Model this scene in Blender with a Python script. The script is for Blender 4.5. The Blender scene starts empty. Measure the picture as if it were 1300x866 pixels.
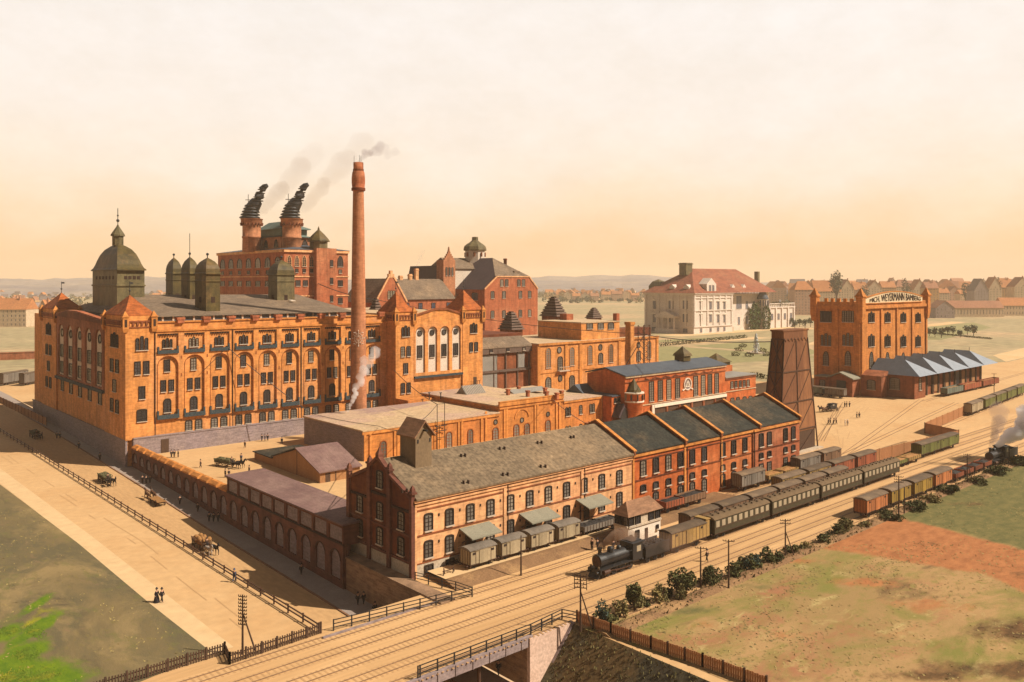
import bpy, bmesh, math, random
from mathutils import Vector, Matrix, noise
random.seed(7)
R = math.radians
S = bpy.context.scene
COL = S.collection

# ------------------------------------------------------------------ camera
EYE = 45.0                      # height of the viewpoint above the yard
FPX, CX, CY = 1058.0, 650.0, 358.0
AX = (0.74734, 0.66444)         # town grid: x axis seen from the viewpoint (right, forward)
AY = (-0.66444, 0.74734)
cam = bpy.data.cameras.new('camera')
cam.sensor_width = 36.0
cam.lens = 36.0 * FPX / 1300.0
cam.shift_y = (CY - 433.0) / 1300.0
cam.clip_start = 1.0
cam.clip_end = 20000.0
cam_o = bpy.data.objects.new('camera', cam)
COL.objects.link(cam_o)
cam_o.location = (0, 0, EYE)
cam_o.rotation_euler = (R(90), 0, -math.atan2(AX[1], AY[1]))
S.camera = cam_o

# ------------------------------------------------------------------ world
SUN_EL = R(44)
SUN_AZ = math.atan2(0.60, -0.80)          # from +Y towards +X
W = bpy.data.worlds.new('World'); S.world = W; W.use_nodes = True
nt = W.node_tree; nt.nodes.clear()
def N(tree, typ, **kw):
    n = tree.nodes.new(typ)
    for k, v in kw.items(): setattr(n, k, v)
    return n
out = N(nt, 'ShaderNodeOutputWorld'); bg = N(nt, 'ShaderNodeBackground')
sky = N(nt, 'ShaderNodeTexSky', sky_type='NISHITA', sun_disc=False)
sky.sun_elevation = SUN_EL; sky.sun_rotation = SUN_AZ
sky.air_density = 1.0; sky.dust_density = 4.0
tc = N(nt, 'ShaderNodeTexCoord'); sp = N(nt, 'ShaderNodeSeparateXYZ')
nt.links.new(tc.outputs['Generated'], sp.inputs[0])
# warm evening-like overcast veil over the Nishita sky
mp = N(nt, 'ShaderNodeMapping'); mp.inputs['Scale'].default_value = (2.4, 2.4, 4.6)
nt.links.new(tc.outputs['Generated'], mp.inputs[0])
nz = N(nt, 'ShaderNodeTexNoise'); nz.inputs['Scale'].default_value = 1.6; nz.inputs['Detail'].default_value = 8.0; nz.inputs['Roughness'].default_value = 0.62
nt.links.new(mp.outputs[0], nz.inputs['Vector'])
ma = N(nt, 'ShaderNodeMath', operation='MULTIPLY_ADD'); ma.inputs[1].default_value = 0.15; ma.inputs[2].default_value = -0.075
nt.links.new(nz.outputs['Fac'], ma.inputs[0])
ad = N(nt, 'ShaderNodeMath', operation='ADD')
nt.links.new(sp.outputs['Z'], ad.inputs[0]); nt.links.new(ma.outputs[0], ad.inputs[1])
rp = N(nt, 'ShaderNodeValToRGB')
cr = rp.color_ramp
cr.elements[0].position = 0.0; cr.elements[0].color = (0.97, 0.60, 0.31, 1)
cr.elements[1].position = 1.0; cr.elements[1].color = (0.22, 0.21, 0.20, 1)
for p_, c_ in ((0.035, (0.99, 0.66, 0.38)), (0.075, (0.99, 0.755, 0.52)), (0.13, (0.99, 0.845, 0.69)), (0.2, (0.985, 0.885, 0.785)), (0.32, (0.97, 0.905, 0.84)), (0.42, (0.66, 0.61, 0.55)), (0.6, (0.36, 0.34, 0.31))):
    e = cr.elements.new(p_); e.color = c_ + (1,)
nt.links.new(ad.outputs[0], rp.inputs[0])
nz2 = N(nt, 'ShaderNodeTexNoise'); nz2.inputs['Scale'].default_value = 5.0; nz2.inputs['Detail'].default_value = 9.0; nz2.inputs['Roughness'].default_value = 0.7
nt.links.new(mp.outputs[0], nz2.inputs['Vector'])
rp2 = N(nt, 'ShaderNodeValToRGB')
rp2.color_ramp.elements[0].position = 0.3; rp2.color_ramp.elements[0].color = (0.945, 0.925, 0.895, 1)
rp2.color_ramp.elements[1].position = 0.7; rp2.color_ramp.elements[1].color = (1.02, 1.02, 1.025, 1)
nt.links.new(nz2.outputs['Fac'], rp2.inputs[0])
mul = N(nt, 'ShaderNodeMix', data_type='RGBA', blend_type='MULTIPLY'); mul.inputs[0].default_value = 1.0
nt.links.new(rp.outputs[0], mul.inputs[6]); nt.links.new(rp2.outputs[0], mul.inputs[7])
sc_ = N(nt, 'ShaderNodeMix', data_type='RGBA', blend_type='MULTIPLY'); sc_.inputs[0].default_value = 1.0
SKY_GAIN = 6.5
sc_.inputs[7].default_value = (SKY_GAIN, SKY_GAIN, SKY_GAIN, 1)
nt.links.new(mul.outputs[2], sc_.inputs[6])
adds = N(nt, 'ShaderNodeMix', data_type='RGBA', blend_type='ADD'); adds.inputs[0].default_value = 0.12
# sky dimmed away from the view, added to deepen shade on street-side walls
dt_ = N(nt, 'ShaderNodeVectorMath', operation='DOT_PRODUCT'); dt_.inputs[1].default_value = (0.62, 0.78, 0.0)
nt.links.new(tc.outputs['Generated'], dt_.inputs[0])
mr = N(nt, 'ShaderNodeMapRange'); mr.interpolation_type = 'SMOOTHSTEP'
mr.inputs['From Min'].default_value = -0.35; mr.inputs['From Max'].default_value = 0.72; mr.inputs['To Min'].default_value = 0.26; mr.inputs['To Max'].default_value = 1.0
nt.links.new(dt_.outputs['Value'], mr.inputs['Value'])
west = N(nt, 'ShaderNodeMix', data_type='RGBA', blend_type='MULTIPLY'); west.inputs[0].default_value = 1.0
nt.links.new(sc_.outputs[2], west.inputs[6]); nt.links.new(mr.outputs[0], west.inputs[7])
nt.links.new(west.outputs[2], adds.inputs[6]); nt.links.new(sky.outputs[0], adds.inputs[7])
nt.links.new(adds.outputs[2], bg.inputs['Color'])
bg.inputs['Strength'].default_value = 0.1
nt.links.new(bg.outputs[0], out.inputs['Surface'])

# ------------------------------------------------------------------ sun
sl = bpy.data.lights.new('sun', 'SUN'); sl.energy = 5.0; sl.angle = R(0.5); sl.color = (1.0, 0.90, 0.76)
so = bpy.data.objects.new('sun', sl); COL.objects.link(so)
sd = Vector((0.60 * math.cos(SUN_EL), -0.80 * math.cos(SUN_EL), math.sin(SUN_EL)))
so.rotation_euler = sd.to_track_quat('Z', 'Y').to_euler()
so.location = (0, 0, 300)
S.view_settings.view_transform = 'Standard'; S.view_settings.look = 'None'
S.view_settings.exposure = 0.60; S.view_settings.gamma = 1.0
S.view_settings.use_curve_mapping = False
S.cycles.volume_bounces = 8

# ------------------------------------------------------------------ survey helpers (points of the town grid)
def G(px, py, z=0.0):
    d = FPX * (EYE - z) / (py - CY); r = (px - CX) / FPX * d
    return (r * AX[0] + d * AX[1], r * AY[0] + d * AY[1])
def onX(y, px):
    t = (px - CX) / FPX
    return y * (t * AY[1] - AY[0]) / (AX[0] - t * AX[1])
def onY(x, px):
    t = (px - CX) / FPX
    return x * (t * AX[1] - AX[0]) / (AY[0] - t * AY[1])
def ZZ(x, y, py):
    return EYE - (py - CY) * (x * AX[1] + y * AY[1]) / FPX

# ------------------------------------------------------------------ materials
MATS = {}
def mat(name, c1, c2=None, scale=0.3, rough=0.85, stretch=(1, 1, 1), fine=0.25, spec=0.2, bump=0.0, c3=None, metal=0.0, courses=0.0, contrast=0.5, streaks=0.0, seams=0.0, vary=0.0):
    """surface with patchy large-scale tone (c1..c2, third tint c3), a finer grain, optional brick courses"""
    m = bpy.data.materials.new(name); m.use_nodes = True
    t = m.node_tree; b = t.nodes['Principled BSDF']; L = t.links.new
    c2 = c2 or tuple(x * 0.75 for x in c1)
    co = N(t, 'ShaderNodeTexCoord'); mp = N(t, 'ShaderNodeMapping'); mp.inputs['Scale'].default_value = stretch
    L(co.outputs['Object'], mp.inputs[0])
    n1 = N(t, 'ShaderNodeTexNoise'); n1.inputs['Scale'].default_value = scale; n1.inputs['Detail'].default_value = 6; n1.inputs['Roughness'].default_value = 0.65
    L(mp.outputs[0], n1.inputs['Vector'])
    r1 = N(t, 'ShaderNodeValToRGB'); e = r1.color_ramp.elements
    w = 0.25 * (1 - contrast) + 0.04
    e[0].position = 0.5 - w - 0.05; e[0].color = c2 + (1,)
    e[1].position = 0.5 + w + 0.05; e[1].color = c1 + (1,)
    L(n1.outputs['Fac'], r1.inputs[0])
    cur = r1.outputs[0]
    if c3:
        n3 = N(t, 'ShaderNodeTexNoise'); n3.inputs['Scale'].default_value = scale * 0.37; n3.inputs['Detail'].default_value = 5; n3.inputs['Roughness'].default_value = 0.7
        L(mp.outputs[0], n3.inputs['Vector'])
        r3 = N(t, 'ShaderNodeValToRGB'); r3.color_ramp.elements[0].position = 0.5; r3.color_ramp.elements[1].position = 0.62
        L(n3.outputs['Fac'], r3.inputs[0])
        mx = N(t, 'ShaderNodeMix', data_type='RGBA'); L(r3.outputs[0], mx.inputs[0]); L(cur, mx.inputs[6]); mx.inputs[7].default_value = c3 + (1,)
        cur = mx.outputs[2]
    n2 = N(t, 'ShaderNodeTexNoise'); n2.inputs['Scale'].default_value = scale * 11; n2.inputs['Detail'].default_value = 3
    L(mp.outputs[0], n2.inputs['Vector'])
    r2 = N(t, 'ShaderNodeValToRGB'); k = fine
    r2.color_ramp.elements[0].position = 0.3; r2.color_ramp.elements[0].color = (1 - k, 1 - k, 1 - k, 1)
    r2.color_ramp.elements[1].position = 0.7; r2.color_ramp.elements[1].color = (1 + k * 0.5,) * 3 + (1,)
    L(n2.outputs['Fac'], r2.inputs[0])
    ml = N(t, 'ShaderNodeMix', data_type='RGBA', blend_type='MULTIPLY'); ml.inputs[0].default_value = 1
    L(cur, ml.inputs[6]); L(r2.outputs[0], ml.inputs[7]); cur = ml.outputs[2]
    if courses:
        mp2 = N(t, 'ShaderNodeMapping'); mp2.inputs['Scale'].default_value = (0.35, 0.35, 2.2)
        L(co.outputs['Object'], mp2.inputs[0])
        n4 = N(t, 'ShaderNodeTexNoise'); n4.inputs['Scale'].default_value = 1.4; n4.inputs['Detail'].default_value = 4
        L(mp2.outputs[0], n4.inputs['Vector'])
        r4 = N(t, 'ShaderNodeValToRGB'); q = courses
        r4.color_ramp.elements[0].position = 0.38; r4.color_ramp.elements[0].color = (1 - q, 1 - q, 1 - q, 1)
        r4.color_ramp.elements[1].position = 0.6; r4.color_ramp.elements[1].color = (1.05, 1.05, 1.05, 1)
        L(n4.outputs['Fac'], r4.inputs[0])
        ml2 = N(t, 'ShaderNodeMix', data_type='RGBA', blend_type='MULTIPLY'); ml2.inputs[0].default_value = 1
        L(cur, ml2.inputs[6]); L(r4.outputs[0], ml2.inputs[7]); cur = ml2.outputs[2]
    def mulby(fac_socket, lo, hi, p0, p1, cur):
        r = N(t, 'ShaderNodeValToRGB'); r.color_ramp.elements[0].position = p0; r.color_ramp.elements[0].color = (lo, lo, lo, 1)
        r.color_ramp.elements[1].position = p1; r.color_ramp.elements[1].color = (hi, hi, hi, 1); L(fac_socket, r.inputs[0])
        q = N(t, 'ShaderNodeMix', data_type='RGBA', blend_type='MULTIPLY'); q.inputs[0].default_value = 1
        L(cur, q.inputs[6]); L(r.outputs[0], q.inputs[7]); return q.outputs[2]
    if streaks:      # soot and damp runs down the wall, plus blotches
        mp3 = N(t, 'ShaderNodeMapping'); mp3.inputs['Scale'].default_value = (0.55, 0.55, 0.06); L(co.outputs['Object'], mp3.inputs[0])
        n5 = N(t, 'ShaderNodeTexNoise'); n5.inputs['Scale'].default_value = 1.0; n5.inputs['Detail'].default_value = 7; n5.inputs['Roughness'].default_value = 0.7; L(mp3.outputs[0], n5.inputs['Vector'])
        cur = mulby(n5.outputs['Fac'], 1-streaks, 1.03, 0.36, 0.55, cur)
        n6 = N(t, 'ShaderNodeTexNoise'); n6.inputs['Scale'].default_value = 0.35; n6.inputs['Detail'].default_value = 8; n6.inputs['Roughness'].default_value = 0.75; L(co.outputs['Object'], n6.inputs['Vector'])
        cur = mulby(n6.outputs['Fac'], 1-streaks*.8, 1.08, 0.38, 0.62, cur)
    if seams:        # laid strips
        w = N(t, 'ShaderNodeTexWave'); w.wave_type = 'BANDS'; w.bands_direction = 'X'; w.inputs['Scale'].default_value = 0.30; w.inputs['Distortion'].default_value = 0.6; w.inputs['Detail'].default_value = 3; L(co.outputs['Object'], w.inputs['Vector'])
        cur = mulby(w.outputs['Fac'], 1-seams, 1.0, 0.0, 0.16, cur)
        n7 = N(t, 'ShaderNodeTexNoise'); n7.inputs['Scale'].default_value = 0.5; n7.inputs['Detail'].default_value = 8; n7.inputs['Roughness'].default_value = 0.75; L(co.outputs['Object'], n7.inputs['Vector'])
        cur = mulby(n7.outputs['Fac'], 1-seams*1.6, 1.1, 0.36, 0.6, cur)
    if vary:         # each pane, wagon or house a little different
        oi = N(t, 'ShaderNodeObjectInfo'); cur = mulby(oi.outputs['Random'], 1-vary, 1+vary, 0.0, 0.8, cur)
        if name.startswith('glass'):      # here and there a drawn blind, or sky reflection painted as pale base colour
            gt = N(t, 'ShaderNodeMath', operation='GREATER_THAN'); gt.inputs[1].default_value = 0.86; L(oi.outputs['Random'], gt.inputs[0])
            mb2 = N(t, 'ShaderNodeMath', operation='MULTIPLY'); mb2.inputs[1].default_value = 0.55; L(gt.outputs[0], mb2.inputs[0])
            bl2 = N(t, 'ShaderNodeMix', data_type='RGBA'); L(mb2.outputs[0], bl2.inputs[0]); L(cur, bl2.inputs[6]); bl2.inputs[7].default_value = (0.30, 0.24, 0.17, 1); cur = bl2.outputs[2]
    L(cur, b.inputs['Base Color'])
    b.inputs['Roughness'].default_value = rough; b.inputs['Specular IOR Level'].default_value = spec; b.inputs['Metallic'].default_value = metal
    if bump:
        bp = N(t, 'ShaderNodeBump'); bp.inputs['Strength'].default_value = bump; bp.inputs['Distance'].default_value = 0.3
        L(n2.outputs['Fac'], bp.inputs['Height']); L(bp.outputs[0], b.inputs['Normal'])
    MATS[name] = m
    return m
BR = dict(scale=0.12, fine=0.16, courses=0.15, streaks=0.30)
mat('brick_orange', (0.67, 0.280, 0.078), (0.58, 0.218, 0.055), c3=(0.62, 0.27, 0.10), **BR)
mat('brick_trim', (0.60, 0.24, 0.06), (0.52, 0.19, 0.04), **BR)
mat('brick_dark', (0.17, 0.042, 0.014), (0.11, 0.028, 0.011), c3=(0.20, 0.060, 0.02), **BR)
mat('brick_red', (0.42, 0.125, 0.052), (0.34, 0.095, 0.038), c3=(0.44, 0.165, 0.075), **BR)
mat('brick_stack', (0.47, 0.20, 0.095), (0.38, 0.145, 0.065), c3=(0.40, 0.15, 0.07), **BR)
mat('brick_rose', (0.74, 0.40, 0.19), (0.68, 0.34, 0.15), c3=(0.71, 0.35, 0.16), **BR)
mat('brick_vermilion', (0.50, 0.120, 0.028), (0.42, 0.095, 0.022), c3=(0.52, 0.16, 0.05), **BR)
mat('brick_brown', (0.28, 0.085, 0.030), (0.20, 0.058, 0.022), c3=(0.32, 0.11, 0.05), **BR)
mat('brick_ochre', (0.56, 0.215, 0.050), (0.47, 0.165, 0.036), c3=(0.52, 0.18, 0.045), **BR)
mat('brick_plum', (0.17, 0.060, 0.036), (0.12, 0.042, 0.028), c3=(0.20, 0.075, 0.04), **BR)
mat('blue_ledge', (0.042, 0.058, 0.064), (0.026, 0.038, 0.043))
mat('dark_line', (0.045, 0.022, 0.014), (0.03, 0.015, 0.01))
mat('stone_lilac', (0.29, 0.22, 0.20), (0.22, 0.165, 0.16), scale=0.25, courses=0.2, c3=(0.25, 0.19, 0.19))
mat('stone_rubble', (0.38, 0.23, 0.13), (0.23, 0.135, 0.08), scale=0.7, courses=0.3, bump=0.5)
mat('stone_pale', (0.46, 0.37, 0.27), (0.38, 0.29, 0.2), scale=0.3)
mat('plaster_cream', (0.56, 0.45, 0.32), (0.46, 0.35, 0.24), scale=0.25, c3=(0.5, 0.4, 0.3))
mat('plaster_rose', (0.60, 0.42, 0.32), (0.5, 0.33, 0.24), scale=0.3)
mat('villa_stone', (0.64, 0.53, 0.44), (0.54, 0.44, 0.36), scale=0.12, c3=(0.52, 0.43, 0.36))
mat('white_panel', (0.60, 0.50, 0.40), (0.5, 0.4, 0.31), scale=0.3)
mat('white_paint', (0.72, 0.62, 0.5), (0.6, 0.5, 0.4), scale=0.4)
mat('slate_grey', (0.20, 0.14, 0.092), (0.13, 0.09, 0.06), scale=0.16, fine=0.35, c3=(0.23, 0.155, 0.095), seams=0.16)
mat('slate_violet', (0.075, 0.050, 0.055), (0.05, 0.035, 0.04), scale=0.3)
mat('slate_blue', (0.075, 0.088, 0.105), (0.048, 0.057, 0.07), scale=0.3, rough=0.6)
mat('felt_dark', (0.038, 0.036, 0.026), (0.018, 0.020, 0.016), scale=0.18, c3=(0.075, 0.055, 0.033), fine=0.5, seams=0.2)
mat('felt_brown', (0.195, 0.138, 0.082), (0.14, 0.098, 0.06), scale=0.16, c3=(0.23, 0.155, 0.088), fine=0.4, seams=0.16)
mat('roof_plum', (0.185, 0.105, 0.090), (0.14, 0.078, 0.07), scale=0.3, c3=(0.2, 0.12, 0.1), seams=0.12)
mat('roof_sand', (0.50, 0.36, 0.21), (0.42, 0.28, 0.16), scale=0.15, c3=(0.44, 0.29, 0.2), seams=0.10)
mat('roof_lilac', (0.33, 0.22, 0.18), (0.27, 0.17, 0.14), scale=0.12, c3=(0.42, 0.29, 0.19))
mat('zinc', (0.26, 0.235, 0.20), (0.19, 0.175, 0.15), scale=0.3, rough=0.5)
mat('zinc_bright', (0.25, 0.28, 0.32), (0.19, 0.215, 0.25), scale=0.5, rough=0.6)
mat('canopy_felt', (0.24, 0.22, 0.16), (0.18, 0.165, 0.12), scale=0.5)
mat('tile_red', (0.36, 0.118, 0.058), (0.21, 0.062, 0.036), scale=0.12, courses=0.3, streaks=0.25, c3=(0.30, 0.115, 0.06))
mat('tile_orange', (0.44, 0.120, 0.026), (0.32, 0.080, 0.019), scale=0.5, courses=0.3, streaks=0.25)
mat('tile_brown', (0.29, 0.15, 0.08), (0.19, 0.095, 0.052), scale=0.6, courses=0.25)
mat('copper_olive', (0.115, 0.080, 0.022), (0.050, 0.038, 0.015), scale=0.4, c3=(0.15, 0.09, 0.03), streaks=0.3, rough=0.6)
mat('copper_green', (0.17, 0.132, 0.058), (0.10, 0.080, 0.038), scale=0.22, c3=(0.165, 0.108, 0.045), streaks=0.35, rough=0.6)
mat('copper_blue', (0.14, 0.19, 0.16), (0.09, 0.13, 0.115), scale=0.3)
mat('iron_black', (0.022, 0.020, 0.020), (0.014, 0.013, 0.013), scale=2, rough=0.5, spec=0.4)
mat('iron_brown', (0.085, 0.040, 0.022), (0.055, 0.026, 0.016), scale=2, rough=0.6)
mat('wood_dark', (0.085, 0.045, 0.026), (0.055, 0.03, 0.018), scale=1.2, stretch=(1, 1, 0.3))
mat('wood_louver', (0.14, 0.09, 0.065), (0.085, 0.055, 0.042), scale=1.0)
mat('wood_tower', (0.185, 0.074, 0.032), (0.125, 0.048, 0.021), scale=0.5, stretch=(1, 1, 0.15), c3=(0.25, 0.105, 0.042))
mat('wood_hut', (0.20, 0.135, 0.075), (0.15, 0.10, 0.055), scale=0.6, stretch=(1, 1, 0.3))
mat('wood_board', (0.36, 0.16, 0.065), (0.28, 0.12, 0.05), scale=0.9, stretch=(1, 1, 0.3))
mat('wood_shed', (0.36, 0.175, 0.07), (0.28, 0.13, 0.05), scale=0.7, stretch=(1, 1, 0.3))
mat('glass_dark', (0.048, 0.042, 0.040), (0.026, 0.024, 0.026), scale=0.9, rough=0.25, spec=0.5, fine=0.4, vary=0.6)
mat('glass_grey', (0.17, 0.145, 0.115), (0.11, 0.095, 0.08), scale=0.9, rough=0.3, spec=0.4, fine=0.4, vary=0.45)
mat('glass_blue', (0.075, 0.085, 0.13), (0.05, 0.058, 0.09), scale=0.5, rough=0.3, spec=0.5)
mat('frame_dark', (0.035, 0.022, 0.017), (0.025, 0.016, 0.013), scale=2)
mat('frame_brick', (0.27, 0.075, 0.02), (0.2, 0.055, 0.016), scale=1)
mat('frame_pale', (0.50, 0.40, 0.30), (0.42, 0.32, 0.24), scale=1)
mat('sand', (0.51, 0.318, 0.152), (0.46, 0.28, 0.128), scale=0.06, fine=0.10, c3=(0.45, 0.262, 0.115), contrast=0.2, rough=0.95)
mat('sand_light', (0.56, 0.385, 0.205), (0.51, 0.335, 0.17), scale=0.05, fine=0.10, c3=(0.52, 0.32, 0.145), contrast=0.2, rough=0.95)
mat('sand_street', (0.46, 0.275, 0.125), (0.40, 0.235, 0.105), scale=0.15, fine=0.14, stretch=(1, 0.35, 1), rough=0.95)
mat('pavement', (0.30, 0.235, 0.19), (0.25, 0.195, 0.165), scale=0.5, fine=0.2, c3=(0.32, 0.25, 0.2))
mat('ballast', (0.53, 0.325, 0.152), (0.47, 0.275, 0.122), scale=0.12, fine=0.12, stretch=(0.15, 1.6, 1), rough=0.95, c3=(0.43, 0.25, 0.11))
mat('earth_bank', (0.22, 0.12, 0.055), (0.16, 0.085, 0.04), scale=0.4, fine=0.3, c3=(0.28, 0.16, 0.07))
mat('bank_green', (0.10, 0.085, 0.045), (0.07, 0.055, 0.035), scale=0.25, fine=0.4, c3=(0.15, 0.09, 0.035))
mat('soil_red', (0.31, 0.125, 0.052), (0.25, 0.092, 0.036), scale=0.10, fine=0.25, stretch=(0.6, 1.6, 1), c3=(0.24, 0.115, 0.045))
mat('sleeper', (0.44, 0.258, 0.115), (0.37, 0.21, 0.092), scale=0.8)
mat('grass_dry', (0.29, 0.215, 0.075), (0.22, 0.165, 0.06), scale=0.4)
mat('rail', (0.25, 0.148, 0.08), (0.18, 0.105, 0.058), scale=0.5, rough=0.5)
mat('meadow_far', (0.36, 0.27, 0.145), (0.25, 0.205, 0.105), scale=0.012, fine=0.3, stretch=(1, 1, 1), c3=(0.42, 0.28, 0.15))
mat('lawn', (0.25, 0.215, 0.088), (0.20, 0.18, 0.075), scale=0.03, fine=0.2)
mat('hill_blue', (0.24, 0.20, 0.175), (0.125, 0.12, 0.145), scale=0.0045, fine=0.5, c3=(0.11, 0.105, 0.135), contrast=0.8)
mat('leaf_ivy', (0.085, 0.12, 0.03), (0.05, 0.075, 0.02), scale=0.5)
mat('leaf_dark', (0.065, 0.068, 0.020), (0.042, 0.046, 0.016), scale=1.5)
mat('leaf_mid', (0.10, 0.095, 0.028), (0.06, 0.06, 0.02), scale=1.5)
mat('leaf_olive', (0.15, 0.12, 0.04), (0.10, 0.08, 0.03), scale=1.5)
mat('leaf_blue', (0.05, 0.075, 0.055), (0.035, 0.055, 0.04), scale=1.5)
mat('coat_black', (0.025, 0.020, 0.022), (0.018, 0.015, 0.016), scale=3)
mat('coat_brown', (0.075, 0.04, 0.025), (0.05, 0.03, 0.02), scale=3)
mat('coat_blue', (0.07, 0.085, 0.13), (0.05, 0.06, 0.1), scale=3)
mat('coat_white', (0.6, 0.52, 0.43), (0.5, 0.43, 0.36), scale=3)
mat('skin', (0.45, 0.25, 0.16), (0.4, 0.21, 0.13), scale=3)
mat('horse_black', (0.03, 0.022, 0.02), (0.02, 0.016, 0.014), scale=3)
mat('horse_brown', (0.12, 0.055, 0.025), (0.08, 0.036, 0.018), scale=3)
mat('horse_grey', (0.36, 0.30, 0.24), (0.26, 0.21, 0.17), scale=3)
mat('hay', (0.34, 0.17, 0.055), (0.25, 0.115, 0.04), scale=2, fine=0.4)
mat('crate_green', (0.12, 0.105, 0.045), (0.085, 0.075, 0.035), scale=1.5)
mat('wagon_cream', (0.36, 0.28, 0.17), (0.29, 0.22, 0.13), scale=0.9, stretch=(3, 1, 0.4), vary=0.14, streaks=0.22)
mat('wagon_ochre', (0.33, 0.20, 0.065), (0.26, 0.155, 0.05), scale=0.9, stretch=(3, 1, 0.4), vary=0.14, streaks=0.22)
mat('wagon_yellow', (0.32, 0.19, 0.03), (0.24, 0.14, 0.025), scale=0.9, stretch=(3, 1, 0.4), vary=0.14, streaks=0.22)
mat('wagon_brown', (0.20, 0.105, 0.055), (0.15, 0.08, 0.042), scale=0.9, stretch=(3, 1, 0.4), vary=0.14, streaks=0.22)
mat('wagon_red', (0.28, 0.075, 0.030), (0.2, 0.055, 0.025), scale=0.9, stretch=(3, 1, 0.4), vary=0.14, streaks=0.22)
mat('wagon_orange', (0.44, 0.155, 0.05), (0.36, 0.12, 0.04), scale=0.9, stretch=(3, 1, 0.4), vary=0.14, streaks=0.22)
mat('wagon_green', (0.15, 0.15, 0.035), (0.10, 0.105, 0.028), scale=0.9, stretch=(3, 1, 0.4), vary=0.14, streaks=0.22)
mat('wagon_bluegreen', (0.13, 0.15, 0.12), (0.10, 0.115, 0.09), scale=0.9, stretch=(3, 1, 0.4), vary=0.14, streaks=0.22)
mat('wagon_grey', (0.19, 0.155, 0.12), (0.14, 0.115, 0.09), scale=0.9, stretch=(3, 1, 0.4), vary=0.14, streaks=0.22)
mat('carriage_green', (0.060, 0.046, 0.022), (0.040, 0.032, 0.017), scale=0.9)
mat('carriage_window', (0.36, 0.29, 0.19), (0.28, 0.22, 0.15), scale=0.9, rough=0.3)
mat('wagon_roof', (0.125, 0.085, 0.052), (0.09, 0.06, 0.04), scale=0.8, c3=(0.16, 0.105, 0.06), vary=0.25)
mat('carriage_roof', (0.145, 0.092, 0.046), (0.105, 0.066, 0.034), scale=0.8)
mat('coal', (0.03, 0.026, 0.024), (0.02, 0.017, 0.016), scale=3)
mat('water', (0.5, 0.5, 0.48), (0.4, 0.42, 0.42), scale=2, rough=0.2)
mat('sign_cream', (0.62, 0.48, 0.30), (0.52, 0.39, 0.24), scale=0.5)
mat('lamp_red', (0.5, 0.06, 0.03), (0.4, 0.05, 0.025))

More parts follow.
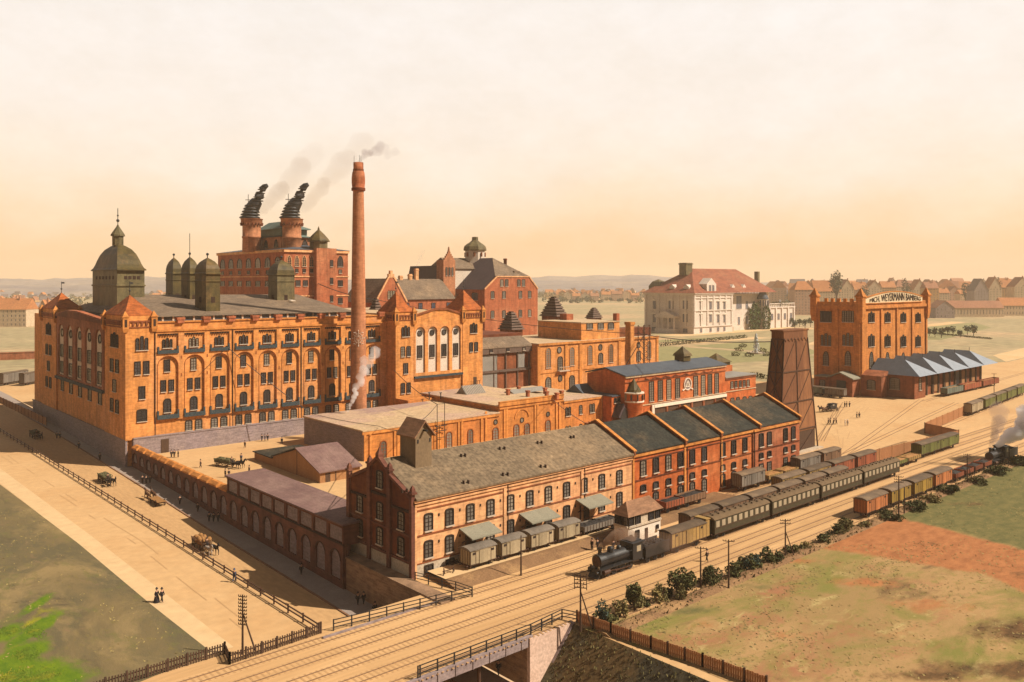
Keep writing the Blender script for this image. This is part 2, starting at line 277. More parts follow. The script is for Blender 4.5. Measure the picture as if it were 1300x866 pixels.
def field_material(name, cols, sc1=0.02, stretch=(1, 1, 1), cover=()):
    """meadow made of several mixed growths, bare patches and tufts"""
    m = bpy.data.materials.new(name); m.use_nodes = True
    t = m.node_tree; b = t.nodes['Principled BSDF']; L = t.links.new
    co = N(t, 'ShaderNodeTexCoord'); mp = N(t, 'ShaderNodeMapping'); mp.inputs['Scale'].default_value = stretch
    L(co.outputs['Object'], mp.inputs[0])
    cur = None
    for i, (c, s, thr) in enumerate(cols):
        if cur is None:
            rgb = N(t, 'ShaderNodeRGB'); rgb.outputs[0].default_value = c + (1,); cur = rgb.outputs[0]; continue
        n = N(t, 'ShaderNodeTexNoise'); n.noise_dimensions = '4D'; n.inputs['W'].default_value = i * 3.7
        n.inputs['Scale'].default_value = s; n.inputs['Detail'].default_value = 7; n.inputs['Roughness'].default_value = 0.68; n.inputs['Distortion'].default_value = 0.6
        L(mp.outputs[0], n.inputs['Vector'])
        r = N(t, 'ShaderNodeValToRGB'); r.color_ramp.elements[0].position = thr; r.color_ramp.elements[1].position = thr + 0.13
        L(n.outputs['Fac'], r.inputs[0])
        mx = N(t, 'ShaderNodeMix', data_type='RGBA'); L(r.outputs[0], mx.inputs[0]); L(cur, mx.inputs[6]); mx.inputs[7].default_value = c + (1,)
        cur = mx.outputs[2]
    if cover:        # growth mapped on the ground sheet itself (ploughed, green, bare), with ragged soft borders
        at = N(t, 'ShaderNodeVertexColor'); at.layer_name = 'cover'; sx = N(t, 'ShaderNodeSeparateColor'); L(at.outputs['Color'], sx.inputs[0])
        for i, (c, c2) in enumerate(cover):
            n = N(t, 'ShaderNodeTexNoise'); n.noise_dimensions = '4D'; n.inputs['W'].default_value = 20+i*2.3; n.inputs['Scale'].default_value = 0.22; n.inputs['Detail'].default_value = 9; n.inputs['Roughness'].default_value = 0.72; L(mp.outputs[0], n.inputs['Vector'])
            a1 = N(t, 'ShaderNodeMath', operation='MULTIPLY_ADD'); a1.inputs[1].default_value = 1.9; a1.inputs[2].default_value = -0.95; L(n.outputs['Fac'], a1.inputs[0])
            a2 = N(t, 'ShaderNodeMath', operation='ADD'); L(a1.outputs[0], a2.inputs[0]); L(sx.outputs[i], a2.inputs[1])
            mr_ = N(t, 'ShaderNodeMapRange'); mr_.interpolation_type = 'SMOOTHSTEP'; mr_.inputs['From Min'].default_value = 0.22; mr_.inputs['From Max'].default_value = 0.80; L(a2.outputs[0], mr_.inputs['Value'])
            n2 = N(t, 'ShaderNodeTexNoise'); n2.inputs['Scale'].default_value = 0.5; n2.inputs['Detail'].default_value = 8; n2.inputs['Roughness'].default_value = 0.7; L(mp.outputs[0], n2.inputs['Vector'])
            rr = N(t, 'ShaderNodeValToRGB'); rr.color_ramp.elements[0].position = 0.35; rr.color_ramp.elements[0].color = c2 + (1,); rr.color_ramp.elements[1].position = 0.62; rr.color_ramp.elements[1].color = c + (1,); L(n2.outputs['Fac'], rr.inputs[0])
            mx = N(t, 'ShaderNodeMix', data_type='RGBA'); L(mr_.outputs[0], mx.inputs[0]); L(cur, mx.inputs[6]); L(rr.outputs[0], mx.inputs[7]); cur = mx.outputs[2]
    L(cur, b.inputs['Base Color']); b.inputs['Roughness'].default_value = 0.95; b.inputs['Specular IOR Level'].default_value = 0.1
    n = N(t, 'ShaderNodeTexNoise'); n.inputs['Scale'].default_value = 2.6; n.inputs['Detail'].default_value = 8; n.inputs['Roughness'].default_value = 0.7; L(mp.outputs[0], n.inputs['Vector'])
    bp = N(t, 'ShaderNodeBump'); bp.inputs['Strength'].default_value = 0.3; bp.inputs['Distance'].default_value = 0.25
    L(n.outputs['Fac'], bp.inputs['Height']); L(bp.outputs[0], b.inputs['Normal'])
    MATS[name] = m
field_material('field_left', [((0.155, 0.112, 0.052), 0, 0), ((0.105, 0.085, 0.045), 0.05, 0.43), ((0.22, 0.155, 0.07), 0.09, 0.52), ((0.085, 0.066, 0.036), 0.13, 0.54), ((0.12, 0.11, 0.038), 0.22, 0.55), ((0.19, 0.12, 0.065), 0.3, 0.6), ((0.15, 0.115, 0.042), 0.9, 0.55)], stretch=(1.2, 0.6, 1),
    cover=(((0.24, 0.13, 0.06), (0.17, 0.10, 0.045)), ((0.12, 0.17, 0.008), (0.06, 0.115, 0.008)), ((0.27, 0.23, 0.012), (0.17, 0.18, 0.010))))
field_material('field_right', [((0.26, 0.165, 0.068), 0, 0), ((0.33, 0.20, 0.088), 0.045, 0.44), ((0.165, 0.15, 0.038), 0.06, 0.47), ((0.28, 0.12, 0.062), 0.08, 0.53), ((0.12, 0.072, 0.032), 0.10, 0.57), ((0.38, 0.29, 0.12), 0.18, 0.57), ((0.21, 0.16, 0.05), 0.5, 0.53), ((0.10, 0.08, 0.03), 1.3, 0.60)], stretch=(0.7, 1.3, 1),
    cover=(((0.36, 0.145, 0.056), (0.24, 0.092, 0.036)), ((0.15, 0.125, 0.045), (0.085, 0.083, 0.030)), ((0.15, 0.078, 0.032), (0.055, 0.034, 0.016))))
mat('grass_bright', (0.115, 0.165, 0.010), (0.070, 0.120, 0.008), scale=0.35, fine=0.3, c3=(0.20, 0.19, 0.012))
mat('field_brown', (0.17, 0.085, 0.034), (0.115, 0.055, 0.024), scale=0.3, fine=0.4, c3=(0.24, 0.13, 0.05))
mat('field_dark', (0.045, 0.030, 0.016), (0.025, 0.017, 0.010), scale=0.6, fine=0.5, c3=(0.11, 0.06, 0.03))
mat('rut', (0.455, 0.272, 0.125), (0.42, 0.245, 0.11), scale=0.5, fine=0.2)
# ------------------------------------------------------------------ helpers
def M_(n): return MATS[n]
class MB:
    """collects faces in world coordinates; build() links them as ONE mesh object"""
    def __init__(s): s.v = []; s.f = []; s.m = []; s.sm = []; s.ch = []
    def add(s, vs, fs, m=0, smooth=False):
        o = len(s.v); s.v += [tuple(v) for v in vs]; s.ch.append((o, len(s.v), len(s.f), len(s.f)+len(fs)))
        for f in fs: s.f.append(tuple(o + i for i in f)); s.m.append(m); s.sm.append(smooth)
    def poly(s, pts, m=0): s.add(pts, [range(len(pts))], m)
    def box(s, x0, x1, y0, y1, z0, z1, m=0):
        s.add([(x0,y0,z0),(x1,y0,z0),(x1,y1,z0),(x0,y1,z0),(x0,y0,z1),(x1,y0,z1),(x1,y1,z1),(x0,y1,z1)],
              [(0,3,2,1),(4,5,6,7),(0,1,5,4),(1,2,6,5),(2,3,7,6),(3,0,4,7)], m)
    def prism(s, poly, ax, a0, a1, m=0):
        """poly in the plane across axis ax ('x': (y,z), 'y': (x,z), 'z': (x,y)), swept a0..a1"""
        def p(q, a): return (a, q[0], q[1]) if ax == 'x' else (q[0], a, q[1]) if ax == 'y' else (q[0], q[1], a)
        n = len(poly); vs = [p(q, a0) for q in poly] + [p(q, a1) for q in poly]
        s.add(vs, [tuple(range(n)), tuple(range(2*n-1, n-1, -1))] + [(i, (i+1) % n, n+(i+1) % n, n+i) for i in range(n)], m)
    def beam(s, a, b, w, h=None, m=0):
        a = Vector(a); b = Vector(b); d = (b - a); h = h or w
        if d.length < 1e-6: return
        d.normalize(); up = Vector((0,0,1)) if abs(d.z) < 0.95 else Vector((1,0,0))
        sx = d.cross(up).normalized() * w / 2; sy = sx.cross(d).normalized() * h / 2
        vs = [a-sx-sy, a+sx-sy, a+sx+sy, a-sx+sy, b-sx-sy, b+sx-sy, b+sx+sy, b-sx+sy]
        s.add(vs, [(0,1,2,3),(7,6,5,4),(0,4,5,1),(1,5,6,2),(2,6,7,3),(3,7,4,0)], m)
    def tube(s, pts, rad, n=8, m=0, smooth=True, cap=True):
        P = [Vector(p) for p in pts]; K = len(P)
        rr = rad if isinstance(rad, (list, tuple)) else [rad] * K
        vs = []
        for i in range(K):
            d = (P[min(i+1, K-1)] - P[max(i-1, 0)]).normalized(); up = Vector((0,0,1)) if abs(d.z) < 0.9 else Vector((1,0,0))
            a = d.cross(up).normalized(); b = a.cross(d)
            for k in range(n):
                t = 2*math.pi*k/n; vs.append(P[i] + (a*math.cos(t) + b*math.sin(t)) * rr[i])
        fs = [(i*n+k, i*n+(k+1) % n, (i+1)*n+(k+1) % n, (i+1)*n+k) for i in range(K-1) for k in range(n)]
        s.add(vs, fs, m, smooth)
        if cap: s.add(vs[:n], [range(n)], m); s.add(vs[-n:], [range(n-1, -1, -1)], m)
    def lathe(s, cx, cy, prof, n=16, m=0, smooth=True, a0=0.0):
        vs = [(cx + r*math.cos(a0+2*math.pi*k/n), cy + r*math.sin(a0+2*math.pi*k/n), z) for r, z in prof for k in range(n)]
        s.add(vs, [(i*n+k, i*n+(k+1) % n, (i+1)*n+(k+1) % n, (i+1)*n+k) for i in range(len(prof)-1) for k in range(n)], m, smooth)
        s.add(vs[:n], [range(n-1, -1, -1)], m); s.add(vs[-n:], [range(n)], m)
    def sq(s, cx, cy, prof, m=0):
        """square (rectangular) lathe: prof of (half x, half y, z)"""
        vs = []
        for hx, hy, z in prof: vs += [(cx-hx, cy-hy, z), (cx+hx, cy-hy, z), (cx+hx, cy+hy, z), (cx-hx, cy+hy, z)]
        s.add(vs, [(i*4+k, i*4+(k+1) % 4, (i+1)*4+(k+1) % 4, (i+1)*4+k) for i in range(len(prof)-1) for k in range(4)], m)
        s.add(vs[:4], [(3,2,1,0)], m); s.add(vs[-4:], [(0,1,2,3)], m)
    def hip(s, x0, x1, y0, y1, z0, z1, ix, iy=None, m=0, t=0.0):
        """hipped roof; ridge along the longer axis, hips set in by ix at the ends"""
        if x1-x0 >= y1-y0:
            ym = (y0+y1)/2; r0 = (x0+ix, ym, z1); r1 = (x1-(ix if iy is None else iy), ym, z1)
            vs = [(x0,y0,z0),(x1,y0,z0),(x1,y1,z0),(x0,y1,z0), r0, r1]
            fs = [(0,1,5,4),(1,2,5),(2,3,4,5),(3,0,4),(3,2,1,0)]
        else:
            xm = (x0+x1)/2; r0 = (xm, y0+ix, z1); r1 = (xm, y1-(ix if iy is None else iy), z1)
            vs = [(x0,y0,z0),(x1,y0,z0),(x1,y1,z0),(x0,y1,z0), r0, r1]
            fs = [(0,1,4),(1,2,5,4),(2,3,5),(3,0,4,5),(3,2,1,0)]
        s.add(vs, fs, m)
    def ball(s, c, r, m=0, n=8, sz=1.0):
        prof = [(max(0.001, r*math.sin(math.pi*i/n)), c[2] - r*sz*math.cos(math.pi*i/n)) for i in range(n+1)]
        s.lathe(c[0], c[1], prof, n+2, m)
    def mesh(s, name, mats, o=(0,0,0)):
        me = bpy.data.meshes.new(name)
        me.from_pydata([(v[0]-o[0], v[1]-o[1], v[2]-o[2]) for v in s.v], [], s.f)
        for mm in (mats if isinstance(mats, (list, tuple)) else [mats]): me.materials.append(M_(mm))
        me.polygons.foreach_set('material_index', s.m); me.polygons.foreach_set('use_smooth', s.sm)
        me.update(); return me
    def build(s, name, mats, parent=None, base=None):
        """base: world point that becomes the object's origin (a thing that is one mesh)"""
        o = base or (0, 0, 0)
        if parent is not None: o = wloc(parent)
        ob = bpy.data.objects.new(name, s.mesh(name, mats, o)); COL.objects.link(ob)
        if parent is not None: ob.parent = parent
        elif base: ob.location = base
        return ob
def split(mb):
    """separate pieces of a collection, as collections of their own"""
    bx = []
    for a, b, f, g in mb.ch:
        q = mb.v[a:b]; bx.append([min(v[i] for v in q)-.02 for i in range(3)] + [max(v[i] for v in q)+.02 for i in range(3)])
    par = list(range(len(bx)))
    def find(i):
        while par[i] != i: i = par[i]
        return i
    for i in range(len(bx)):
        for j in range(i):
            if all(bx[i][k] <= bx[j][k+3] and bx[j][k] <= bx[i][k+3] for k in range(3)): par[find(i)] = find(j)
    out = {}
    for i, (a, b, f, g) in enumerate(mb.ch):
        m = out.setdefault(find(i), MB()); o = len(m.v); m.v += mb.v[a:b]
        for k in range(f, g): m.f.append(tuple(x-a+o for x in mb.f[k])); m.m.append(mb.m[k]); m.sm.append(mb.sm[k])
    return list(out.values())
def each(mb, name, mats, root): return [m.build(name, mats, root) for m in split(mb)]
def wloc(o):
    v = Vector((0,0,0))
    while o is not None: v += Vector(o.location); o = o.parent
    return tuple(v)
def tag(o, label=None, cat=None, group=None, kind=None):
    if label: o['label'] = label
    if cat: o['category'] = cat
    if group: o['group'] = group
    if kind: o['kind'] = kind
    return o
def thing(name, label, cat, loc=(0,0,0), group=None, rz=0.0):
    o = bpy.data.objects.new(name, None); COL.objects.link(o); o.location = loc; o.rotation_euler = (0, 0, rz)
    o.empty_display_size = 0.5
    return tag(o, label, cat, group)
CHILD = {}
def copy_tree(o, parent=None):
    c = o.copy(); COL.objects.link(c); c.parent = parent
    for ch in CHILD.get(o.name) or CHILD.setdefault(o.name, list(o.children)): copy_tree(ch, c)
    return c
def place(o, loc, rz=0.0, label=None, group=None):
    o.location = loc; o.rotation_euler = (0, 0, rz)
    if label: o['label'] = label
    if group: o['group'] = group
    return o
def struct(mb, name, mats, base=None):
    return tag(mb.build(name, mats, base=base), kind='structure')

class Face:
    """a wall plane: 'F' looks towards -y (s runs along x), 'L' looks towards -x (s runs along y)"""
    def __init__(s, k, c): s.k = k; s.c = c
    def pt(s, a, n, z): return (a, s.c - n, z) if s.k == 'F' else (s.c - n, a, z)
    def box(s, mb, a0, a1, z0, z1, n0, n1, m=0):
        if s.k == 'F': mb.box(a0, a1, s.c - n1, s.c - n0, z0, z1, m)
        else: mb.box(s.c - n1, s.c - n0, a0, a1, z0, z1, m)
    def poly(s, mb, pts, n0, n1, m=0):
        if s.k == 'F': mb.prism(pts, 'y', s.c - n1, s.c - n0, m)
        else: mb.prism(pts, 'x', s.c - n1, s.c - n0, m)
    def arcade(s, mb, a0, a1, z0, z1, cx, w, zb, zs, n0, n1, m=0, seg=10, arch=True):
        """wall layer a0..a1, z0..z1 with one opening (centre cx, width w, sill zb, spring zs) - real relief"""
        h = w / 2
        s.box(mb, a0, cx-h, z0, z1, n0, n1, m); s.box(mb, cx+h, a1, z0, z1, n0, n1, m)
        if zb > z0 + 0.01: s.box(mb, cx-h, cx+h, z0, zb, n0, n1, m)
        if not arch:
            if z1 > zs + 0.01: s.box(mb, cx-h, cx+h, zs, z1, n0, n1, m)
            return
        pts = [(cx - h*math.cos(math.pi*i/seg), zs + h*math.sin(math.pi*i/seg)) for i in range(seg+1)]
        for i in range(seg):
            (p, q), (p2, q2) = pts[i], pts[i+1]
            s.poly(mb, [(p, q), (p2, q2), (p2, z1), (p, z1)], n0, n1, m)
def archpts(w, h, k, seg=8):
    """outline of a light, centre bottom at 0: k = 'rect', 'seg', 'arch', 'point'"""
    a = w/2
    if k == 'rect': return [(-a,0),(a,0),(a,h),(-a,h)]
    if k == 'round': return [(a*math.cos(2*math.pi*i/12), h/2 + h/2*math.sin(2*math.pi*i/12)) for i in range(12)]
    rise = {'seg': 0.16*w, 'arch': a, 'point': 0.95*w}[k]
    sp = h - rise
    if k == 'point':
        top = [(a*(1-t), sp + rise*math.sin(t*math.pi/2)**0.8) for t in [i/5 for i in range(6)]]
        return [(-a,0),(a,0)] + top + [(-x, z) for x, z in top[-2::-1]]
    return [(-a,0),(a,0)] + [(a*math.cos(math.pi*i/seg), sp + rise*math.sin(math.pi*i/seg)) for i in range(seg+1)] 
WC = {}
def win_mesh(w, h, style, frame, glass, bars):
    key = (round(w,2), round(h,2), style, frame, glass, bars)
    if key in WC: return WC[key]
    f = MB(); g = MB()
    lights = [(0, w, h, style)]
    if style == 'triple': lw = w*0.245; lights = [(-w/2+lw/2, lw, h*0.86, 'arch'), (0, lw, h, 'arch'), (w/2-lw/2, lw, h*0.86, 'arch')]
    if style == 'twin': lw = w*0.42; lights = [(-w/2+lw/2, lw, h, 'arch'), (w/2-lw/2, lw, h, 'arch')]
    if style == 'twinrect': lw = w*0.42; lights = [(-w/2+lw/2, lw, h, 'rect'), (w/2-lw/2, lw, h, 'rect')]
    if style == 'five': lw = w*0.16; lights = [(-w/2+lw/2+i*(w-lw)/4, lw, h, 'seg') for i in range(5)]
    t = max(0.10, min(0.2, 0.1*lights[0][1])) if len(lights) == 1 else max(.06, .06*w/2.5)
    for cx, lw, lh, k in lights:
        pts = archpts(lw, lh, k)
        g.add([(cx+x, -0.05, z) for x, z in pts], [range(len(pts))])
        n = len(pts); big = []
        cz = lh/2
        for x, z in pts: big.append((x + t*(1 if x > 0.01 else -1 if x < -0.01 else 0), z + t*(1 if z > cz else -1)))
        for i in range(n):      # surround, standing proud of the wall
            j = (i+1) % n; a, b, c, d = pts[i], pts[j], big[j], big[i]
            vs = [(cx+q[0], y, q[1]) for y in (-0.22, 0.0) for q in (a, b, c, d)]
            f.add(vs, [(0,1,2,3),(0,4,5,1),(2,6,7,3)])
        if bars and k != 'round':
            nb = max(1, round(lh/0.95)); 
            top = lh * (0.97 if k == 'rect' else 0.9)
            if lw > 0.75: f.box(cx-0.045, cx+0.045, -0.12, -0.06, 0, top)
            for i in range(1, nb+1):
                z = i*lh/(nb+1)
                f.box(cx-lw/2, cx+lw/2, -0.12, -0.06, z-0.04, z+0.04)
    if style != 'round': f.box(-w/2-t*1.2, w/2+t*1.2, -0.38, 0.0, -0.22-t*0.0, -t*0.2, 1)
    WC[key] = (f.mesh('window', [frame, 'frame_pale']), g.mesh('pane', [glass]))
    return WC[key]
NWIN = {}
def window(root, face, a, z, w, h, style='rect', name=None, frame='frame_dark', glass='glass_dark', bars=True, n=0.0, pane=True):
    name = name or {'triple': 'triple_window', 'arch': 'arched_window', 'point': 'pointed_window', 'round': 'round_window', 'twin': 'twin_window', 'twinrect': 'paired_window'}.get(style, 'window')
    fm, gm = win_mesh(w, h, style, frame, glass, bars)
    rl = wloc(root); p = face.pt(a, n, z)
    o = bpy.data.objects.new(name, fm); COL.objects.link(o); o.parent = root
    o.location = (p[0]-rl[0], p[1]-rl[1], p[2]-rl[2])
    if face.k == 'L': o.rotation_euler = (0, 0, R(-90))
    q = bpy.data.objects.new('pane', gm); COL.objects.link(q); q.parent = o
    return o
def dentils(mb, face, a0, a1, z, step=0.9, w=0.45, h=0.55, n0=0.0, n1=0.3, m=0):
    k = int((a1-a0)/step)
    for i in range(k):
        a = a0 + (i+0.5)*(a1-a0)/k
        face.box(mb, a-w/2, a+w/2, z-h, z, n0, n1, m)
def cage(x0, x1, y0, y1, z0, z1): return x0, x1, y0, y1, z0, z1
LEAF_RNG = random.Random(11)
def leaf_clump(mb, c, rx, ry, rz, n, size=0.35, m=0, rng=LEAF_RNG):
    for _ in range(n):
        while True:
            u = Vector((rng.uniform(-1,1), rng.uniform(-1,1), rng.uniform(-1,1)))
            if 0.15 < u.length < 1: break
        k = 0.55 + 0.45*noise.noise(Vector((c[0]*0.7+u.x*1.7, c[1]*0.7+u.y*1.7, c[2]+u.z*1.7)))
        u = u.normalized() * (u.length ** 0.45) * (0.72 + 0.55*k)
        p = Vector((c[0]+u.x*rx, c[1]+u.y*ry, c[2]+u.z*rz))
        d = Vector((rng.gauss(0,1), rng.gauss(0,1), rng.gauss(0,1))).normalized()
        e = d.orthogonal().normalized(); g = d.cross(e); s1 = size*rng.uniform(0.6,1.3)
        a = rng.uniform(0, 6.28); e2 = e*math.cos(a)+g*math.sin(a); g2 = d.cross(e2)
        mb.add([p-e2*s1, p-g2*s1*0.55, p+e2*s1, p+g2*s1*0.55], [(0,1,2,3)], m)
# ------------------------------------------------------------------ ground, street, fields
ST_Y = [(-60, -6.2), (78, -6.2), (94, -6.0), (119, -5.2), (166, -4.3), (196, -3.4), (226, -2.7), (270, -1.7), (327, -0.9), (380, -0.03), (420, -0.03)]
def street_z(y):
    for (a, za), (b, zb) in zip(ST_Y, ST_Y[1:]):
        if a <= y <= b: return za + (zb-za)*(y-a)/(b-a)
    return -0.03
XF, XW = 53.0, 70.25             # street between the rail fence and the long walls
g = MB()
def flat(mb, x0, x1, y0, y1, z=0.0, nx=1, ny=1, m=0):
    for i in range(nx):
        for j in range(ny):
            a0, a1 = x0+(x1-x0)*i/nx, x0+(x1-x0)*(i+1)/nx; b0, b1 = y0+(y1-y0)*j/ny, y0+(y1-y0)*(j+1)/ny
            mb.add([(a0,b0,z),(a1,b0,z),(a1,b1,z),(a0,b1,z)], [(0,1,2,3)], m)
# one sheet to the horizon, with the sunken street cut out of it
flat(g, -6500, XF, -600, 6500); flat(g, XW, 6500, 94, 6500)
flat(g, XF, XW, 400, 6500); flat(g, 79.0, 6500, -600, 94)
ys = [-60, 40, 60, 70, 78, 94, 105, 119, 135, 150, 166, 180, 196, 210, 226, 248, 270, 300, 327, 355, 380, 400]
struct(g, 'ground', 'sand')
st = MB(); sw = MB(); kb = MB()
for a, b in zip(ys, ys[1:]):
    za, zb = street_z(a), street_z(b)
    st.add([(XF-0.0,a,za),(65.0,a,za),(65.0,b,zb),(XF-0.0,b,zb)], [(0,1,2,3)])
    x1 = 73.0 if b <= 78 else 70.5
    sw.add([(65.3,a,za+0.14),(x1,a,za+0.14),(x1,b,zb+0.14),(65.3,b,zb+0.14)], [(0,1,2,3)])
    kb.add([(65.0,a,za-0.2),(65.3,a,za-0.2),(65.3,a,za+0.16),(65.0,a,za+0.16),(65.0,b,zb-0.2),(65.3,b,zb-0.2),(65.3,b,zb+0.16),(65.0,b,zb+0.16)],
           [(0,1,5,4),(1,2,6,5),(2,3,7,6),(3,0,4,7),(0,3,2,1),(4,5,6,7)])
struct(st, 'street', 'sand_street'); struct(sw, 'pavement', 'pavement'); struct(kb, 'kerb', 'tile_brown')
# earth bank from the sand terrace down to the street (west side)
bk = MB()
for a, b in zip(ys, ys[1:]):
    za, zb = street_z(a), street_z(b)
    bk.add([(XF-0.6,a,0.02),(XF+min(2.6,0.5-za*0.45),a,za+0.02),(XF+min(2.6,0.5-zb*0.45),b,zb+0.02),(XF-0.6,b,0.02)], [(0,1,2,3)])
struct(bk, 'street_bank', 'earth_bank')
# paler promenade strip and worn sand on the terrace
tr = MB()
tr.poly([(38.6,99.5,0.02),(42.6,99.5,0.02),(42.4,160,0.02),(41.2,240,0.02),(38,420,0.02),(33,420,0.02),(38.2,214,0.02),(39.4,156,0.02)])
struct(tr, 'footpath', 'sand_light')
def cover_sheet(x0, x1, y0, y1, step, inside, weights, z, m):
    """one ground sheet; its vertices carry how far each growth covers the ground there"""
    mb = MB(); nx, ny = int((x1-x0)/step), int((y1-y0)/step); ok = {}
    vs = [(x0+i*step, y0+j*step, z) for j in range(ny+1) for i in range(nx+1)]
    fs = [(j*(nx+1)+i, j*(nx+1)+i+1, (j+1)*(nx+1)+i+1, (j+1)*(nx+1)+i) for j in range(ny) for i in range(nx)]
    vs = [inside(*v) for v in vs]; mb.add(vs, fs)
    o = struct(mb, 'field', m); ca = o.data.color_attributes.new('cover', 'FLOAT_COLOR', 'POINT')
    for k, v in enumerate(o.data.vertices): ca.data[k].color = tuple(weights(v.co.x, v.co.y)) + (1,)
    return o
def sstep(a, b, x): t = max(0, min(1, (x-a)/(b-a))); return t*t*(3-2*t)
def spot(x, y, px, py, rx, ry):      # soft oval around a ground point
    cx, cy = G(px, py); dx, dy = x-cx, y-cy; u = (dx*AX[0]+dy*AY[0])/rx; v = (dx*AX[1]+dy*AY[1])/ry
    return math.exp(-(u*u+v*v))
def edge_x(y):      # eastern edge of the left field
    pts = [(40, 28.0), (98, 29.5), (99.3, 40.0), (120, 39.6), (157, 39.5), (214, 38.0), (330, 20)]
    for (a, u), (b, v) in zip(pts, pts[1:]):
        if a <= y <= b: return u+(v-u)*(y-a)/(b-a)
    return 28
def left_w(x, y):
    g_ = max(1.5*spot(x, y, 20, 858, 4.6, 4.0), 1.5*spot(x, y, 60, 862, 4.0, 2.8), 1.5*spot(x, y, 30, 830, 2.4, 4.2), 1.35*spot(x, y, 44, 800, 1.4, 5.4), 1.1*spot(x, y, 46, 768, 1.0, 4.4), 1.3*spot(x, y, 10, 803, 2.0, 3.0), .7*spot(x, y, 90, 850, 1.5, 2.0))
    yl = max(.95*spot(x, y, 38, 790, .6, 2.6), .8*spot(x, y, 24, 822, 1.4, .8), .7*spot(x, y, 60, 775, 1.4, 1.2), .6*spot(x, y, 45, 848, 2.0, .5))
    return (.55*spot(x, y, 20, 812, 1.0, 1.2), g_, yl)
cover_sheet(-60, 40, 40, 330, 1.25, lambda x, y, z: (min(x, edge_x(y)), y, z), left_w, .03, 'field_left')
# bright spring grass in the near corner of the left field: ragged turf with short blades
rng = random.Random(5)
def ragged(pts, amp, step=1.2, seed=0.0):
    out = []
    for (x0, y0), (x1, y1) in zip(pts, pts[1:]+pts[:1]):
        L = math.hypot(x1-x0, y1-y0); n = max(1, min(90, int(L/step)))
        for k in range(n):
            x, y = x0+(x1-x0)*k/n, y0+(y1-y0)*k/n
            out.append((x+amp*(noise.noise(Vector((x*.35, y*.35, seed)))*1.3+noise.noise(Vector((x*1.4, y*1.4, seed+5)))*.7), y+amp*(noise.noise(Vector((x*.35, y*.35, seed+9)))*1.3+noise.noise(Vector((x*1.4, y*1.4, seed+3)))*.7)))
    return out
def blob(cx, cy, rx, ry, amp, seed): return ragged([(cx+rx*math.cos(k*math.pi/6), cy+ry*math.sin(k*math.pi/6)) for k in range(12)], amp, .5, seed)
gb = MB()
turf = []
for k, (px, py, rx, ry) in enumerate(((18, 860, 2.6, 2.0), (52, 862, 2.0, 1.4), (34, 832, 1.2, 1.8), (44, 802, .7, 2.4), (10, 802, 1.0, 1.4))):
    x, y = G(px, py); turf.append((x, y, rx, ry))
for _ in range(7000):
    x0, y0, rx, ry = rng.choice(turf); a = rng.uniform(0, 6.28); r = abs(rng.gauss(.3, .45)); x, y = x0+rx*r*math.cos(a), y0+ry*r*math.sin(a)
    h = rng.uniform(.03, .10); d = rng.uniform(0, 3.14); w = rng.uniform(.05, .13); dx, dy = math.cos(d)*w, math.sin(d)*w
    gb.add([(x-dx, y-dy, .05), (x+dx, y+dy, .05), (x+rng.uniform(-.12, .12), y+rng.uniform(.05, .3), .05+h)], [(0,1,2)])
tag(gb.build('grass', 'grass_bright'), 'bright green grass patch in the near left field', kind='stuff')
def soil_w(x, y):
    # ploughed strip between two slanting borders, running away from the railway
    b0 = 132.3+max(0, 71-y)*.30-max(0, 47-y)*1.0; b1 = 161.5-max(0, 71-y)*.18+max(0, 46-y)*.35
    s = sstep(-2.2, 2.2, x-b0)*sstep(-2.2, 2.2, b1-x)
    s = max(s, *(q*spot(x, y, px, py, rx, ry) for px, py, rx, ry, q in ((1010, 712, 5, 2, .6), (1090, 740, 8, 2.5, .65), (1190, 770, 8, 3, .7), (1120, 805, 5, 2.2, .45), (1000, 805, 4, 1.6, .45), (900, 795, 3, 1.4, .4))))
    gr = max(sstep(-2, 2.5, x-b1), *(q*spot(x, y, px, py, rx, ry) for px, py, rx, ry, q in ((870, 775, 7, 1.8, .75), (960, 745, 6, 1.6, .6), (800, 795, 4, 1.8, .6), (1100, 812, 4, 1.0, .5), (930, 835, 4, 1.2, .4))))
    br = max(0, *(q*spot(x, y, px, py, rx, ry) for px, py, rx, ry, q in ((1300, 800, 8, 4, .8), (1270, 850, 9, 2.6, .9), (1170, 858, 8, 1.3, .85), (1000, 862, 8, 1.0, .6), (1300, 730, 5, 3, .45), (990, 735, 2, .7, .5), (1180, 690, 8, 1.5, .3), (1250, 640, 10, 2.5, .42))))
    return (s*.97, gr*.95, br)
def fr_in(x, y, z): return (max(x, 80.5 if y < 60 else 78.8+.12*max(0, 74-y)), min(y, 74.6-(x-78.8)*.142 if x < 100 else 71.6 if x < 162 else 71.0+(x-162)*.012), z)
cover_sheet(78.8, 260, -20, 76, 1.3, fr_in, soil_w, .03, 'field_right')
fr = MB(); flat(fr, 259.9, 420, -60, 72.1, .028); struct(fr, 'field', 'lawn')
